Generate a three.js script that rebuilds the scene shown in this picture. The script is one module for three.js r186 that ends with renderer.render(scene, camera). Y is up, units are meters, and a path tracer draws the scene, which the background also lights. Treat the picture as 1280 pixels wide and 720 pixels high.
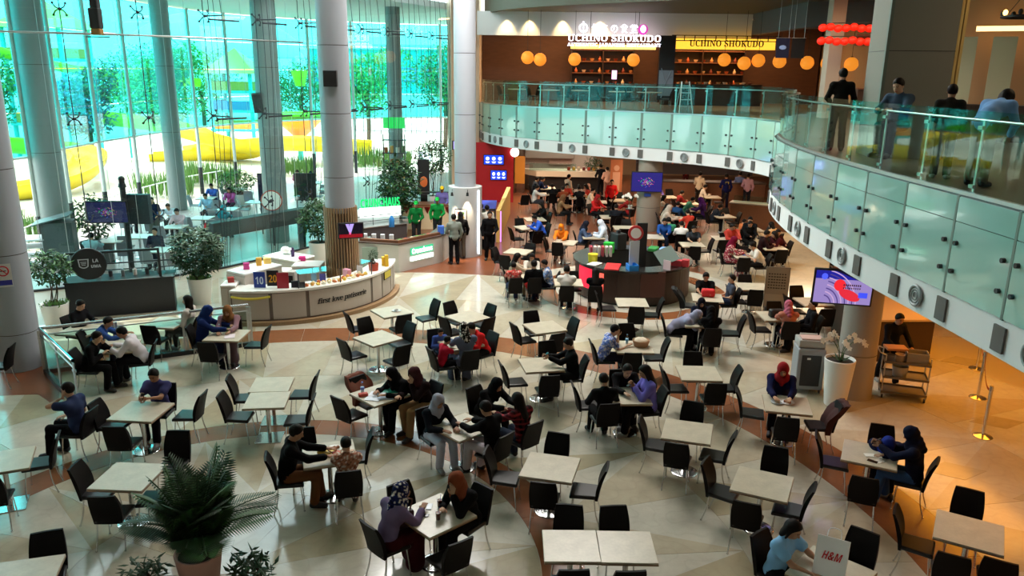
import * as THREE from 'three';
import { RoundedBoxGeometry } from 'three/addons/geometries/RoundedBoxGeometry.js';
import { mergeGeometries } from 'three/addons/utils/BufferGeometryUtils.js';
import { FontLoader } from 'three/addons/loaders/FontLoader.js';
import { TextGeometry } from 'three/addons/geometries/TextGeometry.js';
import { ImprovedNoise } from 'three/addons/math/ImprovedNoise.js';
import { RectAreaLightUniformsLib } from 'three/addons/lights/RectAreaLightUniformsLib.js';

// ------------------------------------------------------------------ camera, sky, sun, exposure
const scene = new THREE.Scene();
const renderer = new THREE.WebGLRenderer();
renderer.toneMapping = THREE.LinearToneMapping;
renderer.toneMappingExposure = 1.0;
renderer.shadowMap.enabled = true;
RectAreaLightUniformsLib.init();
const camera = new THREE.PerspectiveCamera(2 * Math.atan(360 / 987) * 180 / Math.PI, 16 / 9, 0.1, 400);
camera.rotation.order = 'YXZ';
camera.position.set(0, 6.5, 0);
camera.rotation.set(-15.4 * Math.PI / 180, 0, 0.72 * Math.PI / 180);
scene.background = new THREE.Color(0.86, 0.96, 1.0);
scene.backgroundIntensity = 6.0;
const sun = new THREE.DirectionalLight(new THREE.Color(1, 0.95, 0.86), 9);
sun.position.set(-30, 52, -52); sun.target.position.set(-12, 0, -34);
sun.castShadow = true; sun.shadow.mapSize.set(2048, 2048);
Object.assign(sun.shadow.camera, { left: -60, right: 60, top: 60, bottom: -60, near: 1, far: 200 });
scene.add(sun, sun.target);
// area lights over the halls: [x, y, z, width, depth, r, g, b, intensity]; each has a glowing ceiling panel of the same size
const PANELS = [
  [-2.5, 12.7, -19, 5, 3, 1, 0.97, 0.92, 7], [-3, 12.7, -25.5, 4, 3, 1, 0.97, 0.93, 34], [2.5, 12.7, -24, 4, 3, 1, 0.95, 0.88, 32],
  [10.2, 2.92, -9, 2.2, 5, 1, 0.36, 0.02, 2.6], [10.2, 2.92, -16.5, 2.2, 5, 1, 0.36, 0.02, 2.6], [11.5, 2.92, -24.5, 2, 4, 1, 0.58, 0.22, 5.5],
  [1.8, 2.92, -40.5, 3, 2.5, 1, 0.76, 0.52, 7], [7, 2.92, -36.5, 3, 2.5, 1, 0.74, 0.48, 7], [12.5, 2.92, -33, 3, 2.5, 1, 0.74, 0.48, 7],
  [4, 2.92, -46.5, 4, 1.6, 1, 0.8, 0.6, 6], [10.5, 2.92, -42.5, 4, 1.6, 1, 0.74, 0.5, 6],
  [12, 9.15, -27, 3, 3, 1, 0.7, 0.4, 3], [10.5, 9.15, -13, 2, 4, 1, 0.72, 0.45, 2.2], [4, 9.15, -43, 8, 0.8, 1, 0.55, 0.24, 18], [12, 9.15, -42.5, 5, 0.8, 1, 0.55, 0.24, 18],
];
// ------------------------------------------------------------------ helpers
const PI = Math.PI, v3 = (x, y, z) => new THREE.Vector3(x, y, z);
let seedState = 12345;
const rnd = () => { seedState = (seedState * 1664525 + 1013904223) >>> 0; return seedState / 4294967296; };
const rr = (a, b) => a + (b - a) * rnd();
const noise = new ImprovedNoise();
const taken = {};
function numbered(n) { const k = taken[n] = (taken[n] ?? -1) + 1; return k ? n + '_' + String(k).padStart(3, '0') : n; }
function std(color, roughness = 0.6, metalness = 0, extra = {}) {
  const m = new THREE.MeshStandardMaterial({ roughness, metalness, side: THREE.DoubleSide });
  m.color = Array.isArray(color) ? new THREE.Color().setRGB(...color) : new THREE.Color(color);
  return Object.assign(m, extra);
}
function phys(color, roughness, specularIntensity, extra = {}) { const m = new THREE.MeshPhysicalMaterial({ roughness, specularIntensity, side: THREE.DoubleSide, ...extra }); m.color = Array.isArray(color) ? new THREE.Color().setRGB(...color) : new THREE.Color(color); return m; }
const cache = {};
const fabric = (hex) => cache['f' + hex] ??= phys(hex, 0.9, 0.25);
const cm = (hex, rough = 0.7, metal = 0) => cache[hex + '_' + rough + '_' + metal] ??= std(hex, rough, metal);
function glow(hex, k) { const m = std(hex, 0.6); m.emissive = new THREE.Color(hex); m.emissiveIntensity = k; return m; }
function tag(o, label, category, group) { o.userData = { ...o.userData, label, category }; if (group) o.userData.group = group; else delete o.userData.group; return o; }
function shade(o) { o.traverse((c) => { if (c.isMesh) { c.castShadow = true; c.receiveShadow = true; } }); return o; }
function thing(name, label, category, pos = [0, 0, 0], turn = 0, group) {
  const o = new THREE.Group(); o.name = numbered(name); o.position.set(...pos); o.rotation.y = turn; scene.add(o);
  return tag(o, label, category, group);
}
function part(name, geo, mat, parent) {
  const m = new THREE.Mesh(Array.isArray(geo) ? M(geo) : geo, mat); m.name = name; m.castShadow = m.receiveShadow = true; parent.add(m); return m;
}
function solo(name, geo, mat, label, category, group) { const m = part(numbered(name), geo, mat, scene); return tag(m, label, category, group); }
function struct(name, geo, mat, label) { const m = part(numbered(name), geo, mat, scene); m.userData.kind = 'structure'; if (label) m.userData.label = label; return m; }
function M(list) {
  const gs = list.map((g) => { const n = g.index ? g.toNonIndexed() : g.clone(); for (const k of Object.keys(n.attributes)) if (!['position', 'normal', 'uv'].includes(k)) n.deleteAttribute(k);
    if (!n.attributes.uv) n.setAttribute('uv', new THREE.BufferAttribute(new Float32Array(n.attributes.position.count * 2), 2)); return n; });
  return gs.length === 1 ? gs[0] : mergeGeometries(gs);
}
const at = (g, x = 0, y = 0, z = 0, ry = 0, rx = 0, rz = 0) => g.applyMatrix4(new THREE.Matrix4().compose(v3(x, y, z), new THREE.Quaternion().setFromEuler(new THREE.Euler(rx, ry, rz, 'YXZ')), v3(1, 1, 1)));
const bx = (w, h, d, x = 0, y = 0, z = 0, ry = 0) => at(new THREE.BoxGeometry(w, h, d), x, y + h / 2, z, ry);          // y is the base
const rbx = (w, h, d, r, x = 0, y = 0, z = 0, ry = 0, seg = 2) => at(new RoundedBoxGeometry(w, h, d, seg, r), x, y + h / 2, z, ry);
const cyl = (r0, r1, h, x = 0, y = 0, z = 0, seg = 24) => at(new THREE.CylinderGeometry(r1, r0, h, seg), x, y + h / 2, z);  // r0 at the base
const sph = (r, x, y, z, sx = 1, sy = 1, sz = 1, n = 14) => at(new THREE.SphereGeometry(r, n, Math.max(6, n * 0.7 | 0)).scale(sx, sy, sz), x, y, z);
const tube = (pts, r, seg = 0, rad = 6, closed = false) => new THREE.TubeGeometry(pts.length === 2 ? new THREE.LineCurve3(v3(...pts[0]), v3(...pts[1])) : new THREE.CatmullRomCurve3(pts.map((p) => v3(...p)), closed), seg || (pts.length === 2 ? 1 : pts.length * 5), r, rad, closed);
const lathe = (pts, seg = 28) => new THREE.LatheGeometry(pts.map((p) => new THREE.Vector2(p[0], p[1])), seg);
function prism(poly, y0, y1, holes = []) {   // poly of [x, z], from y0 up to y1
  const sh = new THREE.Shape(poly.map(([x, z]) => new THREE.Vector2(x, -z)));
  for (const h of holes) sh.holes.push(new THREE.Path(h.map(([x, z]) => new THREE.Vector2(x, -z))));
  const g = new THREE.ExtrudeGeometry(sh, { depth: y1 - y0, bevelEnabled: false, curveSegments: 8 });
  g.rotateX(-PI / 2); g.translate(0, y0, 0); return g;
}
function sector(cx, cz, r0, r1, a0, a1, n = 8) { // polygon of an annular sector; angles from +x towards +z
  const p = [];
  for (let i = 0; i <= n; i++) { const a = a0 + (a1 - a0) * i / n; p.push([cx + r1 * Math.cos(a), cz + r1 * Math.sin(a)]); }
  for (let i = n; i >= 0; i--) { const a = a0 + (a1 - a0) * i / n; if (r0 > 0.001 || i === n) p.push([cx + r0 * Math.cos(a), cz + r0 * Math.sin(a)]); }
  return p;
}
function arcWall(cx, cz, r, t, a0, a1, y0, y1, n = 20) { return prism(sector(cx, cz, r - t, r, a0, a1, n), y0, y1); }
function ribbon(path, off0, off1, y0, y1) { // solid strip that follows a plan polyline, between two sideways offsets
  const L = offset(path, off0), R = offset(path, off1).reverse(); return prism([...L, ...R], y0, y1);
}
function offset(path, d) {
  return path.map((p, i) => { const a = path[Math.max(0, i - 1)], b = path[Math.min(path.length - 1, i + 1)]; let tx = b[0] - a[0], tz = b[1] - a[1]; const l = Math.hypot(tx, tz); tx /= l; tz /= l; return [p[0] - tz * d, p[1] + tx * d]; });
}
function smooth(pts, n) { const c = new THREE.CatmullRomCurve3(pts.map(([x, z]) => v3(x, 0, z)), false, 'centripetal'); return c.getSpacedPoints(n).map((p) => [p.x, p.z]); }
function canvasTex(w, h, draw, rep) {
  const c = document.createElement('canvas'); c.width = w; c.height = h; draw(c.getContext('2d'), w, h);
  const t = new THREE.CanvasTexture(c); t.colorSpace = THREE.SRGBColorSpace; t.wrapS = t.wrapT = THREE.RepeatWrapping; if (rep) t.repeat.set(...rep); return t;
}
function noiseTex(n, fn, color = true) {
  const d = new Uint8Array(n * n * 4);
  for (let j = 0; j < n; j++) for (let i = 0; i < n; i++) { const c = fn(i / n, j / n); for (let k = 0; k < 3; k++) d[(j * n + i) * 4 + k] = Math.max(0, Math.min(255, c[k])); d[(j * n + i) * 4 + 3] = 255; }
  const t = new THREE.DataTexture(d, n, n); t.magFilter = THREE.LinearFilter; t.wrapS = t.wrapT = THREE.RepeatWrapping; if (color) t.colorSpace = THREE.SRGBColorSpace; t.needsUpdate = true; return t;
}
const per = (u, v, f, s) => { // tiling noise
  const a = noise.noise(u * f, v * f, s), b = noise.noise((u - 1) * f, v * f, s), c = noise.noise(u * f, (v - 1) * f, s), d = noise.noise((u - 1) * f, (v - 1) * f, s);
  return (a * (1 - u) + b * u) * (1 - v) + (c * (1 - u) + d * u) * v;
};
function planUV(g, s = 1) { const p = g.attributes.position, n = g.attributes.normal, uv = new Float32Array(p.count * 2);
  for (let i = 0; i < p.count; i++) { const ax = Math.abs(n.getX(i)), ay = Math.abs(n.getY(i)); uv[2 * i] = (ay > 0.6 ? p.getX(i) : ax > 0.6 ? p.getZ(i) : p.getX(i)) * s; uv[2 * i + 1] = (ay > 0.6 ? p.getZ(i) : p.getY(i)) * s; }
  g.setAttribute('uv', new THREE.BufferAttribute(uv, 2)); return g; }
const fontBold = await new FontLoader().loadAsync('fonts/droid/droid_sans_bold.typeface.json');
const fontSerif = await new FontLoader().loadAsync('fonts/droid/droid_serif_bold.typeface.json');
function letters(parent, str, size, depth, mat, font = fontBold, width) { // one part per letter, centred on the parent's origin, in the xy plane
  const gs = []; let x = 0;
  for (const ch of str) { if (ch === ' ') { x += size * 0.45; continue; }
    const g = new TextGeometry(ch, { font, size, depth, curveSegments: 3, bevelEnabled: false }); g.computeBoundingBox();
    gs.push([g, x]); x += (font.data.glyphs[ch]?.ha ?? 700) * size / font.data.resolution * 1.0; }
  const k = width ? width / x : 1;
  for (const [g, ox] of gs) { g.translate(ox, 0, 0); g.scale(k, 1, 1); g.translate(-x * k / 2, 0, 0); const m = part('letter', g, mat, parent); }
}
// ------------------------------------------------------------------ common materials
const grain = noiseTex(256, (u, v) => { const n = per(u, v, 6, 1) * 18 + per(u, v, 24, 2) * 10 + per(u, v, 80, 3) * 6; return [236 + n, 233 + n, 226 + n]; });
const marble = noiseTex(512, (u, v) => { const w = per(u, v, 4, 7) * 0.8, n = per(u, v, 5, 3) * 16 + per(u, v, 18, 4) * 8 + per(u, v, 70, 5) * 5 - Math.max(0, 1 - Math.abs(per(u + w * 0.0, v, 7, 9) + w * 0.3) * 14) * 7; return [238 + n, 236 + n, 232 + n * 0.9]; });
const woodTex = noiseTex(256, (u, v) => { const n = per(u, v * 1, 3, 5) * 20 + per(u * 1, v, 40, 6) * 26; return [215 + n, 208 + n, 200 + n]; });
const MAT = {
  cream: std([0.56, 0.52, 0.43], 0.13, 0, { map: marble }), beige: std([0.46, 0.4, 0.28], 0.13, 0, { map: marble }), pale: std([0.59, 0.56, 0.48], 0.13, 0, { map: marble }), tan: std([0.52, 0.46, 0.35], 0.13, 0, { map: marble }),
  brown: std([0.27, 0.1, 0.042], 0.16, 0, { map: marble }), redbrown: std([0.24, 0.075, 0.032], 0.3, 0, { map: marble }), slab: std([0.42, 0.36, 0.27], 0.35), terrace: std([0.56, 0.46, 0.46], 0.3, 0, { map: marble }),
  tableTop: std([0.62, 0.56, 0.455], 0.3, 0, { map: grain }), tableEdge: std([0.28, 0.17, 0.09], 0.5), chrome: std([0.62, 0.62, 0.62], 0.16, 1), steel: std([0.5, 0.5, 0.5], 0.32, 1),
  seat: phys([0.006, 0.006, 0.007], 0.3, 0.8), seatBack: phys([0.006, 0.005, 0.005], 0.5, 0.22), black: std([0.012, 0.012, 0.013], 0.45), darkMetal: std([0.05, 0.055, 0.06], 0.4, 0.6),
  white: std([0.78, 0.77, 0.74], 0.5), column: std([0.35, 0.37, 0.41], 0.32), columnOut: std([0.2, 0.23, 0.225], 0.4), colJoint: std([0.08, 0.06, 0.04], 0.5), plaster: std([0.72, 0.72, 0.71], 0.8), olive: std([0.1, 0.1, 0.07], 0.7), charcoal: std([0.09, 0.09, 0.09], 0.7),
  wood: std([0.33, 0.19, 0.1], 0.55, 0, { map: woodTex }), woodLight: std([0.5, 0.33, 0.18], 0.55, 0, { map: woodTex }), woodDark: std([0.06, 0.032, 0.022], 0.45, 0, { map: woodTex }), woodRed: std([0.25, 0.1, 0.045], 0.5, 0, { map: woodTex }),
  leaf: std([0.035, 0.11, 0.022], 0.6), leafDark: std([0.016, 0.055, 0.016], 0.6), leafLight: std([0.11, 0.24, 0.04], 0.6), soil: std([0.03, 0.022, 0.016], 0.95), potWhite: std([0.74, 0.72, 0.68], 0.4),
  frosted: new THREE.MeshPhysicalMaterial({ color: new THREE.Color().setRGB(0.26, 0.5, 0.44), roughness: 0.12, clearcoat: 1, clearcoatRoughness: 0.04, side: THREE.DoubleSide }),
  rail: new THREE.MeshPhysicalMaterial({ color: new THREE.Color().setRGB(0.8, 0.93, 0.9), specularIntensity: 0.5, roughness: 0.02, transmission: 1, thickness: 0, ior: 1.45, side: THREE.DoubleSide }),
  pane: new THREE.MeshPhysicalMaterial({ color: new THREE.Color().setRGB(0.9, 0.97, 0.97), roughness: 0.01, transmission: 1, thickness: 0, ior: 1.4, side: THREE.DoubleSide }),
  tealPane: new THREE.MeshPhysicalMaterial({ color: new THREE.Color().setRGB(0.26, 0.83, 0.83), roughness: 0.01, transmission: 1, thickness: 0, ior: 1.3, side: THREE.DoubleSide }),
  clear: new THREE.MeshPhysicalMaterial({ color: 0xffffff, roughness: 0.03, transmission: 1, thickness: 0, ior: 1.45, side: THREE.DoubleSide }),
};
// ------------------------------------------------------------------ floors
for (const t of [MAT.cream, MAT.beige, MAT.pale, MAT.tan, MAT.brown, MAT.redbrown, MAT.terrace]) { t.map = t.map.clone(); t.map.repeat.set(0.45, 0.45); t.map.needsUpdate = true; }
const RC = [-3.75, -9.1];                                  // centre of the ring pattern
const floor = struct('floor', prism([[-24, 4], [17, 4], [17, -52], [-3, -52], [-24, -52]], -0.3, -0.006), MAT.slab, 'polished cream and beige stone floor with brown ring bands');
{
  const tones = [MAT.cream, MAT.beige, MAT.pale, MAT.tan];
  const rings = [[0, 2.1, 7], [2.1, 4.2, 11], [4.2, 4.8, 14, 1], [4.8, 7.1, 15], [7.1, 9.4, 19], [9.4, 10.4, 18, 1], [10.4, 13.3, 22], [13.3, 16.3, 26]];
  let ri = 0;
  for (const [r0, r1, n, band] of rings) {
    ri++;
    for (let i = 0; i < n; i++) {
      const A0 = PI * 0.98, A1 = PI * 2.04, g = 0.004 / Math.max(1, r1), a0 = A0 + (A1 - A0) * i / n + g, a1 = A0 + (A1 - A0) * (i + 1) / n - g, q0 = r0 + 0.003, q1 = r1 - 0.003, am = (a0 + a1) / 2;
      if (RC[0] + r1 * Math.cos(am) < -12.5 || RC[0] + r0 * Math.cos(am) > 13) continue;
      const P = (r, a) => [RC[0] + r * Math.cos(a), RC[1] + r * Math.sin(a)];
      if (band) { part('tile', prism(sector(RC[0], RC[1], q0, q1, a0, a1, 5), -0.02, 0), MAT.brown, floor); continue; }
      const outer = [0, 1, 2, 3, 4].map((k) => P(q1, a0 + (a1 - a0) * k / 4)), inner = [0, 1, 2, 3, 4].map((k) => P(q0, a1 + (a0 - a1) * k / 4));
      const f = (i + ri) % 2;
      const t1 = tones[(i * 2 + ri) % 2 ? 0 : 2], t2 = tones[(i + ri) % 3 === 0 ? 1 : 3];
      if (f) { part('tile', prism([...outer, P(q0, a0)], -0.02, 0), t1, floor); part('tile', prism([...inner.slice(0, -1), P(q0, a0), P(q1, a1)], -0.02, 0), t2, floor); }
      else { part('tile', prism([...outer, P(q0, a1)], -0.02, 0), t2, floor); part('tile', prism([...inner, P(q1, a0)], -0.02, 0), t1, floor); }
    }
  }
  part('red_paving', prism([[-6.5, -23], [17, -23], [17, -52], [-6.5, -52]], -0.03, -0.003), MAT.redbrown, floor);
  part('cream_paving', prism([[6.5, -20.5], [17, -18], [17, -37], [9, -35], [6.6, -29]], -0.03, -0.0015), MAT.tan, floor);
  part('brown_paving', prism([[-16, -18.5], [-10.2, -16.9], [-8.9, -14.3], [-9.65, -14.95], [-16, -14.2]], -0.01, 0.003), MAT.redbrown, floor);
  const K = [3.65, -23.4];
  for (const [r0, r1, m, y] of [[0, 2.3, MAT.pale, 0.003], [2.3, 2.9, MAT.brown, 0.003], [2.9, 3.5, MAT.pale, 0.003]])
    for (let i = 0; i < 12; i++) part('tile', prism(sector(K[0], K[1], r0 + 0.003, r1, i / 12 * 2 * PI + 0.002, (i + 1) / 12 * 2 * PI - 0.002, 4), -0.01, y), m, floor);
  for (const [x, z] of [[7.6, -12.2], [8.6, -11.3], [9.5, -14.2], [8.2, -17.5], [11, -12.5], [10.7, -17.6]]) part('diamond_tile', prism([[x - 0.55, z], [x, z - 0.32], [x + 0.55, z], [x, z + 0.32]], -0.01, 0.003), MAT.beige, floor);
}
// ------------------------------------------------------------------ round columns
function column(x, z, r, h, joints, label, m = MAT.column) {
  const g = []; let y = 0;
  for (const j of [...joints, h]) { g.push(cyl(r, r, j - y - 0.02, x, y + 0.01, z, 36)); y = j; }
  const c = struct('column', g, m, label);
  part('joint', joints.map((j) => cyl(r - 0.012, r - 0.012, 0.05, x, j - 0.025, z, 30)), MAT.colJoint, c);
  return c;
}
column(-10.92, -16.5, 0.44, 12.7, [0.85, 2.6, 4.4, 6.2, 8], 'thick grey round column with a no smoking notice');
column(-16.1, -27.4, 0.46, 9.3, [3.6, 6.5], 'thick grey round column on the terrace beside the metal hut', MAT.columnOut);
column(-15.7, -36.7, 0.4, 9.3, [3.6, 6.5], 'grey round column on the terrace in front of the yellow slide', MAT.columnOut);
column(-9.1, -30, 0.44, 9.3, [3.6, 6.5], 'grey green round column on the terrace behind the round white sign', MAT.columnOut);
column(-4.95, -22.4, 0.42, 12.7, [3.55, 5.3, 7.1, 9], 'pale grey round column with a slatted wooden foot');
column(-7.75, -36.5, 0.24, 9.3, [4], 'slim dark column on the terrace', MAT.columnOut);
column(-5.75, -39, 0.34, 9.3, [4.2], 'grey column on the terrace behind the plants', MAT.columnOut);
column(-1.72, -28.2, 0.38, 12.7, [3.0, 5.0, 7.05], 'pale grey round column above the lit menu cladding');
// ------------------------------------------------------------------ balcony
const BP = smooth([[6.35, -3], [6.3, -7], [6.25, -10], [6.1, -14], [6.3, -18], [6.95, -21.4], [8.1, -24], [8.95, -26.4], [8.75, -29], [7.3, -31.2], [5.1, -33], [2.4, -35], [-0.1, -37.4], [-1.4, -40], [-1.8, -42]], 132);
const inside = (d) => [...offset(BP, d), [-1.8, -52], [17, -52], [17, -3]];
struct('floor_upper', prism(inside(0.12), 4.55, 4.9), std([0.12, 0.085, 0.06], 0.4), 'dark floor of the upper level');
const soffit = struct('ceiling_lower', prism(inside(0.1), 3.0, 3.1), std([0.5, 0.42, 0.33], 0.8), 'low ceiling over the dim hall under the upper level');
struct('ceiling_upper', prism(inside(0.3), 9.25, 9.4), MAT.olive, 'dark ceiling of the upper level');
struct('trim_1', ribbon(BP, 0.25, 0.5, 9.2, 12.8), MAT.olive, 'olive brown fascia above the upper level');
const fascia = struct('trim_2', ribbon(BP, 0.02, 0.12, 3.0, 3.52), MAT.plaster, 'white band with round air nozzles under the teal glass');
{
  const step = 4, stud = new THREE.CylinderGeometry(0.035, 0.035, 0.05, 10).rotateX(PI / 2), padG = bx(0.24, 0.34, 0.03), bolts = bx(0.05, 1.4, 0.024), wide = bx(0.12, 1.4, 0.024), stripM = std([0.13, 0.2, 0.17], 0.4);
  const ring = M([new THREE.TorusGeometry(0.15, 0.025, 8, 24), new THREE.TorusGeometry(0.1, 0.014, 6, 20), new THREE.TorusGeometry(0.055, 0.012, 6, 16), at(cyl(0.15, 0.15, 0.02, 0, -0.01, 0, 24), 0, 0, -0.015, 0, PI / 2)]);
  const padM = std([0.11, 0.1, 0.09], 0.6), ventM = std([0.3, 0.31, 0.31], 0.45, 0.5);
  const glassFace = struct('trim_3', ribbon(BP, 0.05, 0.1, 3.5, 4.9), std([0.07, 0.11, 0.1], 0.6), 'teal glass facing of the balcony edge');
  const railing = thing('glass_railing', 'curved clear glass railing along the edge of the upper level', 'railing');
  const caps = [], hand = [];
  for (let i = 0, k = 0; i + step < BP.length; i += step, k++) {
    const a = BP[i], b = BP[i + step], len = Math.hypot(b[0] - a[0], b[1] - a[1]), yaw = Math.atan2(-(b[1] - a[1]), b[0] - a[0]), mx = (a[0] + b[0]) / 2, mz = (a[1] + b[1]) / 2;
    const near = a[1] > -23, put = (m, y, out, along = 0, extra = 0) => { const c = Math.cos(yaw), s = -Math.sin(yaw); m.position.set(mx + c * along - (-s) * -out * 1, y, mz + s * along); m.rotation.y = yaw + extra; m.position.x = mx + c * along + s * out; m.position.z = mz + s * along - c * out; return m; };
    const w = len - 0.012;
    if (near) { put(part('glass_panel', bx(w, 0.34, 0.016), MAT.frosted, glassFace), 4.55, 0); put(part('glass_panel', bx(w, 1.02, 0.016), MAT.frosted, glassFace), 3.52, 0); }
    else put(part('glass_panel', bx(w, 1.38, 0.016), MAT.frosted, glassFace), 3.52, 0);
    for (const sx of [-1, 1]) for (const y of [3.85, 4.25]) put(part('glass_stud', stud, MAT.darkMetal, glassFace), y, 0.03, sx * (len / 2 - 0.14));
    put(part('joint_strip', near ? bolts : wide, stripM, glassFace), 3.5, 0.0, len / 2);
    put(part('bracket_pad', padG, padM, fascia), 3.08, 0.0, len / 2);
    if (k % 2 === 0) put(part('air_nozzle', ring, ventM, fascia), 3.26, 0.015, 0, PI);
    put(part('pane', bx(w, 1.12, 0.012), MAT.rail, railing), 4.93, -0.12);
    put(part('post', [bx(0.045, 1.02, 0.02, 0, 0, 0.03), bx(0.1, 0.05, 0.05, 0, 0.1, 0), bx(0.1, 0.05, 0.05, 0, 0.9, 0)], MAT.steel, railing), 4.9, -0.16, len / 2);
  }
  part('handrail', tube(offset(BP, 0.22).map(([x, z]) => [x, 5.92, z]), 0.022, 200, 6), MAT.steel, railing);
  part('base_channel', ribbon(BP, 0.08, 0.16, 4.88, 4.95), MAT.steel, railing);
}
// ------------------------------------------------------------------ outer shell
const shellM = std([0.5, 0.47, 0.43], 0.85), warmWall = std([0.42, 0.27, 0.15], 0.8);
struct('wall_back', bx(19.2, 9.4, 0.3, 7.6, 0, -52), warmWall, 'brown wall at the end of the dim hall');
struct('wall_right', bx(0.3, 12.8, 56, 17.1, 0, -24), warmWall, 'warm brown side wall');
struct('wall_rear', bx(41.5, 12.8, 0.3, -3.5, 0, 4), shellM, 'plain wall behind the viewpoint');
struct('wall_left', bx(0.3, 12.8, 22.5, -24, 0, -7), shellM, 'plain side wall');
struct('wall_end', M([prism([[-3.1, -40.1], [-1.75, -42.4], [-1.95, -42.5], [-3.3, -40.2]], 0, 12.8), bx(0.25, 12.8, 10, -1.95, 0, -47)]), std([0.66, 0.56, 0.42], 0.8), 'cream wall where the glass wall ends');
struct('ceiling', prism([[-24, 4], [17, 4], [17, -3], ...offset(BP, 0.4), [-3, -42], [-3.2, -40], [-5.8, -34.5], [-8.2, -29], [-10.5, -25.5], [-14, -23], [-24, -20.5]], 12.75, 13.1), MAT.plaster, 'white ceiling of the tall hall');
// ------------------------------------------------------------------ inner glass wall
const WP = smooth([[-24, -19.8], [-18, -21.2], [-14, -22.6], [-10.3, -24.9], [-7.8, -28.6], [-5.6, -34], [-3.15, -40]], 16);
{
  const win = struct('window_1', WP.map(([x, z]) => cyl(0.014, 0.014, 12.7, x, 0.02, z, 6)), MAT.darkMetal, 'tall glass wall held by steel rods and spider fittings');
  const rows = [0.05, 2.0, 5.0, 8.0, 10.4, 12.7];
  const spider = M([...[[1, 1], [1, -1], [-1, 1], [-1, -1]].flatMap(([sx, sy]) => [tube([[0, 0, 0.08], [sx * 0.1, sy * 0.05, 0.1], [sx * 0.16, sy * 0.16, 0.02]], 0.018, 6, 5), at(cyl(0.035, 0.035, 0.03, 0, -0.015, 0, 8), sx * 0.16, sy * 0.16, 0.01, 0, PI / 2)]), sph(0.05, 0, 0, 0.08, 1, 1, 1, 8)]);
  const spiderM = std([0.03, 0.035, 0.045], 0.5, 0.4);
  for (let i = 0; i + 1 < WP.length; i++) {
    const a = WP[i], b = WP[i + 1], len = Math.hypot(b[0] - a[0], b[1] - a[1]), yaw = Math.atan2(-(b[1] - a[1]), b[0] - a[0]), mx = (a[0] + b[0]) / 2, mz = (a[1] + b[1]) / 2;
    for (let j = 0; j + 1 < rows.length; j++) { const m = part('pane', bx(len - 0.012, rows[j + 1] - rows[j] - 0.012, 0.012), MAT.pane, win); m.position.set(mx, rows[j] + 0.006, mz); m.rotation.y = yaw; }
    for (const y of [2, 5, 8, 10.4]) { const s = part('spider_fitting', spider, spiderM, win); s.position.set(a[0], y, a[1]); s.rotation.y = yaw; }
    if (i >= 8) {   // the cable trusses stand inside the glass on the curved stretch
      const nx = -(b[1] - a[1]) / len, nz = (b[0] - a[0]) / len, sgn = nx > 0 ? 1 : -1;
      for (const y of [5, 8]) part('strut', [tube([[a[0], y, a[1]], [a[0] + nx * sgn * 0.9, y, a[1] + nz * sgn * 0.9]], 0.022, 1, 6), tube([[a[0] + nx * sgn * 0.3, y - 0.1, a[1] + nz * sgn * 0.3], [a[0] + nx * sgn * 0.3 + (b[0] - a[0]) * 0.55, y - 0.1, a[1] + nz * sgn * 0.3 + (b[1] - a[1]) * 0.55]], 0.03, 1, 6)], spiderM, win);
      for (const k of [0.3, 0.55, 0.9]) part('cable', tube([[a[0] + nx * sgn * k * 0.3, 0.1, a[1] + nz * sgn * k * 0.3], [a[0] + nx * sgn * k, 5, a[1] + nz * sgn * k], [a[0] + nx * sgn * k, 8, a[1] + nz * sgn * k], [a[0] + nx * sgn * k * 0.3, 12.6, a[1] + nz * sgn * k * 0.3]], 0.01, 18, 5), spiderM, win);
    }
    for (const t of [0.35, 0.7]) part('cable', cyl(0.007, 0.007, 12.6, a[0] + (b[0] - a[0]) * t, 0.05, a[1] + (b[1] - a[1]) * t, 5), MAT.steel, win);
  }
  part('tie_rod', tube(WP.slice(0, 11).map(([x, z]) => [x + 0.2, 7.35, z + 0.25]), 0.03, 60, 6), MAT.steel, win);
  part('floor_rail', M(WP.slice(0, -1).map((a, i) => { const b = WP[i + 1], len = Math.hypot(b[0] - a[0], b[1] - a[1]); return bx(len, 0.06, 0.08, (a[0] + b[0]) / 2, 0, (a[1] + b[1]) / 2, Math.atan2(-(b[1] - a[1]), b[0] - a[0])); })), MAT.darkMetal, win);
}
// ------------------------------------------------------------------ terrace with outer poles, canopy and teal glazing
const OP = smooth([[-19.5, -19], [-16.6, -26.4], [-17.1, -31], [-17, -36.6], [-16.3, -42.3], [-14.5, -46.5], [-11, -50.5], [-6.5, -53], [-2, -54]], 15);
struct('floor_terrace', prism([[-24, -19.9], [-18, -21.3], [-14, -22.7], [-10.4, -25], [-7.9, -28.6], [-5.7, -34], [-3.2, -40], [-1.9, -43], [-2, -54.5], ...offset(OP, -0.4).reverse(), [-24, -19]], -0.28, -0.0035), MAT.terrace, 'pinkish stone terrace outside the glass wall');
struct('roof_canopy', prism([[-24, -20.3], [-18, -21.5], [-14, -23], [-10.6, -25.2], [-8.1, -28.8], [-5.9, -34.2], [-3.4, -40], [-2, -43], [-2, -54.5], ...offset(OP, -0.6).reverse(), [-24, -18.5]], 9.3, 9.6), MAT.plaster, 'white canopy roof over the terrace');
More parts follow.
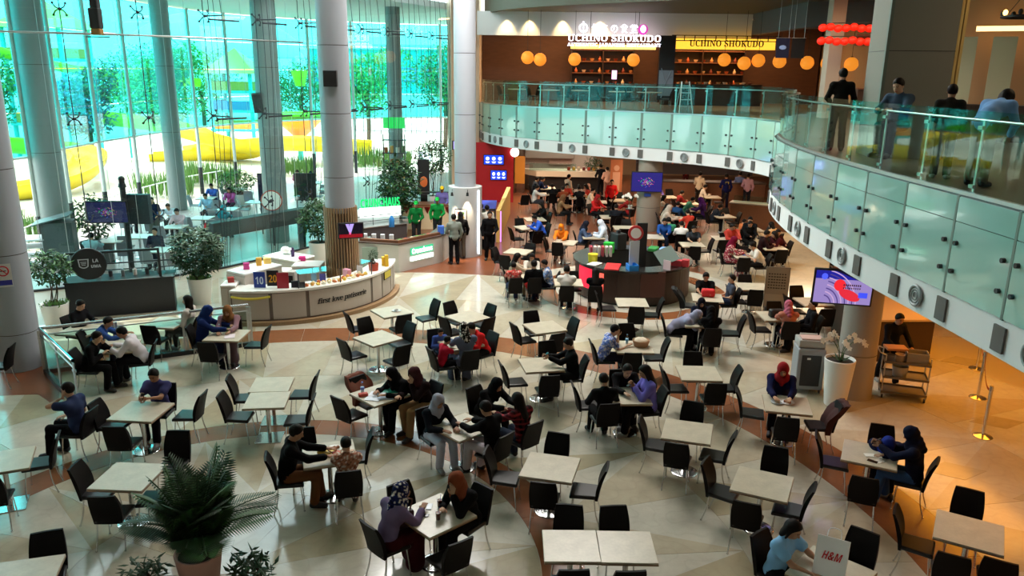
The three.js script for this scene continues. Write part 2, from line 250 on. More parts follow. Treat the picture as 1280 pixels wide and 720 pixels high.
{
  const win = struct('window_2', M(OP.slice(0, -1).map((a, i) => tube([[a[0], 3.45, a[1]], [OP[i + 1][0], 3.45, OP[i + 1][1]]], 0.05, 1, 6))), MAT.white, 'teal tinted outer glazing hung between slim poles');
  OP.forEach(([x, z], i) => { const p = part('pole', [cyl(0.085, 0.085, 7.9, x, 1.4, z, 12)], std([0.52, 0.55, 0.52], 0.5), win); part('pole_sleeve', cyl(0.1, 0.1, 1.4, x, 0, z, 12), MAT.darkMetal, p);
    if (i + 1 < OP.length) { const b = OP[i + 1], len = Math.hypot(b[0] - x, b[1] - z), yaw = Math.atan2(-(b[1] - z), b[0] - x);
      for (let j = 0; j < 4; j++) { const m = part('pane', bx(len - 0.02, 1.42, 0.012), MAT.tealPane, win); m.position.set((x + b[0]) / 2, 3.5 + j * 1.44, (z + b[1]) / 2); m.rotation.y = yaw; } } });
}
// ------------------------------------------------------------------ layout in metres
const TABLES = [["pairA",0.78,-8.72,0.008,"pushed side by side against its twin","r",0.7,"in"],["pairB",1.48,-8.71,-0.01,"pushed side by side against its twin","r",0.7,"in"],["t22",0.61,-10.76,-0.247,"empty between the brown band and the pair of tables","r",0.8,"in"],["t21",2.95,-12.05,-0.288,"empty with four chairs inside the wide brown curve","r",0.8,"in"],["t25",3.68,-10.34,-0.441,"empty beside the woman with the white shopping bag","r",0.8,"in"],["t26",3.87,-8.23,-0.763,"under the white shopping bag","r",0.8,"in"],["t27",6.03,-9.15,-0.541,"empty on the warm lit floor beside the brown band","r",0.8,"in"],["t28",5.66,-11.3,-0.452,"shared by a hooded woman and someone dozing","r",0.8,"in"],["t29",4.99,-13.21,-0.221,"with a plate of food before a woman in navy","r",0.8,"in"],["t19",3.73,-14.69,-0.042,"empty on the brown curve near a red headscarf","r",0.8,"in"],["t20",2.14,-13.52,0.053,"of three young friends dressed in black and violet","r",0.8,"in"],["t17",2.64,-16.2,0.02,"with a water bottle and a woven basket","r",0.8,"in"],["t14",0.77,-17.49,0.399,"empty where the upper brown band passes its chairs","r",0.8,"in"],["t15",0.61,-15.06,0.196,"of a man in black typing on his phone","r",0.8,"in"],["t16",3.11,-19.63,-0.02,"empty in front of the round dark kiosk","r",0.8,"in"],["t18",4.52,-18.03,-0.085,"where a girl in a lilac hood bends over papers","r",0.8,"in"],["t30",5.19,-20.17,-0.153,"with a bright red bag on top","r",0.8,"in"],["t31",6.72,-21.35,-0.091,"empty behind the boy in the grey tee","r",0.8,"in"],["t32",6.52,-18.6,0.001,"with a black bag on top","r",0.8,"in"],["t33",7.92,-19.92,0.088,"empty beneath the large tilted screen","r",0.8,"in"],["t34",7.65,-25.24,-0.051,"of a woman in a maroon headscarf","r",0.8,"in"],["t35",8.96,-26.56,0.036,"among diners in dark red","r",0.8,"in"],["t36",7.64,-28.06,-0.002,"of a person in a salmon shirt","r",0.8,"in"],["t37",6.24,-26.88,-0.003,"of a man in a charcoal tee","r",0.8,"in"],["t38",5.08,-28.15,-0.092,"beside a man in a blue shirt","r",0.8,"in"],["t39",4.27,-29.8,0.0,"empty in front of the orchid pillar","r",0.8,"in"],["t40",4.01,-32.1,0.036,"empty near the man in a red shirt","r",0.8,"in"],["t41",1.82,-26.98,-0.265,"of a woman in an orange headscarf","r",0.8,"in"],["t42",0.19,-25.45,1.222,"empty on the red paving beside the standing man in black","r",0.8,"in"],["t43",0.53,-29.63,0.444,"of a man in a bright blue shirt","r",0.8,"in"],["t44",0.88,-31.38,0.203,"of a long haired woman in black","r",0.8,"in"],["t45",1.5,-38.17,0.171,"of a man in a white shirt under the low ceiling","r",0.8,"in"],["t46",1.76,-40.16,0.069,"in front of the white sushi counter","r",0.8,"in"],["t47",2.91,-28.05,0.024,"of two women in pale headscarves","r",0.8,"in"],["t48",0.65,-22.37,0.059,"crowded by a family near the round kiosk","r",0.8,"in"],["t49",1.59,-21.56,0.001,"of a man in a white tee by the kiosk","r",0.8,"in"],["t10",-1.06,-18.2,0.724,"empty above the family with the man in red","r",0.8,"in"],["t9",-2.95,-18.58,0.61,"with an ashtray in front of the pastry counter","r",0.8,"in"],["t8",-2.96,-16.57,-0.786,"empty between the pastry counter and the books","r",0.8,"in"],["t12",-2.4,-13.44,0.779,"with open books and a green folder","r",0.8,"in"],["t11",-1.12,-16.34,0.546,"of a family with a man in a red shirt","r",0.8,"in"],["t13",-0.8,-12.11,0.759,"of four people playing with small cards","r",0.8,"in"],["tw",-0.99,-9.4,0.749,"of two women with iced drinks and phones","r",0.8,"in"],["tcpl",-2.8,-11.1,0.285,"with a bright snack packet shared by a couple","r",0.8,"in"],["dblA",-4.5,-13.84,0.102,"joined front to back with a second table","s",0.73,"in"],["dblB",-4.37,-13.11,0.115,"joined front to back with a second table","s",0.73,"in"],["t4",-6.38,-12.57,-0.079,"of a man in a violet blue shirt","r",0.8,"in"],["t1",-5.54,-10.32,-0.046,"empty beside the potted palm","r",0.8,"in"],["t2",-7.62,-10.73,0.419,"empty on a square chrome foot at the pale paving","s",0.78,"in"],["t3",-5.67,-7.93,0.279,"empty with one chair beside the sandy tiles","r",0.78,"in"],["t5",-8.38,-15.81,0.223,"of three people beside the glass handrail","r",0.8,"in"],["t6",-6.33,-16.64,-0.025,"of two women with a magazine and a green bowl","r",0.8,"in"],["t50",-9.69,-16.88,-0.14,"behind the glass handrail beside a white planter","r",0.78,"in"],["t51",-8.03,-17.48,-0.14,"behind the glass handrail beside the dark booth","r",0.78,"in"],["edge",-11.09,-14.67,0.1,"behind the thick column","r",0.75,"in"],["f0",8.07,-35.86,0.087,"in the dim hall under the low ceiling","r",0.78,"in"],["f1",6.61,-32.09,-0.105,"in the dim hall under the low ceiling","r",0.78,"in"],["f2",7.98,-34.13,0.07,"in the dim hall under the low ceiling","r",0.78,"in"],["f3",7.43,-37.7,0.14,"in the dim hall under the low ceiling","r",0.78,"in"],["f4",9.58,-37.88,0.0,"in the dim hall under the low ceiling","r",0.78,"in"],["f5",4.86,-36.53,0.105,"in the dim hall under the low ceiling","r",0.78,"in"],["f6",3.91,-35.99,-0.07,"in the dim hall under the low ceiling","r",0.78,"in"],["f7",8.81,-32.61,0.175,"in the dim hall under the low ceiling","r",0.78,"in"],["f8",9.14,-29.71,0.052,"in the dim hall under the low ceiling","r",0.78,"in"],["more",-60,60,0,"in the dim hall under the low ceiling","r",0.75,"in"],["party",3.14,-37.35,0.07,"laden with dishes for a party under the low ceiling","s",1.15,"in"],["o0",-14.76,-30.77,0.105,"on the sunny stone terrace","r",0.78,"out"],["o1",-12.6,-28.92,0.0,"on the sunny stone terrace","r",0.78,"out"],["o2",-12.29,-30.77,0.0,"on the sunny stone terrace","r",0.78,"out"],["o3",-13.09,-27.12,0.07,"on the sunny stone terrace","r",0.78,"out"],["o4",-10.99,-26.7,-0.07,"on the sunny stone terrace","r",0.78,"out"],["o5",-11.4,-25.04,-0.052,"on the sunny stone terrace","r",0.78,"out"],["o6",-12.01,-32.85,0.0,"on the sunny stone terrace","r",0.78,"out"],["o7",-13.97,-35.72,0.087,"on the sunny stone terrace","r",0.78,"out"],["o8",-13.5,-38.54,0.07,"on the sunny stone terrace","r",0.78,"out"],["o9",-11.41,-34.78,0.0,"on the sunny stone terrace","r",0.78,"out"],["o10",-9.72,-32.82,0.0,"on the sunny stone terrace","r",0.78,"out"],["o11",-10.41,-41.12,0.07,"on the sunny stone terrace","r",0.78,"out"],["o12",-9.16,-38.92,0.0,"on the sunny stone terrace","r",0.78,"out"],["o13",-13.69,-26.4,0.105,"on the sunny stone terrace","r",0.78,"out"]];
const CHAIRS = [["pairA",0.77,-9.12,-0.115],["pairA",0.75,-8.32,-3.085],["pairB",1.43,-9.11,0.113],["pairB",1.41,-8.31,3.205],["t22",0.68,-11.31,-0.321],["t22",0.52,-10.33,2.992],["t22",1.13,-10.58,-1.769],["t22",-0.06,-10.94,1.397],["t21",2.71,-11.59,2.829],["t21",2.47,-12.11,1.307],["t21",3.34,-11.76,-1.957],["t21",3.12,-12.64,-0.386],["t25",4.04,-10.91,-0.343],["t25",3.2,-10.59,1.032],["t25",3.34,-9.84,2.75],["t25",4.02,-10.13,-2.011],["t26",4.34,-8.67,-0.714],["t26",3.37,-8.6,0.685],["t27",6.32,-9.71,-0.541],["t27",5.45,-9.28,1.029],["t27",5.56,-8.67,2.649],["t27",6.08,-8.56,2.6],["t28",6.09,-11.78,-0.33],["t28",6.2,-10.99,-2.145],["t28",5.27,-10.57,2.714],["t28",5.24,-11.57,1.216],["t29",5.07,-13.83,-0.27],["t29",4.46,-13.46,1.301],["t29",4.78,-12.61,2.896],["t29",5.51,-12.96,-1.67],["t19",3.78,-15.2,-0.005],["t19",3.28,-14.6,1.651],["t19",3.88,-14.1,3.1],["t19",4.23,-14.66,-1.613],["t20",1.46,-13.73,1.697],["t20",1.69,-13.1,-2.966],["t20",2.14,-14.14,0.127],["t20",2.54,-13.51,-1.444],["t17",2.69,-17.07,0.142],["t17",2.02,-16.16,1.688],["t17",2.53,-15.71,-3.147],["t17",3.13,-16.35,-1.6],["t14",0.56,-17.98,0.35],["t14",1.23,-17.62,-1.148],["t14",0.31,-17.39,2.043],["t14",0.89,-16.87,-2.621],["t15",0.85,-15.79,0.318],["t15",0.71,-14.39,-2.995],["t15",1.24,-15.1,-1.449],["t15",0.09,-14.82,1.84],["t16",3.13,-19.04,3.048],["t16",2.53,-20.05,1.649],["t16",3.58,-19.51,-1.615],["t18",3.89,-18.03,1.437],["t18",4.61,-18.48,-0.11],["t18",4.62,-17.4,3.081],["t18",5.28,-18.09,-1.705],["t30",5.26,-20.79,-0.178],["t30",5.85,-20.53,-1.602],["t30",4.74,-20.42,1.393],["t30",5.13,-19.54,2.939],["t31",6.62,-20.76,2.977],["t31",7.17,-21.36,-1.662],["t31",6.72,-21.81,0.007],["t31",6.2,-20.85,1.553],["t32",6.1,-18.41,1.596],["t32",6.61,-17.98,-3.214],["t32",6.7,-19.06,0.026],["t32",7.14,-18.1,-1.667],["t33",7.85,-20.65,0.161],["t33",7.5,-19.97,1.634],["t33",7.84,-19.04,-3.127],["t34",7.14,-25.49,1.496],["t34",7.35,-24.58,3.067],["t34",8.03,-24.87,-1.597],["t34",7.72,-25.71,-0.075],["t35",8.92,-25.83,-3.106],["t35",9.22,-27.19,0.134],["t35",9.4,-26.93,-1.559],["t35",8.56,-26.59,1.558],["t36",8.09,-28.68,-0.125],["t36",8.69,-28.68,0.095],["t36",7.34,-27.28,3.237],["t37",6.39,-27.5,-0.052],["t37",6.16,-26.16,3.016],["t37",6.73,-27.18,-1.574],["t38",5.6,-28.73,-0.214],["t38",4.53,-27.79,3.123],["t39",3.87,-29.33,1.62],["t39",4.46,-30.49,-0.049],["t39",4.14,-29.09,-3.166],["t40",4.0,-32.5,-0.061],["t40",4.27,-31.42,-3.056],["t41",1.75,-27.64,-0.265],["t41",1.58,-26.52,2.925],["t41",2.34,-26.71,-1.91],["t41",1.39,-26.91,1.305],["t42",0.49,-25.77,-0.397],["t42",-0.13,-24.48,2.72],["t42",0.75,-24.21,2.842],["t42",-0.33,-25.19,1.149],["t43",1.11,-29.57,-1.2],["t43",0.17,-28.84,1.917],["t43",0.83,-28.42,-2.771],["t43",0.37,-30.39,0.444],["t44",1.27,-32.05,-1.246],["t44",0.52,-31.13,1.701],["t45",1.01,-37.33,1.693],["t45",1.88,-37.61,-3.044],["t45",0.49,-36.99,-2.873],["t46",1.36,-40.08,1.737],["t46",2.18,-39.21,-3.073],["t47",3.31,-28.08,-1.547],["t47",2.51,-28.17,1.521],["t48",0.01,-22.66,1.752],["t48",0.06,-21.71,-2.961],["t48",0.58,-22.99,-0.015],["t48",1.06,-22.13,-1.61],["t48",0.61,-21.75,-3.01],["t49",1.5,-20.94,-3.165],["t49",2.29,-20.94,-3.214],["t49",1.77,-21.96,0.098],["t10",-1.36,-18.76,0.822],["t10",-0.73,-18.6,-0.896],["t10",-1.4,-17.91,2.295],["t10",-0.73,-17.9,-2.344],["t9",-2.69,-18.1,-2.605],["t9",-3.69,-18.1,2.108],["t9",-2.15,-18.98,-1.009],["t8",-3.43,-16.23,2.332],["t8",-2.53,-17.05,-0.859],["t8",-2.47,-15.93,-2.43],["t8",-3.25,-17.36,0.761],["t12",-2.87,-13.15,2.472],["t12",-1.95,-13.71,-0.792],["t12",-1.59,-13.48,-0.767],["t12",-2.67,-13.72,0.877],["t11",-1.59,-16.52,0.424],["t11",-0.63,-16.45,-0.903],["t11",-1.44,-15.67,2.068],["t11",-0.95,-15.72,-2.718],["t13",-1.29,-12.29,0.661],["t13",-0.47,-13.27,0.784],["t13",-0.29,-11.73,-2.26],["t13",0.21,-12.22,-2.407],["tw",-1.58,-9.12,2.344],["tw",-0.57,-9.68,-0.724],["tw",-1.37,-9.71,0.676],["tw",-0.78,-8.81,-2.49],["tcpl",-3.35,-10.79,1.831],["tcpl",-2.41,-10.58,-2.881],["tcpl",-2.51,-11.55,-1.408],["tcpl",-3.27,-11.38,0.261],["dblA",-5.0,-13.86,1.721],["dblA",-4.0,-14.07,-1.567],["dblB",-4.86,-13.03,1.588],["dblB",-3.79,-12.92,-1.48],["t4",-6.34,-13.18,-0.054],["t4",-6.9,-12.59,1.468],["t4",-5.79,-13.06,-1.601],["t4",-6.4,-11.95,3.161],["t1",-5.29,-11.21,0.027],["t1",-6.02,-10.38,1.598],["t1",-5.53,-9.81,3.217],["t1",-5.14,-10.22,-1.495],["t2",-7.4,-11.22,-1.225],["t2",-7.43,-10.17,-2.772],["t2",-7.39,-12.33,-1.658],["t3",-5.64,-8.36,0.377],["t5",-9.13,-16.38,1.745],["t5",-8.66,-15.2,1.671],["t5",-7.82,-15.68,-1.348],["t6",-6.94,-16.83,1.643],["t6",-6.46,-17.23,0.097],["t6",-6.44,-16.03,3.117],["t6",-5.76,-16.84,-1.62],["t50",-10.03,-17.36,1.309],["t51",-7.61,-17.62,-1.588],["t51",-8.11,-17.09,3.026],["edge",-10.63,-15.33,-1.373],["f0",7.64,-36.19,1.78],["f0",8.46,-35.97,-1.361],["f1",6.22,-32.26,1.466],["f1",7.02,-32.14,-1.676],["f1",6.86,-32.88,0.017],["f2",7.56,-34.37,1.641],["f2",8.37,-34.22,-1.501],["f3",6.94,-38.04,0.091],["f3",7.8,-37.89,-1.48],["f3",7.83,-39.01,0.213],["f4",9.18,-38.25,1.522],["f4",9.98,-38.1,-1.62],["f5",4.42,-36.89,1.798],["f5",5.25,-36.66,-1.344],["f5",5.13,-37.71,0.08],["f6",3.53,-36.26,1.379],["f6",4.33,-36.17,-1.763],["f7",8.38,-32.79,1.672],["f7",9.21,-32.68,-1.47],["f7",9.18,-33.45,0.223],["f8",8.74,-29.82,1.648],["f8",9.54,-29.7,-1.494],["more",5.03,-34.13,-2.2],["more",6.16,-31.57,1.5],["more",6.85,-32.79,2.6],["more",6.48,-34.46,1.7],["more",8.21,-33.72,-2.0],["more",6.98,-30.89,-2.8],["more",4.19,-31.8,3.0],["more",2.04,-34.1,1.7],["more",3.58,-34.22,0.7],["more",1.07,-40.21,1.8],["more",7.81,-28.0,0.4],["more",8.94,-29.32,-0.4],["more",9.55,-28.42,-2.5],["more",6.12,-28.19,3.0],["more",5.83,-28.79,-2.8],["party",2.53,-37.76,0.192],["party",3.62,-37.81,-1.525],["party",2.34,-36.67,-2.95],["party",3.11,-36.73,-2.95],["party",3.13,-37.97,0.168],["party",3.61,-38.01,-0.028],["o0",-15.19,-31.35,0.154],["o0",-15.06,-30.33,-3.037],["o0",-13.86,-29.81,-2.939],["o1",-12.65,-29.48,0.049],["o1",-12.91,-28.52,-3.093],["o1",-11.74,-28.06,-3.264],["o2",-14.4,-31.39,0.0],["o2",-13.73,-31.39,0.024],["o2",-11.23,-30.15,-3.166],["o2",-12.62,-30.37,-3.19],["o2",-11.45,-29.81,-3.093],["o3",-13.36,-26.7,-2.974],["o3",-12.27,-26.35,-3.145],["o4",-10.63,-27.13,0.003],["o4",-11.27,-26.32,3.072],["o4",-10.26,-25.95,3.17],["o5",-11.89,-25.68,0.07],["o5",-11.66,-24.65,3.163],["o5",-10.65,-24.36,2.991],["o6",-12.4,-32.45,-3.093],["o6",-11.11,-31.78,-3.264],["o7",-13.9,-36.35,0.014],["o7",-14.34,-35.33,1.682],["o7",-13.01,-34.5,-2.932],["o8",-14.22,-39.11,0.143],["o8",-13.88,-38.14,1.616],["o8",-12.5,-37.16,-2.998],["o9",-12.76,-35.4,0.098],["o9",-11.81,-34.41,1.693],["o9",-10.52,-33.62,-3.19],["o10",-13.08,-33.44,0.073],["o10",-10.12,-32.4,1.473],["o10",-8.93,-31.76,-3.142],["o11",-11.37,-41.67,0.168],["o11",-10.66,-41.72,-0.003],["o11",-10.79,-40.73,1.616],["o11",-9.49,-39.58,-2.998],["o12",-10.44,-39.54,0.024],["o12",-9.56,-38.5,1.522],["o12",-8.3,-37.51,-3.093],["o13",-13.52,-24.68,-3.086],["o13",-13.9,-25.98,-3.135],["o13",-12.89,-25.67,-3.037]];
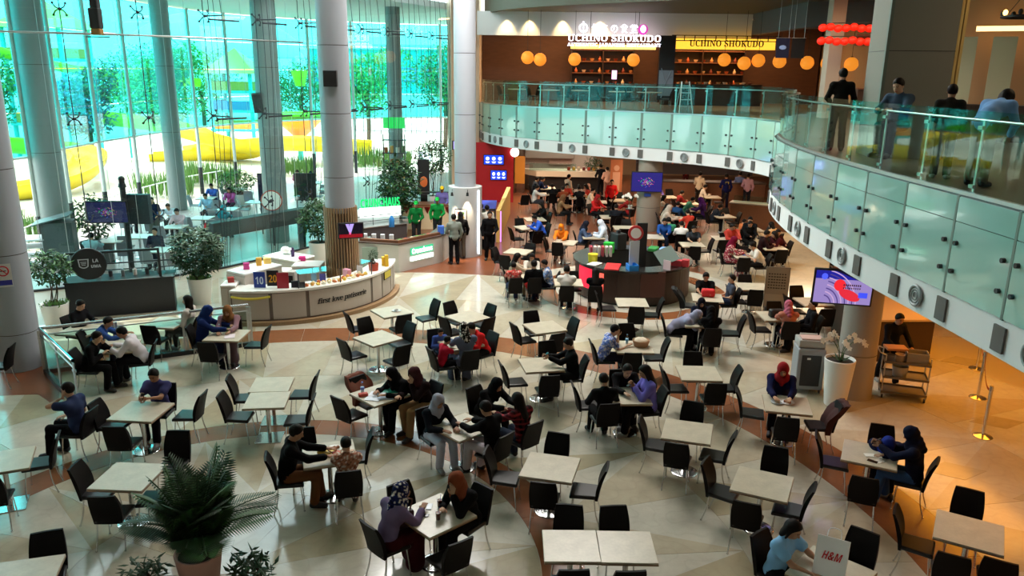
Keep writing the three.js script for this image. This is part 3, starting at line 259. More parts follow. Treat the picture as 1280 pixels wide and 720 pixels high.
const PEOPLE = [{"pose":"table","top":"#7fb0d8","legs":"#101014","head":"bob","label":"woman with dark bobbed hair in a pale blue top behind a white shopping bag","sleeve":"short","x":3.37,"z":-8.6,"yaw":0.685,"reach":0.22,"seat":1},{"pose":"doze","top":"#151a3c","legs":"#101018","head":"hijab:#1a2a7a","label":"person slumped over a table in a blue head covering and dark coat","x":6.09,"z":-11.78,"yaw":-0.33,"reach":0.22,"seat":1},{"pose":"phone","top":"#10142a","legs":"#33507a","head":"hood","label":"woman in a navy hooded jacket and jeans holding a phone","x":6.2,"z":-10.99,"yaw":-2.145,"reach":0.22,"seat":1},{"pose":"table","top":"#10133a","legs":"#0d0d18","head":"hijab:#8c1c22","label":"woman in a navy blouse and red patterned headscarf eating at a table","x":5.07,"z":-13.83,"yaw":-0.27,"reach":0.22,"seat":1},{"pose":"table","top":"#0b0b0d","legs":"#0a0a0c","head":"short","label":"young person in a black jumper seen from behind at a friends table","x":1.69,"z":-13.1,"yaw":-2.966,"reach":0.02,"seat":1},{"pose":"lean","top":"#0c0c0e","legs":"#101012","head":"short","label":"young man in a black sweatshirt turning to his friend across the table","x":2.14,"z":-14.14,"yaw":0.127,"reach":0.22,"seat":1},{"pose":"phone","top":"#6a62b4","legs":"#0b0b10","head":"long","label":"woman with long black hair in a violet blouse and dark trousers","x":2.54,"z":-13.51,"yaw":-1.444,"reach":0.02,"seat":1},{"pose":"chin","top":"floral:#6f83c8","legs":"#18182a","head":"short","label":"boy in a blue floral shirt resting his head on his hand","sleeve":"short","x":2.02,"z":-16.16,"yaw":1.688,"reach":0.22,"seat":1},{"pose":"phone","top":"#0b0b0d","legs":"#141416","head":"short","label":"man in a black shirt alone at a table looking down at a phone","x":1.24,"z":-15.1,"yaw":-1.449,"reach":0.22,"seat":1},{"pose":"doze","top":"#8a8aa2","legs":"#0c0c0e","head":"hijab:#9494ac","label":"girl in a lilac grey hooded top bending low over a table","x":3.89,"z":-18.03,"yaw":1.437,"reach":0.22,"seat":1},{"pose":"table","top":"#0c1026","legs":"#0c0c14","head":"hijab:#0a0c18","label":"small girl in a dark navy headscarf writing at a table","s":0.88,"x":4.61,"z":-18.48,"yaw":-0.11,"reach":0.05,"seat":1},{"pose":"table","top":"#0b0b0d","legs":"#0b0b0d","head":"hijab:#0a0a0c","label":"woman wrapped in black seen from behind at a table","x":4.62,"z":-17.4,"yaw":3.081,"reach":0.22,"seat":1},{"pose":"table","top":"#0c0c0e","legs":"#111","head":"short","label":"young man in a black tee with white lettering behind a red bag","sleeve":"short","print":1,"x":5.26,"z":-20.79,"yaw":-0.178,"reach":0.22,"seat":1},{"pose":"rest","top":"#3c4250","legs":"#15213c","head":"short","label":"boy in a grey tee and jeans sitting sideways at a table","sleeve":"short","s":0.92,"x":5.85,"z":-20.53,"yaw":-1.602,"reach":0.2,"seat":1},{"pose":"table","top":"#b0705e","legs":"#12141c","head":"hijab:#a8586a","label":"woman in a pink headscarf and salmon top seen from behind","x":6.61,"z":-17.98,"yaw":-3.214,"reach":0.22,"seat":1},{"pose":"rest","top":"#0d0e12","legs":"#0d0e12","head":"short","label":"man in a dark jacket seated beside the woman in a pink headscarf","x":7.14,"z":-18.1,"yaw":-1.667,"reach":0.22,"seat":1},{"pose":"table","top":"floral:#a03a4a","legs":"floral:#8a3a48","head":"hijab:#6a0f2a","label":"woman in a long pink floral dress and maroon headscarf","skirt":1,"x":7.14,"z":-25.49,"yaw":1.496,"reach":0.12,"seat":1},{"pose":"lean","top":"#cfc8bd","legs":"#141416","head":"short","label":"young man in a white top leaning over a table opposite the maroon headscarf","sleeve":"short","x":8.03,"z":-24.87,"yaw":-1.597,"reach":0.02,"seat":1},{"pose":"table","top":"#30080c","legs":"#120808","head":"short","label":"diner in a dark red shirt by the brown counter","x":9.22,"z":-27.19,"yaw":0.134,"reach":0.22,"seat":1},{"pose":"lean","top":"#3a0a10","legs":"#120a0a","head":"long","label":"long haired diner in a dark red blouse","x":9.4,"z":-26.93,"yaw":-1.559,"reach":0.05,"seat":1},{"pose":"table","top":"#200a0c","legs":"#120808","head":"short","label":"diner in maroon with crossed arms","x":8.56,"z":-26.59,"yaw":1.558,"reach":0.02,"seat":1},{"pose":"lean","top":"#d2584a","legs":"#1a1010","head":"short","label":"person in a bright salmon shirt leaning across a table","x":8.09,"z":-28.68,"yaw":-0.125,"reach":0.22,"seat":1},{"pose":"table","top":"#0b0b0d","legs":"#101010","head":"short","label":"diner in black hunched opposite the salmon shirt","x":8.69,"z":-28.68,"yaw":0.095,"reach":0.22,"seat":1},{"pose":"table","top":"#2a2e34","legs":"#15161a","head":"short","label":"man in a charcoal tee with both arms on the table","sleeve":"short","x":6.39,"z":-27.5,"yaw":-0.052,"reach":0.22,"seat":1},{"pose":"table","top":"#20488a","legs":"#141a2c","head":"short","label":"man in a blue shirt seated behind the round kiosk","x":5.6,"z":-28.73,"yaw":-0.214,"reach":0.22,"seat":1},{"pose":"table","top":"#e0781e","legs":"#50280c","head":"hijab:#e07a1c","label":"woman wearing a vivid orange headscarf and robe","x":1.75,"z":-27.64,"yaw":-0.265,"reach":0.22,"seat":1},{"pose":"lean","top":"#2f58c0","legs":"#101018","head":"short","label":"man in a bright blue shirt seen from behind at a small table","x":1.11,"z":-29.57,"yaw":-1.2,"reach":0.1,"seat":1},{"pose":"table","top":"#0b0b0d","legs":"#0c0c0e","head":"long","label":"long haired woman in black on the red paving","x":1.27,"z":-32.05,"yaw":-1.246,"reach":0.12,"seat":1},{"pose":"table","top":"#d0ccc4","legs":"#3a3a40","head":"short","label":"man in a white shirt at the first table under the low ceiling","x":1.01,"z":-37.33,"yaw":1.693,"reach":0.22,"seat":1},{"pose":"table","top":"#141416","legs":"#0b0b0d","head":"short","label":"diner in black facing the man in a white shirt","x":1.88,"z":-37.61,"yaw":-3.044,"reach":0.22,"seat":1},{"pose":"table","top":"#101c3a","legs":"#0b0b0d","head":"short","label":"diner in dark blue in front of the long white counter","x":1.36,"z":-40.08,"yaw":1.737,"reach":0.02,"seat":1},{"pose":"table","top":"#c8d4e4","legs":"#8090a8","head":"hijab:#d4dcea","label":"woman in a white headscarf beside the round kiosk","x":3.31,"z":-28.08,"yaw":-1.547,"reach":0.02,"seat":1},{"pose":"table","top":"#4a5a78","legs":"#202838","head":"hijab:#1a1c28","label":"woman in a dark headscarf and blue top beside the kiosk","x":2.51,"z":-28.17,"yaw":1.521,"reach":0.02,"seat":1},{"pose":"table","top":"#b8a48c","legs":"#6a5a40","head":"long","label":"woman with long black hair in a beige top at the crowded family table","x":0.01,"z":-22.66,"yaw":1.752,"reach":0.22,"seat":1},{"pose":"table","top":"floral:#d05048","legs":"#26304a","head":"short","label":"child in a red and white patterned shirt seen from behind","s":0.9,"x":0.06,"z":-21.71,"yaw":-2.961,"reach":0.22,"seat":1},{"pose":"table","top":"#c8c0b4","legs":"#202024","head":"long","label":"woman in a white top facing us at the crowded family table","x":0.58,"z":-22.99,"yaw":-0.015,"reach":0.22,"seat":1},{"pose":"table","top":"floral:#6f8cc0","legs":"#141a30","head":"short","label":"boy in a blue and white patterned shirt","s":0.95,"x":1.06,"z":-22.13,"yaw":-1.61,"reach":0.02,"seat":1},{"pose":"rest","top":"#101012","legs":"#c81e1e","head":"short","label":"seated person in bright red shorts beside the family table","x":0.61,"z":-21.75,"yaw":-3.01,"reach":0.22,"seat":1},{"pose":"table","top":"#d8d2cc","legs":"#14161c","head":"short","label":"man in a white tee seen from behind beside the dark kiosk","sleeve":"short","x":1.5,"z":-20.94,"yaw":-3.165,"reach":0.22,"seat":1},{"pose":"table","top":"#0d0d0f","legs":"#0d0d0f","head":"long","label":"woman in a black tee with bare legs beside the dark kiosk","sleeve":"short","x":2.29,"z":-20.94,"yaw":-3.214,"reach":0.22,"seat":1},{"pose":"lean","top":"#0b0b0d","legs":"#0e0e10","head":"hijab:#0c0c0e","label":"woman in a black headscarf beside the open books","x":-1.95,"z":-13.71,"yaw":-0.792,"reach":0.11,"seat":1},{"pose":"chin","top":"#17090b","legs":"#8a6a48","head":"hijab:#3a1c20","label":"woman in a maroon headscarf and khaki trousers beside the open books","x":-1.59,"z":-13.48,"yaw":-0.767,"reach":0.2,"seat":1},{"pose":"table","top":"#3a4c8a","legs":"#20283c","head":"short","label":"toddler in a blue bib at the family table","s":0.7,"x":-1.59,"z":-16.52,"yaw":0.424,"reach":0.02,"seat":1},{"pose":"lean","top":"#c01c1c","legs":"#16161a","head":"short","label":"man in a red shirt leaning over the family table","x":-0.63,"z":-16.45,"yaw":-0.903,"reach":0.07,"seat":1},{"pose":"table","top":"#b01830","legs":"#101014","head":"short","label":"small child in a crimson tee at the family table","s":0.74,"sleeve":"short","x":-1.44,"z":-15.67,"yaw":2.068,"reach":0.22,"seat":1},{"pose":"table","top":"#565c70","legs":"#565c70","head":"hijab:#17150f","label":"woman in a black patterned headscarf and grey dress seen from behind","skirt":1,"hfl":1,"x":-0.95,"z":-15.72,"yaw":-2.718,"reach":0.22,"seat":1},{"pose":"table","top":"#0e1018","legs":"#b4b4c4","head":"hijab:#8c8c98","label":"woman in a grey headscarf and pale trousers at the table of four","x":-1.29,"z":-12.29,"yaw":0.661,"reach":0.08,"seat":1},{"pose":"lean","top":"#0a0a0c","legs":"#0c0c0e","head":"hijab:#0a0a0c","label":"woman in a black headscarf facing us at the table of four","x":-0.47,"z":-13.27,"yaw":0.784,"reach":0.22,"seat":1},{"pose":"table","top":"#0c0c0e","legs":"#b8b0b8","head":"short","label":"boy in a black top and pale trousers at the table of four","x":-0.29,"z":-11.73,"yaw":-2.26,"reach":0.22,"seat":1},{"pose":"table","top":"plaid:#4a1218","legs":"#2a3040","head":"long","label":"dark haired woman in a red plaid top at the table of four","x":0.21,"z":-12.22,"yaw":-2.407,"reach":0.21,"seat":1},{"pose":"chin","top":"#6a5a78","legs":"#3a0c14","head":"hijab:#1a2250","label":"woman in a lavender top and blue floral headscarf leaning on one hand","skirt":1,"hfl":1,"x":-1.58,"z":-9.12,"yaw":2.344,"reach":0.22,"seat":1},{"pose":"chin","top":"#0a0a0c","legs":"#0c0c0e","head":"hijab:#7a4028","label":"woman in black with a rust brown headscarf touching her chin","x":-0.57,"z":-9.68,"yaw":-0.724,"reach":0.1,"seat":1},{"pose":"table","top":"#0a0a0c","legs":"#6a4428","head":"short","label":"man in a black hooded top with a bright snack packet","x":-3.35,"z":-10.79,"yaw":1.831,"reach":0.22,"seat":1},{"pose":"table","top":"floral:#a8705a","legs":"floral:#7a5a50","head":"short","label":"child in a red and beige floral outfit seen from behind","s":0.92,"x":-2.41,"z":-10.58,"yaw":-2.881,"reach":0.21,"seat":1},{"pose":"phone","top":"#3a3a64","legs":"#14141c","head":"short","label":"man in a violet blue polo looking at his phone","sleeve":"short","x":-6.34,"z":-13.18,"yaw":-0.054,"reach":0.22,"seat":1},{"pose":"call","top":"#2a3454","legs":"#0c0c10","head":"short","label":"man in a dark blue shirt holding a phone to his ear","sleeve":"short","x":-7.39,"z":-12.33,"yaw":-1.658,"reach":0.3,"seat":1},{"pose":"lean","top":"#2c4a86","legs":"#141a28","head":"short","label":"man in a blue shirt at the table beside the glass handrail","x":-9.13,"z":-16.38,"yaw":1.745,"reach":0.2,"seat":1},{"pose":"chin","top":"#0b0b0d","legs":"#0b0b0d","head":"short","label":"person in black eating beside the glass handrail","x":-8.66,"z":-15.2,"yaw":1.671,"reach":0.02,"seat":1},{"pose":"lean","top":"#c9c2c6","legs":"#15151a","head":"short","label":"man in a pale dotted shirt leaning over the table beside the handrail","x":-7.82,"z":-15.68,"yaw":-1.348,"reach":0.13,"seat":1},{"pose":"table","top":"#10204e","legs":"#0e1430","head":"hijab:#13285c","label":"woman in a royal blue headscarf beside the handrail","x":-6.94,"z":-16.83,"yaw":1.643,"reach":0.22,"seat":1},{"pose":"table","top":"#8a6a72","legs":"#5a4a50","head":"hijab:#7a5230","label":"woman in a brown headscarf reading a magazine","skirt":1,"x":-6.46,"z":-17.23,"yaw":0.097,"reach":0.19,"seat":1},{"pose":"table","top":"#101014","legs":"#101014","head":"short","label":"man in black bending over a table behind the glass handrail","x":-10.03,"z":-17.36,"yaw":1.309,"reach":0.02,"seat":1},{"pose":"rest","top":"#c4bcb4","legs":"#141416","head":"long","label":"woman in a white cardigan behind the glass handrail","x":-7.61,"z":-17.62,"yaw":-1.588,"reach":0.02,"seat":1},{"pose":"table","top":"#7a2020","legs":"#141414","head":"short","label":"diner in a brick red shirt deep under the low ceiling","x":7.64,"z":-36.19,"yaw":1.78,"reach":0.02,"seat":1},{"pose":"table","top":"#b8a890","legs":"#202020","head":"long","label":"long haired diner in a cream blouse under the low ceiling","x":6.22,"z":-32.26,"yaw":1.466,"reach":0.02,"seat":1},{"pose":"lean","top":"#3a7a66","legs":"#181818","head":"short","label":"diner in a sea green tee under the low ceiling","x":7.56,"z":-34.37,"yaw":1.641,"reach":0.02,"seat":1},{"pose":"table","top":"#5a4a8a","legs":"#181818","head":"hijab:#7a5ab0","label":"diner in a violet headscarf under the low ceiling","x":6.94,"z":-38.04,"yaw":0.091,"reach":0.02,"seat":1},{"pose":"table","top":"#c8bcb0","legs":"#202024","head":"short","label":"diner in a pale shirt beside the tiled bar counter","x":9.18,"z":-38.25,"yaw":1.522,"reach":0.02,"seat":1},{"pose":"table","top":"#943024","legs":"#1a1010","head":"hijab:#a03028","label":"diner in a red headscarf under the hanging screen","x":4.42,"z":-36.89,"yaw":1.798,"reach":0.02,"seat":1},{"pose":"table","top":"#c8a890","legs":"#202020","head":"short","label":"diner in a peach shirt under the low ceiling","x":3.53,"z":-36.26,"yaw":1.379,"reach":0.02,"seat":1},{"pose":"lean","top":"#20242c","legs":"#141414","head":"short","label":"diner in slate grey near the brown counter","x":8.38,"z":-32.79,"yaw":1.672,"reach":0.02,"seat":1},{"pose":"table","top":"#c06a3a","legs":"#181010","head":"short","label":"child in an orange tee near the brown counter","s":0.8,"x":8.74,"z":-29.82,"yaw":1.648,"reach":0.02,"seat":1},{"pose":"table","top":"#8a1c1c","legs":"#141416","head":"short","label":"diner in dark crimson beside the violet screen","x":5.03,"z":-34.13,"yaw":-2.2,"reach":0.1,"seat":1},{"pose":"table","top":"#c8b8a8","legs":"#141416","head":"hijab:#b0a090","label":"diner in a sand headscarf behind the kiosk","x":6.16,"z":-31.57,"yaw":1.5,"reach":0.1,"seat":1},{"pose":"table","top":"#20406a","legs":"#141416","head":"short","label":"diner in petrol blue under the low ceiling","x":6.85,"z":-32.79,"yaw":2.6,"reach":0.1,"seat":1},{"pose":"table","top":"#d8c0b0","legs":"#141416","head":"long","label":"long haired diner in blush pink under the low ceiling","x":6.48,"z":-34.46,"yaw":1.7,"reach":0.1,"seat":1},{"pose":"table","top":"#3a1a50","legs":"#141416","head":"hijab:#5a2a80","label":"diner in a purple headscarf under the low ceiling","x":8.21,"z":-33.72,"yaw":-2.0,"reach":0.1,"seat":1},{"pose":"table","top":"#c84030","legs":"#141416","head":"short","label":"child in a tomato red tee under the low ceiling","x":6.98,"z":-30.89,"yaw":-2.8,"reach":0.1,"seat":1},{"pose":"table","top":"#181a20","legs":"#141416","head":"short","label":"diner in black near the man in red","x":4.19,"z":-31.8,"yaw":3.0,"reach":0.1,"seat":1},{"pose":"table","top":"#8a6a4a","legs":"#141416","head":"hijab:#6a4a30","label":"party guest in a coffee brown headscarf","x":2.04,"z":-34.1,"yaw":1.7,"reach":0.1,"seat":1},{"pose":"table","top":"#b82020","legs":"#141416","head":"hijab:#902020","label":"party guest in a dark red headscarf","x":3.58,"z":-34.22,"yaw":0.7,"reach":0.1,"seat":1},{"pose":"table","top":"#30343c","legs":"#141416","head":"short","label":"diner in grey before the long white counter","x":1.07,"z":-40.21,"yaw":1.8,"reach":0.1,"seat":1},{"pose":"table","top":"#a83a30","legs":"#141416","head":"short","label":"diner in rust red behind the salmon shirt","x":7.81,"z":-28.0,"yaw":0.4,"reach":0.1,"seat":1},{"pose":"table","top":"#101418","legs":"#141416","head":"short","label":"diner in black beside the tiled bar","x":8.94,"z":-29.32,"yaw":-0.4,"reach":0.1,"seat":1},{"pose":"table","top":"#d8b080","legs":"#141416","head":"bob","label":"fair haired child near the tiled bar","x":9.55,"z":-28.42,"yaw":-2.5,"reach":0.1,"seat":1},{"pose":"table","top":"#d8d4d0","legs":"#141416","head":"short","label":"diner in a white shirt behind the charcoal tee","x":6.12,"z":-28.19,"yaw":3.0,"reach":0.1,"seat":1},{"pose":"table","top":"#3a8a6a","legs":"#141416","head":"short","label":"diner in mint green behind the charcoal tee","x":5.83,"z":-28.79,"yaw":-2.8,"reach":0.1,"seat":1},{"pose":"table","top":"#b03a2a","legs":"#181010","head":"short","label":"party guest in a red shirt","x":2.53,"z":-37.76,"yaw":0.192,"reach":0.05,"seat":1},{"pose":"table","top":"#c8463a","legs":"#181010","head":"long","label":"party guest in a scarlet blouse","x":3.62,"z":-37.81,"yaw":-1.525,"reach":0.11,"seat":1},{"pose":"table","top":"#7a3a20","legs":"#181010","head":"short","label":"party guest in rust brown seen from behind","x":2.34,"z":-36.67,"yaw":-2.95,"reach":0.22,"seat":1},{"pose":"table","top":"#101012","legs":"#101012","head":"short","label":"party guest in black seen from behind","x":3.11,"z":-36.73,"yaw":-2.95,"reach":0.22,"seat":1},{"pose":"table","top":"#d8d0c8","legs":"#181818","head":"short","label":"party guest in a white shirt","x":3.13,"z":-37.97,"yaw":0.168,"reach":0.22,"seat":1},{"pose":"table","top":"#e0b8a0","legs":"#181818","head":"hijab:#c89a88","label":"party guest in a pale pink headscarf","x":3.61,"z":-38.01,"yaw":-0.028,"reach":0.22,"seat":1},{"pose":"rest","top":"#d8d8d4","legs":"#2a2a30","head":"short","label":"seated person in white beside the hanging terrace screen","x":-15.19,"z":-31.35,"yaw":0.154,"reach":0.22,"seat":1},{"pose":"table","top":"#b89aa4","legs":"#20222a","head":"short","label":"seated man in a dusty pink shirt on the terrace","x":-12.65,"z":-29.48,"yaw":0.049,"reach":0.16,"seat":1},{"pose":"table","top":"#5a72a8","legs":"#20242e","head":"short","label":"seated man in a blue shirt on the terrace facing a friend","x":-14.4,"z":-31.39,"yaw":0.0,"reach":0.22,"seat":1},{"pose":"lean","top":"#c8d4de","legs":"#20242e","head":"short","label":"seated man in a pale shirt pointing across a terrace table","x":-13.73,"z":-31.39,"yaw":0.024,"reach":0.22,"seat":1},{"pose":"table","top":"#1f7f8c","legs":"#15303a","head":"hijab:#1f8a98","label":"seated woman in a teal headscarf on the terrace","x":-11.23,"z":-30.15,"yaw":-3.166,"reach":0.22,"seat":1},{"pose":"table","top":"#0d0d10","legs":"#0d0d10","head":"cap:#b01c24","label":"seated man in black with a red cap on the terrace","x":-10.63,"z":-27.13,"yaw":0.003,"reach":0.05,"seat":1},{"pose":"rest","top":"#141c34","legs":"#1c2434","head":"short","label":"man in dark blue leaning back on a terrace chair","x":-11.89,"z":-25.68,"yaw":0.07,"reach":0.22,"seat":1},{"pose":"table","top":"#3a5aa8","legs":"#1a2440","head":"short","label":"seated man in a bright blue shirt by the terrace planter","x":-13.9,"z":-36.35,"yaw":0.014,"reach":0.22,"seat":1},{"pose":"table","top":"#d8b8b0","legs":"#30303a","head":"short","label":"seated woman in pale pink at the edge of the terrace","x":-14.22,"z":-39.11,"yaw":0.143,"reach":0.22,"seat":1},{"pose":"table","top":"#b04a8c","legs":"#30243a","head":"long","label":"seated woman in a magenta top on the terrace","x":-12.76,"z":-35.4,"yaw":0.098,"reach":0.22,"seat":1},{"pose":"table","top":"#8ab4d0","legs":"#2a3440","head":"short","label":"seated man in sky blue on the terrace","x":-13.08,"z":-33.44,"yaw":0.073,"reach":0.22,"seat":1},{"pose":"table","top":"#d06a84","legs":"#302030","head":"short","label":"seated person in rose pink at the far end of the terrace","x":-11.37,"z":-41.67,"yaw":0.168,"reach":0.22,"seat":1},{"pose":"table","top":"#e4a0b0","legs":"#302030","head":"short","label":"seated person in pale rose at the far end of the terrace","x":-10.66,"z":-41.72,"yaw":-0.003,"reach":0.22,"seat":1},{"pose":"table","top":"#d88a98","legs":"#302030","head":"long","label":"long haired person in coral pink at the far end of the terrace","x":-10.44,"z":-39.54,"yaw":0.024,"reach":0.22,"seat":1},{"pose":"table","top":"#8fb4bc","legs":"#3a4a5a","head":"short","label":"broad man in a pale teal shirt with his back turned on the terrace","x":-13.52,"z":-24.68,"yaw":-3.086,"reach":0.3,"seat":1},{"pose":"stand","top":"#0b0b0d","legs":"#0c0c0e","head":"short","label":"standing man dressed all in black on the red paving","x":-0.81,"z":-27.31,"y":0,"yaw":0.087,"seat":0},{"pose":"stand","top":"#d8d4cc","legs":"#101014","head":"short","label":"standing man in a white shirt beside the yellow framed stall","x":-0.95,"z":-28.99,"y":0,"yaw":3.491,"seat":0},{"pose":"stand","top":"#4a4c40","legs":"#1a1a1a","head":"short","label":"standing man in an olive jacket at the yellow framed stall","x":-1.2,"z":-29.11,"y":0,"yaw":3.142,"seat":0},{"pose":"stand","top":"#7a8078","legs":"#0f0f12","head":"short","label":"customer in a grey green shirt at the salad counter","x":-2.01,"z":-26.64,"y":0,"yaw":3.491,"seat":0},{"pose":"stand","top":"#0b0b0d","legs":"#5a5044","head":"hijab:#0b0b0d","label":"customer in a black headscarf and khaki trousers at the salad counter","x":-1.84,"z":-27.5,"y":0,"yaw":3.316,"seat":0},{"pose":"stand","top":"#0f6a30","legs":"#2a2e30","head":"cap:#0f8a34","label":"salad bar worker in a green cap and green sleeves beside the blue bottle","x":-3.68,"z":-29.67,"y":0,"yaw":0.087,"seat":0},{"pose":"stand","top":"#128038","legs":"#2a2e30","head":"cap:#14963a","label":"salad bar worker in a green cap beside the customers","x":-2.95,"z":-30.46,"y":0,"yaw":0.087,"seat":0},{"pose":"stand","top":"#6a62a0","legs":"#24242c","head":"cap:#e0b020","label":"stall worker in a yellow cap and violet polo","x":-3.01,"z":-33.25,"y":0,"yaw":0.087,"seat":0},{"pose":"stand","top":"#c01818","legs":"#101014","head":"short","label":"standing man in a bright red shirt under the low ceiling","x":4.58,"z":-36.7,"y":0,"yaw":0.0,"seat":0},{"pose":"stand","top":"#d0b8a0","legs":"#c8b098","head":"short","label":"standing host in a long beige shirt beside the party table","x":2.64,"z":-38.11,"y":0,"yaw":2.094,"seat":0},{"pose":"stand","top":"#15151a","legs":"#15151a","head":"short","label":"standing man in a dark jacket near the potted plant","x":4.68,"z":-42.32,"y":0,"yaw":3.491,"seat":0},{"pose":"stand","top":"#c8a090","legs":"#8a6a60","head":"short","label":"standing person in a dusty pink top near the potted plant","x":4.96,"z":-41.79,"y":0,"yaw":3.316,"seat":0},{"pose":"stand","top":"#c83a2a","legs":"#401414","head":"short","label":"standing person in a bright orange red top at the back of the hall","x":9.96,"z":-45.76,"y":0,"yaw":3.142,"seat":0},{"pose":"stand","top":"#c8b49c","legs":"#201c18","head":"short","label":"standing waiter in a cream shirt under the low ceiling","x":9.32,"z":-39.55,"y":0,"yaw":2.618,"seat":0},{"pose":"stand","top":"#10164a","legs":"#141428","head":"short","label":"person in a navy football shirt numbered ten","num":1,"x":10.43,"z":-38.68,"y":0,"yaw":3.229,"seat":0},{"pose":"stand","top":"#7a8ac0","legs":"#20202a","head":"short","label":"person in a light blue shirt at the tiled bar","x":11.52,"z":-40.21,"y":0,"yaw":2.967,"seat":0},{"pose":"stand","top":"#c09ab0","legs":"#20202a","head":"short","label":"person in a pale mauve shirt at the tiled bar","x":11.65,"z":-39.24,"y":0,"yaw":2.967,"seat":0},{"pose":"stand","top":"#152040","legs":"#5a6058","head":"short","label":"standing man in a navy tee on the terrace","sleeve":"short","x":-13.63,"z":-29.52,"y":0,"yaw":0.349,"seat":0},{"x":8.2,"z":-16.15,"y":0,"yaw":0.15,"seat":0,"pose":"push","top":"#0e1018","legs":"#0c0c10","head":"short","label":"cleaner in a dark uniform with grey shoulders pushing a trolley"},{"pose":"walk","top":"#15151a","legs":"#14141c","head":"short","label":"passer by whose shoe shows at the border of the warm floor","x":7.66,"z":-9.85,"yaw":1.5,"seat":0,"y":0},{"pose":"stand","top":"#14130f","legs":"#101010","head":"short","label":"man in a dark jacket standing with his back to the upper glass railing","x":6.95,"z":-17.3,"y":4.9,"yaw":3.0,"seat":0},{"pose":"table","top":"#3a4a5c","legs":"#202830","head":"short","label":"smiling person in slate blue beside the square pillar upstairs","x":6.75,"z":-14.2,"y":5.1,"yaw":-0.9,"seat":1,"reach":0.1},{"pose":"stand","top":"#26221c","legs":"#26221c","head":"short","label":"short person with black hair behind the upper glass railing","s":0.88,"x":6.85,"z":-12.75,"y":4.9,"yaw":2.6,"seat":0},{"pose":"bend","top":"#7aa4d8","legs":"#7a6a58","head":"long","label":"person in a pale blue shirt bending over behind the upper glass railing","x":6.95,"z":-11.9,"y":4.9,"yaw":2.2,"seat":0},{"pose":"stand","top":"#1a2e52","legs":"#141820","head":"short","label":"person in dark blue at the near end of the upper glass railing","s":0.94,"x":7.35,"z":-10.3,"y":4.9,"yaw":3.3,"seat":0}];
// ------------------------------------------------------------------ tables and chairs
const chairSeat = (() => { const g = rbx(0.43, 0.06, 0.43, 0.025, 0, 0.42, 0.0, 0, 2); const p = g.attributes.position; for (let i = 0; i < p.count; i++) { const z = p.getZ(i), x = p.getX(i); p.setX(i, x * (1 - 0.12 * (0.215 - z) / 0.43)); p.setY(i, p.getY(i) + 0.012 * Math.cos(x * 6) * Math.cos(z * 5) - (z > 0.16 ? (z - 0.16) * 0.25 : 0)); } g.computeVertexNormals(); return g; })();
const chairBack = (() => { const g = new RoundedBoxGeometry(0.41, 0.5, 0.045, 3, 0.018); const s = new THREE.BoxGeometry(0.41, 0.5, 0.045, 6, 8, 1); const p = s.attributes.position; for (let i = 0; i < p.count; i++) { let x = p.getX(i), y = p.getY(i) + 0.25, z = p.getZ(i); const t = y / 0.5; x *= 0.94 + 0.1 * Math.sin(t * PI * 0.8) - 0.13 * t * t; z = z * (0.75 + 0.5 * Math.sin(t * PI)) - 0.2 - 0.11 * t * t - 0.015 * t + 0.028 * Math.cos(x * 5) * -1 + 0.0; p.setXYZ(i, x, 0.41 + y * 0.98, z + 0.028); } s.computeVertexNormals(); g.dispose(); return s; })();
const chairLegs = [[-1, 1], [1, 1], [-1, -1], [1, -1]].map(([sx, sz]) => M([tube([[sx * 0.17, 0.43, sz * 0.16], [sx * 0.185, 0.2, sz * 0.185], [sx * 0.195, 0.008, sz * (sz < 0 ? 0.245 : 0.2)]], 0.0105, 5, 6), cyl(0.014, 0.014, 0.016, sx * 0.195, 0, sz * (sz < 0 ? 0.245 : 0.2), 8)]));
function makeChair(style) {
  const c = new THREE.Group();
  const sm = style === 'out' ? cm('#8f9298', 0.5) : MAT.seat, bm = style === 'out' ? cm('#84878e', 0.5) : MAT.seatBack;
  part('seat', chairSeat, sm, c); part('backrest', chairBack, bm, c);
  for (const l of chairLegs) part('leg', l, MAT.chrome, c);
  return c;
}
const topCache = {};
function makeTable(sz, base, style) {
  const t = new THREE.Group();
  const k = sz + base;
  const G = topCache[k] ??= { top: planUV(rbx(sz - 0.006, 0.026, sz - 0.006, 0.006, 0, 0.726, 0)), edge: rbx(sz, 0.02, sz, 0.006, 0, 0.707, 0), post: M([cyl(0.038, 0.038, 0.69, 0, 0.02, 0, 16), bx(sz * 0.55, 0.02, 0.05, 0, 0.69, 0), bx(0.05, 0.02, sz * 0.55, 0, 0.69, 0)]),
    base: base === 'r' ? lathe([[0.001, 0.04], [0.05, 0.038], [0.06, 0.022], [0.2, 0.016], [0.225, 0.01], [0.228, 0], [0.001, 0]], 36) : M([rbx(0.46, 0.016, 0.46, 0.005)]) };
  part('tabletop', G.top, style === 'out' ? cm('#e6e4de', 0.4) : MAT.tableTop, t); part('edge_band', G.edge, MAT.tableEdge, t); part('post', G.post, MAT.chrome, t); part('foot_plate', G.base, MAT.chrome, t);
  return t;
}
const tableOf = {};
for (const [id, x, z, yaw, d, base, sz, style] of TABLES) {
  tableOf[id] = { d, x, z, yaw, style };
  if (id === 'edge' || id === 'more') continue;
  const t = makeTable(sz, base, style); t.name = numbered(style === 'out' ? 'terrace_table' : 'cafe_table'); t.position.set(x, 0, z); t.rotation.y = yaw; scene.add(t);
  const shared = TABLES.filter((r) => r[4] === d).length > 1;
  tag(t, (style === 'out' ? 'small white table ' : 'square cream table ') + d, 'table', shared ? 'tables ' + d : undefined);
}
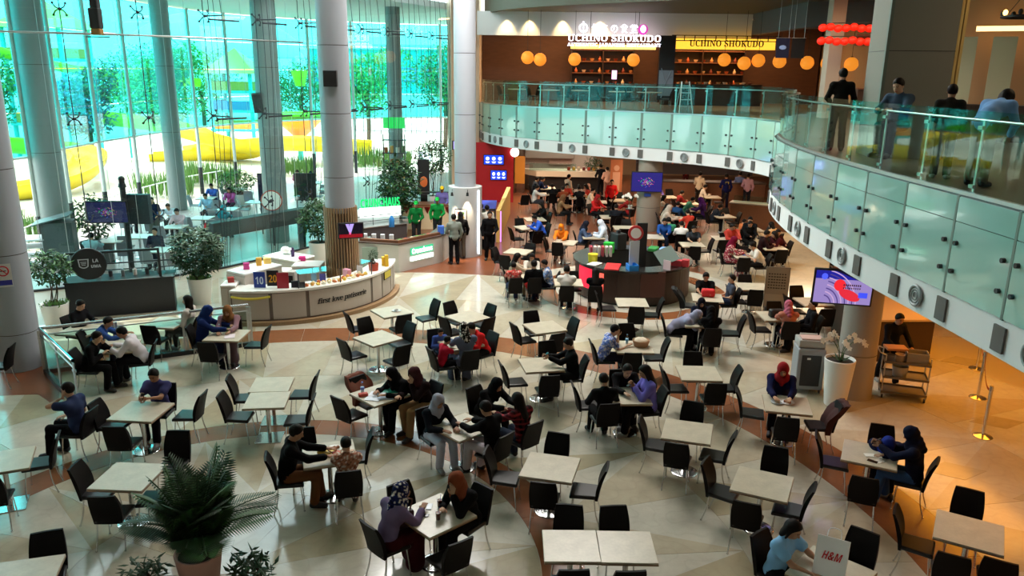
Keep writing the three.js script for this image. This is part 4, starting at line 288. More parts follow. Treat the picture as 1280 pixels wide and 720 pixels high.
for (const [id, x, z, yaw] of CHAIRS) {
  const t = tableOf[id], c = makeChair(t.style); c.name = numbered(t.style === 'out' ? 'terrace_chair' : 'cafe_chair'); c.position.set(x, 0, z); c.rotation.y = yaw; scene.add(c);
  tag(c, (t.style === 'out' ? 'light grey chair ' : 'black chair at the table ') + t.d, 'chair', 'chairs at the table ' + t.d);
}
// ------------------------------------------------------------------ people
const smin = (a, b, k) => { const h = Math.max(k - Math.abs(a - b), 0) / k; return Math.min(a, b) - h * h * k * 0.25; };
function nets(f, lo, hi, c) { // naive surface nets of the field f (negative inside)
  const nx = Math.ceil((hi[0] - lo[0]) / c) + 1, ny = Math.ceil((hi[1] - lo[1]) / c) + 1, nz = Math.ceil((hi[2] - lo[2]) / c) + 1, d = new Float32Array(nx * ny * nz), id = (i, j, k) => (k * ny + j) * nx + i;
  for (let k = 0; k < nz; k++) for (let j = 0; j < ny; j++) for (let i = 0; i < nx; i++) d[id(i, j, k)] = f(lo[0] + i * c, lo[1] + j * c, lo[2] + k * c);
  const vid = new Int32Array(nx * ny * nz).fill(-1), pos = [], idx = [];
  for (let k = 0; k < nz - 1; k++) for (let j = 0; j < ny - 1; j++) for (let i = 0; i < nx - 1; i++) {
    const v = []; let m = 0; for (let q = 0; q < 8; q++) { v[q] = d[id(i + (q & 1), j + (q >> 1 & 1), k + (q >> 2))]; if (v[q] < 0) m |= 1 << q; }
    if (m === 0 || m === 255) continue;
    let sx = 0, sy = 0, sz = 0, n = 0;
    for (let a = 0; a < 8; a++) for (const bit of [1, 2, 4]) { const b = a | bit; if (b === a || ((m >> a) & 1) === ((m >> b) & 1)) continue; const t = v[a] / (v[a] - v[b]); sx += (a & 1) + (bit === 1 ? t : 0); sy += (a >> 1 & 1) + (bit === 2 ? t : 0); sz += (a >> 2) + (bit === 4 ? t : 0); n++; }
    vid[id(i, j, k)] = pos.length / 3; pos.push(lo[0] + (i + sx / n) * c, lo[1] + (j + sy / n) * c, lo[2] + (k + sz / n) * c);
  }
  const quad = (a, b, e, g, flip) => { if (a < 0 || b < 0 || e < 0 || g < 0) return; flip ? idx.push(a, e, b, b, e, g) : idx.push(a, b, e, b, g, e); };
  for (let k = 1; k < nz - 1; k++) for (let j = 1; j < ny - 1; j++) for (let i = 1; i < nx - 1; i++) {
    const s = d[id(i, j, k)] < 0;
    if (s !== d[id(i + 1, j, k)] < 0) quad(vid[id(i, j - 1, k - 1)], vid[id(i, j, k - 1)], vid[id(i, j - 1, k)], vid[id(i, j, k)], !s);
    if (s !== d[id(i, j + 1, k)] < 0) quad(vid[id(i - 1, j, k - 1)], vid[id(i, j, k - 1)], vid[id(i - 1, j, k)], vid[id(i, j, k)], s);
    if (s !== d[id(i, j, k + 1)] < 0) quad(vid[id(i - 1, j - 1, k)], vid[id(i, j - 1, k)], vid[id(i - 1, j, k)], vid[id(i, j, k)], !s);
  }
  const g = new THREE.BufferGeometry(); g.setAttribute('position', new THREE.Float32BufferAttribute(pos, 3)); g.setIndex(idx); g.computeVertexNormals(); return g;
}
function capField(list, k = 0.04, grow = 0) { // list of [a, ra, b, rb] tapered capsules
  const q = list.map(([a, ra, b, rb]) => { const bx_ = b.x - a.x, by = b.y - a.y, bz = b.z - a.z; return [a.x, a.y, a.z, ra + grow, bx_, by, bz, rb + grow, 1 / Math.max(1e-6, bx_ * bx_ + by * by + bz * bz)]; });
  return (x, y, z) => { let d = 1; for (const c of q) { const px = x - c[0], py = y - c[1], pz = z - c[2]; let t = (px * c[4] + py * c[5] + pz * c[6]) * c[8]; t = t < 0 ? 0 : t > 1 ? 1 : t; const ex = px - t * c[4], ey = py - t * c[5], ez = pz - t * c[6]; const e = Math.sqrt(ex * ex + ey * ey + ez * ez) - (c[3] + (c[7] - c[3]) * t); d = smin(d, e, k); } return d; };
}
function bounds(list, pad) { const lo = [9, 9, 9], hi = [-9, -9, -9]; for (const [a, ra, b, rb] of list) for (const [p, r] of [[a, ra], [b, rb]]) ['x', 'y', 'z'].forEach((k, i) => { lo[i] = Math.min(lo[i], p[k] - r - pad); hi[i] = Math.max(hi[i], p[k] + r + pad); }); return [lo, hi]; }
const ell = (x, y, z, cx, cy, cz, rx, ry, rz) => { const a = (x - cx) / rx, b = (y - cy) / ry, c = (z - cz) / rz; const k = Math.sqrt(a * a + b * b + c * c); return (k - 1) * Math.min(rx, ry, rz); };
const seg1 = (x, y, z, a, b, ra, rb) => { const bx_ = b[0] - a[0], by = b[1] - a[1], bz = b[2] - a[2], px = x - a[0], py = y - a[1], pz = z - a[2]; let t = (px * bx_ + py * by + pz * bz) / (bx_ * bx_ + by * by + bz * bz); t = Math.max(0, Math.min(1, t)); return Math.hypot(px - t * bx_, py - t * by, pz - t * bz) - (ra + (rb - ra) * t); };
// head in its own frame: centre at the origin, face towards +z
function headField(x, y, z) {
  const ax = Math.abs(x);
  let d = smin(ell(x, y, z, 0, 0.03, -0.012, 0.076, 0.093, 0.096), ell(x, y, z, 0, -0.045, 0.022, 0.058, 0.068, 0.066), 0.04);
  d = smin(d, seg1(x, y, z, [0, 0.02, 0.08], [0, -0.022, 0.103], 0.009, 0.014), 0.012);
  d = smin(d, seg1(ax, y, z, [0.012, 0.03, 0.084], [0.048, 0.03, 0.068], 0.008, 0.008), 0.015);
  d = smin(d, ell(ax, y, z, 0.078, -0.004, -0.006, 0.012, 0.032, 0.02), 0.01);
  d = smin(d, seg1(ax, y, z, [0, -0.058, 0.08], [0.02, -0.058, 0.073], 0.008, 0.005), 0.01);
  d = Math.max(d, -ell(ax, y, z, 0.031, 0.012, 0.098, 0.018, 0.011, 0.02) + 0.002);
  d = smin(d, ell(ax, y, z, 0.031, 0.012, 0.073, 0.013, 0.012, 0.012), 0.006);
  return smin(d, seg1(x, y, z, [0, -0.06, -0.015], [0, -0.17, -0.03], 0.052, 0.058), 0.03);
}
const headGeo = {}; // detail -> geometry with vertex colours (eyes, brows, lips)
function headMesh(cell) {
  return headGeo[cell] ??= (() => { const g = nets(headField, [-0.11, -0.19, -0.13], [0.11, 0.15, 0.14], cell), p = g.attributes.position, col = new Float32Array(p.count * 3);
    for (let i = 0; i < p.count; i++) { const x = Math.abs(p.getX(i)), y = p.getY(i), z = p.getZ(i); let c = [1, 1, 1];
      if (z > 0.05) { if (Math.hypot((x - 0.031) / 0.014, (y - 0.011) / 0.008) < 1) c = x > 0.025 && x < 0.037 ? [0.05, 0.04, 0.04] : [1.3, 1.5, 1.7]; else if (Math.abs(y - 0.034) < 0.006 && x > 0.012 && x < 0.05) c = [0.12, 0.1, 0.1]; else if (Math.abs(y + 0.058) < 0.011 && x < 0.025) c = [0.9, 0.5, 0.5]; }
      col.set(c, i * 3); }
    g.setAttribute('color', new THREE.BufferAttribute(col, 3)); return g; })();
}
// right hand: wrist at the origin, fingers along +z, palm down, thumb towards +x
const handGeo = {};
function handMesh(kind) {
  return handGeo[kind] ??= (() => {
    const L = [], V = (a) => v3(...a), curl = kind === 'grip' ? 1.15 : 0.45;
    L.push([V([-0.022, 0, 0.03]), 0.015, V([-0.026, 0, 0.085]), 0.0125], [V([0, 0.002, 0.02]), 0.016, V([0, 0.002, 0.09]), 0.013], [V([0.02, 0, 0.03]), 0.016, V([0.024, 0, 0.088]), 0.0125], [V([0, 0, -0.03]), 0.022, V([0, 0, 0.03]), 0.02]);
    [[-0.03, 0.058, 0.85], [-0.011, 0.072, 1], [0.009, 0.078, 1], [0.028, 0.07, 0.95]].forEach(([x, len, k], i) => { let p = v3(x, 0, 0.09), a = curl * 0.35; for (let s = 0; s < 3; s++) { const l = len * [0.44, 0.32, 0.24][s], q = p.clone().add(v3((i - 1.5) * 0.05 * l, -Math.sin(a) * l, Math.cos(a) * l)); L.push([p, 0.0092 - s * 0.0009, q, 0.0086 - s * 0.0011]); p = q; a += curl * 0.75 * k; } });
    let p = v3(0.022, -0.004, 0.022); for (const [dx, dy, dz, r] of [[0.026, -0.01, 0.026, 0.012], [0.012, -0.012, 0.028, 0.0105], [0.001, -0.01, 0.022, 0.0095]]) { const q = p.clone().add(v3(dx, dy, dz)); L.push([p, r, q, r - 0.001]); p = q; }
    const [lo, hi] = bounds(L, 0.012); return nets(capField(L, 0.007), lo, hi, 0.0058);
  })();
}
function ik(a, b, l1, l2, pole) { const d = b.clone().sub(a), L = Math.min(d.length(), (l1 + l2) * 0.995); d.normalize(); const x = (l1 * l1 - l2 * l2 + L * L) / (2 * L), h = Math.sqrt(Math.max(0, l1 * l1 - x * x)); const n = pole.clone().sub(d.clone().multiplyScalar(pole.dot(d))).normalize(); return a.clone().add(d.multiplyScalar(x)).add(n.multiplyScalar(h)); }
// joints of a posed figure, facing +z, feet at y = 0
function pose(kind, reach) {
  const J = {}, seated = ['table', 'phone', 'chin', 'lean', 'doze', 'rest', 'call'].includes(kind), z0 = seated ? -0.03 : 0, hipY = seated ? 0.555 : 0.93;
  const lean = { table: 0.2, phone: 0.12, chin: 0.34, lean: 0.5, doze: 0.92, rest: -0.08, call: 0.1, stand: 0.03, push: 0.2, bend: 0.95, walk: 0.05 }[kind], nod = { table: 0.4, phone: 0.45, chin: 0.15, lean: 0.2, doze: 0.3, rest: 0.1, call: 0.12, stand: 0.15, push: 0.3, bend: 0.2, walk: 0 }[kind];
  const up = (x, y, z, k = 1) => { const c = Math.cos(lean * k), s = Math.sin(lean * k); return v3(x, hipY + y * c - z * s, z0 + y * s + z * c); };
  J.pelvis = v3(0, hipY, z0); J.waist = up(0, 0.15, 0, 0.7); J.chest = up(0, 0.34, 0.0); J.neck = up(0, 0.5, -0.01); J.head = up(0, 0.655, 0.03).add(v3(0, -0.02 * Math.sin(nod), 0.04 * Math.sin(nod))); J.headPitch = lean * 0.75 + nod;
  for (const s of [1, -1]) {
    const k = s > 0 ? 'R' : 'L';
    J['sh' + k] = up(s * 0.175, 0.435, -0.01);
    const tz = 0.3 + reach, W = { table: [s * 0.13, 0.815, tz + 0.06 + (s > 0 ? 0.03 : 0)], phone: [s * 0.055, 0.93, tz - 0.02], chin: s > 0 ? [0.05, 0, 0] : [-0.08, 0.815, tz], lean: [s * 0.14, 0.82, tz + 0.14], doze: [s * -0.06, 0.815, tz + 0.12 + s * 0.05], rest: [s * 0.1, 0.7, 0.2], call: [-0.1, 0.7, 0.22], stand: [s * 0.24, 0.86, 0.1], push: [s * 0.2, 1.0, 0.42], bend: [s * 0.16, 0.75, 0.5], walk: [s * 0.25, 0.88, 0.16 * s] }[kind];
    let w = v3(...W); if (kind === 'chin' && s > 0) w = J.head.clone().add(v3(0.035, -0.155, 0.085)); if (kind === 'call' && s > 0) w = J.head.clone().add(v3(0.1, -0.09, 0.03)); if (kind === 'stand' && s > 0) w = v3(0.14, 1.02, 0.3);
    const d = w.clone().sub(J['sh' + k]); if (d.length() > 0.52) w = J['sh' + k].clone().add(d.setLength(0.52));
    J['wr' + k] = w; J['el' + k] = ik(J['sh' + k], w, 0.285, 0.255, v3(s * 0.7, -0.8, (kind === 'chin' || kind === 'call') && s > 0 ? 0.3 : -0.35));
    J['hip' + k] = v3(s * 0.09, hipY - 0.02, z0 + (seated ? 0.03 : 0));
    if (seated) { J['kn' + k] = v3(s * 0.115, 0.535, 0.4); J['an' + k] = v3(s * 0.12, 0.085, 0.4 + (s > 0 ? 0.05 : -0.06)); } else { const st = kind === 'walk' || kind === 'push' ? s * 0.2 : s * 0.02; J['kn' + k] = v3(s * 0.1, 0.5, st * 0.6 + 0.03); J['an' + k] = v3(s * 0.11, 0.085, st - 0.01); }
    J['toe' + k] = J['an' + k].clone().add(v3(s * 0.03, -0.045, 0.15));
  }
  return J;
}
function limbs(J) {
  const o = { arm: [], fore: [], thigh: [], shin: [], foot: [], torso: [] };
  const off = (p, x, y, z) => p.clone().add(v3(x, y, z));
  o.torso.push([off(J.pelvis, -0.075, 0, 0), 0.105, off(J.pelvis, 0.075, 0, 0), 0.105], [J.pelvis, 0.115, J.waist, 0.105], [off(J.waist, -0.04, 0, 0), 0.1, off(J.waist, 0.04, 0, 0), 0.1], [J.waist, 0.11, J.chest, 0.118], [off(J.chest, -0.075, 0, 0), 0.1, off(J.chest, 0.075, 0, 0), 0.1], [J.shR, 0.066, J.shL, 0.066], [J.chest, 0.1, J.neck, 0.058]);
  for (const k of ['R', 'L']) { o.arm.push([J['sh' + k], 0.058, J['el' + k], 0.041]); o.fore.push([J['el' + k], 0.04, J['wr' + k], 0.026]); o.thigh.push([J['hip' + k], 0.085, J['kn' + k], 0.057]); o.shin.push([J['kn' + k], 0.056, J['kn' + k].clone().lerp(J['an' + k], 0.3), 0.055], [J['kn' + k].clone().lerp(J['an' + k], 0.3), 0.055, J['an' + k], 0.035]); o.foot.push([J['an' + k], 0.04, J['toe' + k], 0.032]); }
  return o;
}
const bodyCache = {};
function merged(list) { // geometries with position, normal and colour
  return mergeGeometries(list.map((g) => { const n = g.index ? g.toNonIndexed() : g; if (!n.attributes.color) n.setAttribute('color', new THREE.BufferAttribute(new Float32Array(n.attributes.position.count * 3).fill(1), 3)); if (n.attributes.uv) n.deleteAttribute('uv'); return n; }));
}
function headMatrix(J) { return new THREE.Matrix4().compose(J.head, new THREE.Quaternion().setFromEuler(new THREE.Euler(J.headPitch * 0.75, J.headYaw ?? 0, 0, 'YXZ')), v3(1, 1, 1)); }
function figure(kind, reach, fine) {
  const key = kind + reach + fine; if (bodyCache[key]) return bodyCache[key];
  const J = pose(kind, reach), o = limbs(J), cell = fine ? 0.025 : 0.036, R = { J, o, fine, cell, clothes: {} };
  const skinList = [...o.torso, ...o.arm, ...o.fore, ...o.thigh, ...o.shin, ...o.foot, [J.neck, 0.056, J.neck.clone().lerp(J.head, 0.5), 0.052]];
  const b = bounds(skinList, cell * 1.5), gs = [nets(capField(skinList, 0.035, -0.004), b[0], b[1], cell)];
  gs.push(headMesh(fine ? 0.0085 : 0.015).clone().applyMatrix4(headMatrix(J)));
  if (fine) for (const s of [1, -1]) { const k = s > 0 ? 'R' : 'L', f = J['wr' + k].clone().sub(J['el' + k]).normalize(); if (kind === 'table' || kind === 'lean' || kind === 'doze') { f.y *= 0.2; f.normalize(); } if ((kind === 'chin' || kind === 'call') && s > 0) f.set(-0.2, 0.9, -0.1).normalize();
    const inw = v3(-s, 0, 0), pn = kind === 'phone' || kind === 'chin' && s > 0 ? v3(-s * 0.8, 0.2, -0.6) : v3(0, 1, 0); let xA = new THREE.Vector3().crossVectors(pn, f).normalize(); const yA = new THREE.Vector3().crossVectors(f, xA).normalize();
    const g = handMesh(kind === 'phone' || kind === 'push' ? 'grip' : 'relaxed').clone(); const flip = xA.dot(inw) < 0; if (flip) { g.scale(-1, 1, 1); const ix = g.index.array; for (let i = 0; i < ix.length; i += 3) { const t = ix[i]; ix[i] = ix[i + 1]; ix[i + 1] = t; } g.computeVertexNormals(); }
    g.applyMatrix4(new THREE.Matrix4().makeBasis(xA, yA, f).setPosition(J['wr' + k].clone().add(f.clone().multiplyScalar(0.012)))); gs.push(g); }
  else for (const k of ['R', 'L']) { const f = J['wr' + k].clone().sub(J['el' + k]).normalize(); const tip = J['wr' + k].clone().add(f.multiplyScalar(0.1)); if (seatedY(kind)) tip.y = Math.max(tip.y, 0.8); const L = [[J['wr' + k], 0.028, tip, 0.02]], bb = bounds(L, 0.03); gs.push(nets(capField(L, 0.01), bb[0], bb[1], 0.02)); }
  R.body = merged(gs); return bodyCache[key] = R;
}
const seatedY = (k) => ['table', 'lean', 'doze'].includes(k);
function cloth(R, what) {
  if (R.clothes[what]) return R.clothes[what];
  const { J, o, cell } = R; let L, grow = 0.016, k = 0.03, cut = null;
  const half = (c) => [c[0], c[1], c[0].clone().lerp(c[2], 0.55), c[1] + (c[3] - c[1]) * 0.55];
  if (what === 'long') L = [...o.torso, ...o.arm, ...o.fore.map((c) => [c[0], c[1] + 0.004, c[0].clone().lerp(c[2], 0.9), c[3] + 0.012])];
  else if (what === 'short') L = [...o.torso, ...o.arm.map(half).map((c) => [c[0], c[1], c[2], c[3] + 0.012])];
  else if (what === 'trousers') L = [o.torso[0], ...o.thigh, ...o.shin.map((c, i) => i % 2 ? [c[0], c[1] + 0.004, c[0].clone().lerp(c[2], 0.92), c[3] + 0.022] : c)], grow = 0.014;
  else if (what === 'shorts') L = [o.torso[0], ...o.thigh.map((c) => [c[0], c[1] + 0.01, c[0].clone().lerp(c[2], 0.92), c[3] + 0.022])], grow = 0.014;
  else if (what === 'skirt') L = [o.torso[0], ...o.thigh, [J.hipR, 0.1, J.hipL, 0.1], [J.knR, 0.075, J.knL, 0.075], [J.hipR.clone().lerp(J.knR, 0.5), 0.09, J.hipL.clone().lerp(J.knL, 0.5), 0.09], ...['R', 'L'].map((s) => [J['kn' + s], 0.08, J['an' + s], 0.11]), [J.anR.clone().add(v3(0, 0.06, 0)), 0.1, J.anL.clone().add(v3(0, 0.06, 0)), 0.1]], grow = 0.015, k = 0.06;
  const b = bounds(L, grow + cell * 1.5), f = capField(L, k, grow);
  const hem = what === 'trousers' || what === 'shorts' || what === 'skirt' ? J.pelvis.y + 0.07 : 99;
  const g = nets((x, y, z) => Math.max(f(x, y, z), y - hem), b[0], b[1], cell * 0.92);
  return R.clothes[what] = g;
}
function shoes(R) { return R.clothes.shoes ??= ['R', 'L'].map((k) => { const L = [[R.J['an' + k].clone().add(v3(0, -0.01, -0.02)), 0.048, R.J['toe' + k], 0.04], [R.J['an' + k].clone().add(v3(0, -0.035, -0.03)), 0.042, R.J['toe' + k].clone().add(v3(0, -0.01, 0)), 0.036]], b = bounds(L, 0.03), f = capField(L, 0.03); return nets((x, y, z) => Math.max(f(x, y, z), 0.004 - y), b[0], b[1], 0.018); }); }
const hairGeo = {};
function hair(kind, fine) {
  return hairGeo[kind + fine] ??= (() => {
    const cap = (x, y, z, g) => ell(x, y, z, 0, 0.034, -0.016, 0.078 + g, 0.094 + g, 0.097 + g), c = fine ? 0.011 : 0.019;
    const line = (x, y, z) => (y - 0.055) * -0.62 + (z - 0.05) * 0.78;
    let f, lo = [-0.14, -0.14, -0.16], hi = [0.14, 0.17, 0.15];
    if (kind === 'short') f = (x, y, z) => Math.max(cap(x, y, z, 0.013 + 0.005 * noise.noise(x * 55, y * 55, z * 55)), line(x, y, z) + 0.012 * noise.noise(x * 60, 3, z * 30));
    else if (kind === 'bob' || kind === 'long') { const low = kind === 'bob' ? -0.13 : -0.32; lo[1] = low - 0.06; f = (x, y, z) => { const ax = Math.abs(x); let d = Math.max(cap(x, y, z, 0.02), line(x, y, z)); d = smin(d, seg1(ax, y, z, [0.055, 0.02, -0.04], [0.05, low, -0.075], 0.05, 0.035), 0.03); d = smin(d, seg1(x, y, z, [0, 0, -0.07], [0, low, -0.09], 0.055, 0.04), 0.03); d = smin(d, seg1(ax, y, z, [0.082, 0.03, 0.01], [0.09, kind === 'bob' ? -0.1 : -0.17, 0.0], 0.018, 0.016), 0.02); return d; }; }
    else if (kind === 'hijab' || kind === 'hood') { lo = [-0.22, -0.33, -0.22]; hi = [0.22, 0.17, 0.22]; f = (x, y, z) => { const ax = Math.abs(x); let d = cap(x, y, z, 0.024); d = smin(d, seg1(x, y, z, [0, -0.04, 0], [0, -0.15, -0.015], 0.086, 0.1), 0.05); d = smin(d, seg1(ax, y, z, [0.02, -0.17, 0.03], [0.1, -0.21, -0.01], 0.085, 0.075), 0.05); d = smin(d, seg1(x, y, z, [0, -0.16, 0.05], [0, -0.25, 0.1], 0.09, 0.045), 0.05); d = smin(d, seg1(x, y, z, [0, -0.1, -0.07], [0, -0.25, -0.1], 0.08, 0.06), 0.05); d += 0.004 * Math.sin(y * 70 + ax * 30 + z * 25); return Math.max(d, -ell(x, y, z, 0, -0.018, 0.105, 0.06, 0.082, 0.075)); }; }
    else if (kind === 'cap') { hi = [0.14, 0.17, 0.24]; f = (x, y, z) => { let d = Math.max(cap(x, y, z, 0.016), 0.05 - y); return Math.min(d, Math.max(ell(x, y, z, 0, 0.055, 0.1, 0.075, 0.02, 0.085), 0.048 - y)); }; }
    return nets(f, lo, hi, kind === 'hijab' || kind === 'hood' ? c * 1.35 : c);
  })();
}
const skinTones = [[0.46, 0.26, 0.16], [0.4, 0.21, 0.125], [0.52, 0.31, 0.2], [0.34, 0.17, 0.1]];
const skins = skinTones.map((c) => phys(c, 0.6, 0.5, { vertexColors: true }));
const hairM = phys([0.008, 0.006, 0.005], 0.6, 0.25);
function patterned(g, spec) { // dyed prints as vertex colours
  const [kind, hex] = spec.split(':'), base = new THREE.Color(hex), c2 = kind === 'plaid' ? new THREE.Color('#0c0a0c') : new THREE.Color('#d8d0c4'), c3 = kind === 'plaid' ? new THREE.Color('#8a2a30') : base.clone().multiplyScalar(0.35);
  const n = g.clone(), p = n.attributes.position, col = new Float32Array(p.count * 3);
  for (let i = 0; i < p.count; i++) { const x = p.getX(i), y = p.getY(i), z = p.getZ(i); let c = base;
    if (kind === 'plaid') { if (Math.sin(x * 70) > 0.3) c = c2; if (Math.sin(y * 70) > 0.5) c = c3; } else { const a = noise.noise(x * 26, y * 26, z * 26); c = a > 0.22 ? c2 : a < -0.25 ? c3 : base; }
    col.set([c.r, c.g, c.b], i * 3); }
  n.setAttribute('color', new THREE.BufferAttribute(col, 3)); return n;
}
const printM = phys('#ffffff', 0.9, 0.25, { vertexColors: true });
function makePerson(p, i) {
  const dist = Math.hypot(p.x, p.z), fine = dist < 21 && !(p.x < -9.5 && p.z < -17), R = figure(p.pose, p.seat ? Math.round((p.reach ?? 0.1) * 10) / 10 : 0, fine);
  const g = thing('person', p.label, 'person', [p.x, p.y ?? 0, p.z], p.yaw); const s = p.s ?? 1; g.scale.setScalar(s * (0.97 + (i * 37 % 7) * 0.01)); if (p.seat && s < 1) g.position.y += 0.46 - 0.46 * s; 
  part('body', R.body, skins[(i * 5 + 1) % 4], g);
  const wear = (name, geo, spec) => spec.includes(':') ? part(name, patterned(geo, spec), printM, g) : part(name, geo, fabric(spec), g);
  const top = wear('shirt', cloth(R, p.sleeve ?? 'long'), p.top);
  wear(p.skirt ? 'skirt' : 'trousers', cloth(R, p.skirt ? 'skirt' : p.label.includes('shorts') || p.label.includes('bare legs') ? 'shorts' : 'trousers'), p.legs);
  for (const sg of shoes(R)) part('shoe', sg, cm(['#141414', '#2a2420', '#8a8a88', '#101018'][i % 4], 0.6), g);
  const [hk, hc] = p.head.split(':'); const hm = headMatrix(R.J);
  const kinds = hk === 'cap' ? ['short', 'cap'] : [hk];
  for (const k of kinds) { const pat = k === 'hijab' && p.hfl; const m = part(k === 'hijab' ? 'headscarf' : k === 'hood' ? 'hood' : k === 'cap' ? 'cap' : 'hair', pat ? patterned(hair(k, fine), 'floral:' + hc) : hair(k, fine), pat ? printM : k === 'hijab' || k === 'cap' ? fabric(hc) : k === 'hood' ? fabric(p.top) : hairM, g); m.applyMatrix4(hm); }
  if (p.pose === 'phone') { const ph = solo('phone', rbx(0.07, 0.008, 0.145, 0.003, 0, 0, 0), cm('#0a0a0c', 0.2), 'black phone held by the ' + p.label.split(' ').slice(0, 9).join(' '), 'phone'); const q = R.J.wrR.clone().lerp(R.J.wrL, 0.5).add(v3(0, 0.05, 0.07)).multiplyScalar(g.scale.x); q.applyAxisAngle(v3(0, 1, 0), p.yaw); ph.position.set(p.x + q.x, (p.y ?? 0) + q.y, p.z + q.z); ph.rotation.set(0.7, p.yaw, 0, 'YXZ'); }
  if (p.print || p.num) { const pl = part(p.num ? 'shirt_number' : 'shirt_lettering', bx(p.num ? 0.2 : 0.2, p.num ? 0.16 : 0.06, 0.004), new THREE.MeshStandardMaterial({ roughness: 0.8, transparent: false, map: canvasTex(128, p.num ? 104 : 40, (c, w, h) => { c.fillStyle = p.top; c.fillRect(0, 0, w, h); c.fillStyle = p.num ? '#d8c030' : '#e0e0e0'; c.font = 'bold 100px sans-serif'; c.textAlign = 'center'; if (p.num) c.fillText('10', w / 2, h * 0.88); else for (let q = 0; q < 6; q++) c.fillRect(8 + q * 19, 6 + q % 2 * 3, 13, 26); }) }), g); const c = R.J.chest; pl.position.set(c.x, c.y - 0.05, c.z + (p.num ? -0.125 : 0.125)); pl.rotation.set(p.num ? 0.05 : 0.2, p.num ? PI : 0, 0); }
  return g;
}
PEOPLE.forEach(makePerson);
// ------------------------------------------------------------------ plants
function leafGeo(list) { // list of [base, tip, width, up]; folded diamond leaves
  const pos = []; for (const [a, b, w, n] of list) { const d = b.clone().sub(a), s = new THREE.Vector3().crossVectors(d, n).normalize().multiplyScalar(w / 2), m = a.clone().lerp(b, 0.45).add(n.clone().multiplyScalar(w * 0.25)); const l = m.clone().add(s).addScaledVector(n, -w * 0.3), r = m.clone().sub(s).addScaledVector(n, -w * 0.3); for (const t of [[a, l, m], [l, b, m], [a, m, r], [m, b, r]]) for (const p of t) pos.push(p.x, p.y, p.z); }
  const g = new THREE.BufferGeometry(); g.setAttribute('position', new THREE.Float32BufferAttribute(pos, 3)); g.computeVertexNormals(); g.setAttribute('uv', new THREE.BufferAttribute(new Float32Array(pos.length / 3 * 2), 2)); return g;
}
function frond(len, droop, width = 0.3, n = 20) {
  const pts = []; for (let i = 0; i <= 8; i++) { const t = i / 8; pts.push([0, len * (t - droop * t * t * 0.9), len * (0.17 * t + droop * t * t)]); }
  const c = new THREE.CatmullRomCurve3(pts.map((p) => v3(...p))), L = [];
  for (let i = 2; i <= n; i++) { const t = i / n, p = c.getPointAt(t), d = c.getTangentAt(t), up = v3(0, d.z, -d.y).normalize(); const ll = width * Math.sin(PI * (0.12 + t * 0.82)) + 0.03; for (const s of [-1, 1]) L.push([p, p.clone().add(v3(s, 0, 0).multiplyScalar(ll)).addScaledVector(d, ll * 0.7).add(v3(0, -ll * 0.25, 0)), 0.03, up]); }
  return M([tube(pts, 0.009, 10, 4), leafGeo(L)]);
}
function pot(parent, r0, r1, h, mat) { part('pot', lathe([[0.001, 0], [r0, 0], [r1, h], [r1 - 0.035, h], [r1 - 0.05, h - 0.06], [0.001, h - 0.06]], 32), mat, parent); part('soil', cyl(r1 - 0.05, r1 - 0.05, 0.02, 0, h - 0.06, 0, 24), MAT.soil, parent); }
function palm(x, z, label, n, len, r0, r1, h, potM, mats) {
  const t = thing('potted_palm', label, 'plant', [x, 0, z]); pot(t, r0, r1, h, potM);
  for (let i = 0; i < n; i++) { const f = part('frond', frond(len * rr(0.8, 1.15), i % 5 === 0 ? rr(0.5, 0.7) : rr(0.03, 0.36), len * 0.26, 34), mats[i % mats.length], t); f.position.set(rr(-0.08, 0.08), h - 0.05, rr(-0.08, 0.08)); f.rotation.y = i / n * 2 * PI * 2.4 + rr(-0.3, 0.3); }
  return t;
}
function bushy(name, x, z, label, o) { // o: pot radii, pot height, stem height, crown radius, crown height, leaves
  const t = thing(name, label, 'plant', [x, 0, z]); if (o.pot) pot(t, ...o.pot);
  const h = o.pot ? o.pot[2] : 0, stems = []; for (let i = 0; i < 4; i++) stems.push(tube([[rr(-0.08, 0.08), h - 0.05, rr(-0.08, 0.08)], [rr(-0.12, 0.12), h + o.stem * 0.5, rr(-0.12, 0.12)], [rr(-0.3, 0.3) * o.r, h + o.stem + o.ch * 0.3, rr(-0.3, 0.3) * o.r]], 0.015, 8, 5)); part('stem', stems, cm('#4a3a26', 0.8), t);
  const mk = (n, m) => { const L = []; for (let i = 0; i < n; i++) { const a = rr(0, 2 * PI), e = Math.acos(rr(-1, 1)), q = Math.cbrt(rr(0.15, 1)); const p = v3(Math.sin(e) * Math.cos(a) * o.r * q, h + o.stem + o.ch / 2 + Math.cos(e) * o.ch / 2 * q, Math.sin(e) * Math.sin(a) * o.r * q); const d = v3(rr(-1, 1), rr(-0.8, 0.4), rr(-1, 1)).normalize(); L.push([p, p.clone().addScaledVector(d, o.leaf * rr(0.7, 1.3)), o.leaf * 0.33, v3(rr(-0.4, 0.4), 1, rr(-0.4, 0.4)).normalize()]); } const f = part('foliage', leafGeo(L), m, t); f.userData.kind = 'stuff'; };
  mk(o.n * 0.6 | 0, o.mats?.[0] ?? MAT.leaf); mk(o.n * 0.4 | 0, o.mats?.[1] ?? MAT.leafDark);
  if (o.under) { const L = []; for (let i = 0; i < 60; i++) { const a = rr(0, 6.28), q = rr(0, o.pot[1]); const p = v3(Math.cos(a) * q, h - 0.06, Math.sin(a) * q); L.push([p, p.clone().add(v3(rr(-0.06, 0.06), rr(0.08, 0.16), rr(-0.06, 0.06))), 0.05, v3(0, 0.3, 1)]); } part('ground_cover', leafGeo(L), MAT.leafLight, t).userData.kind = 'stuff'; }
  return t;
}
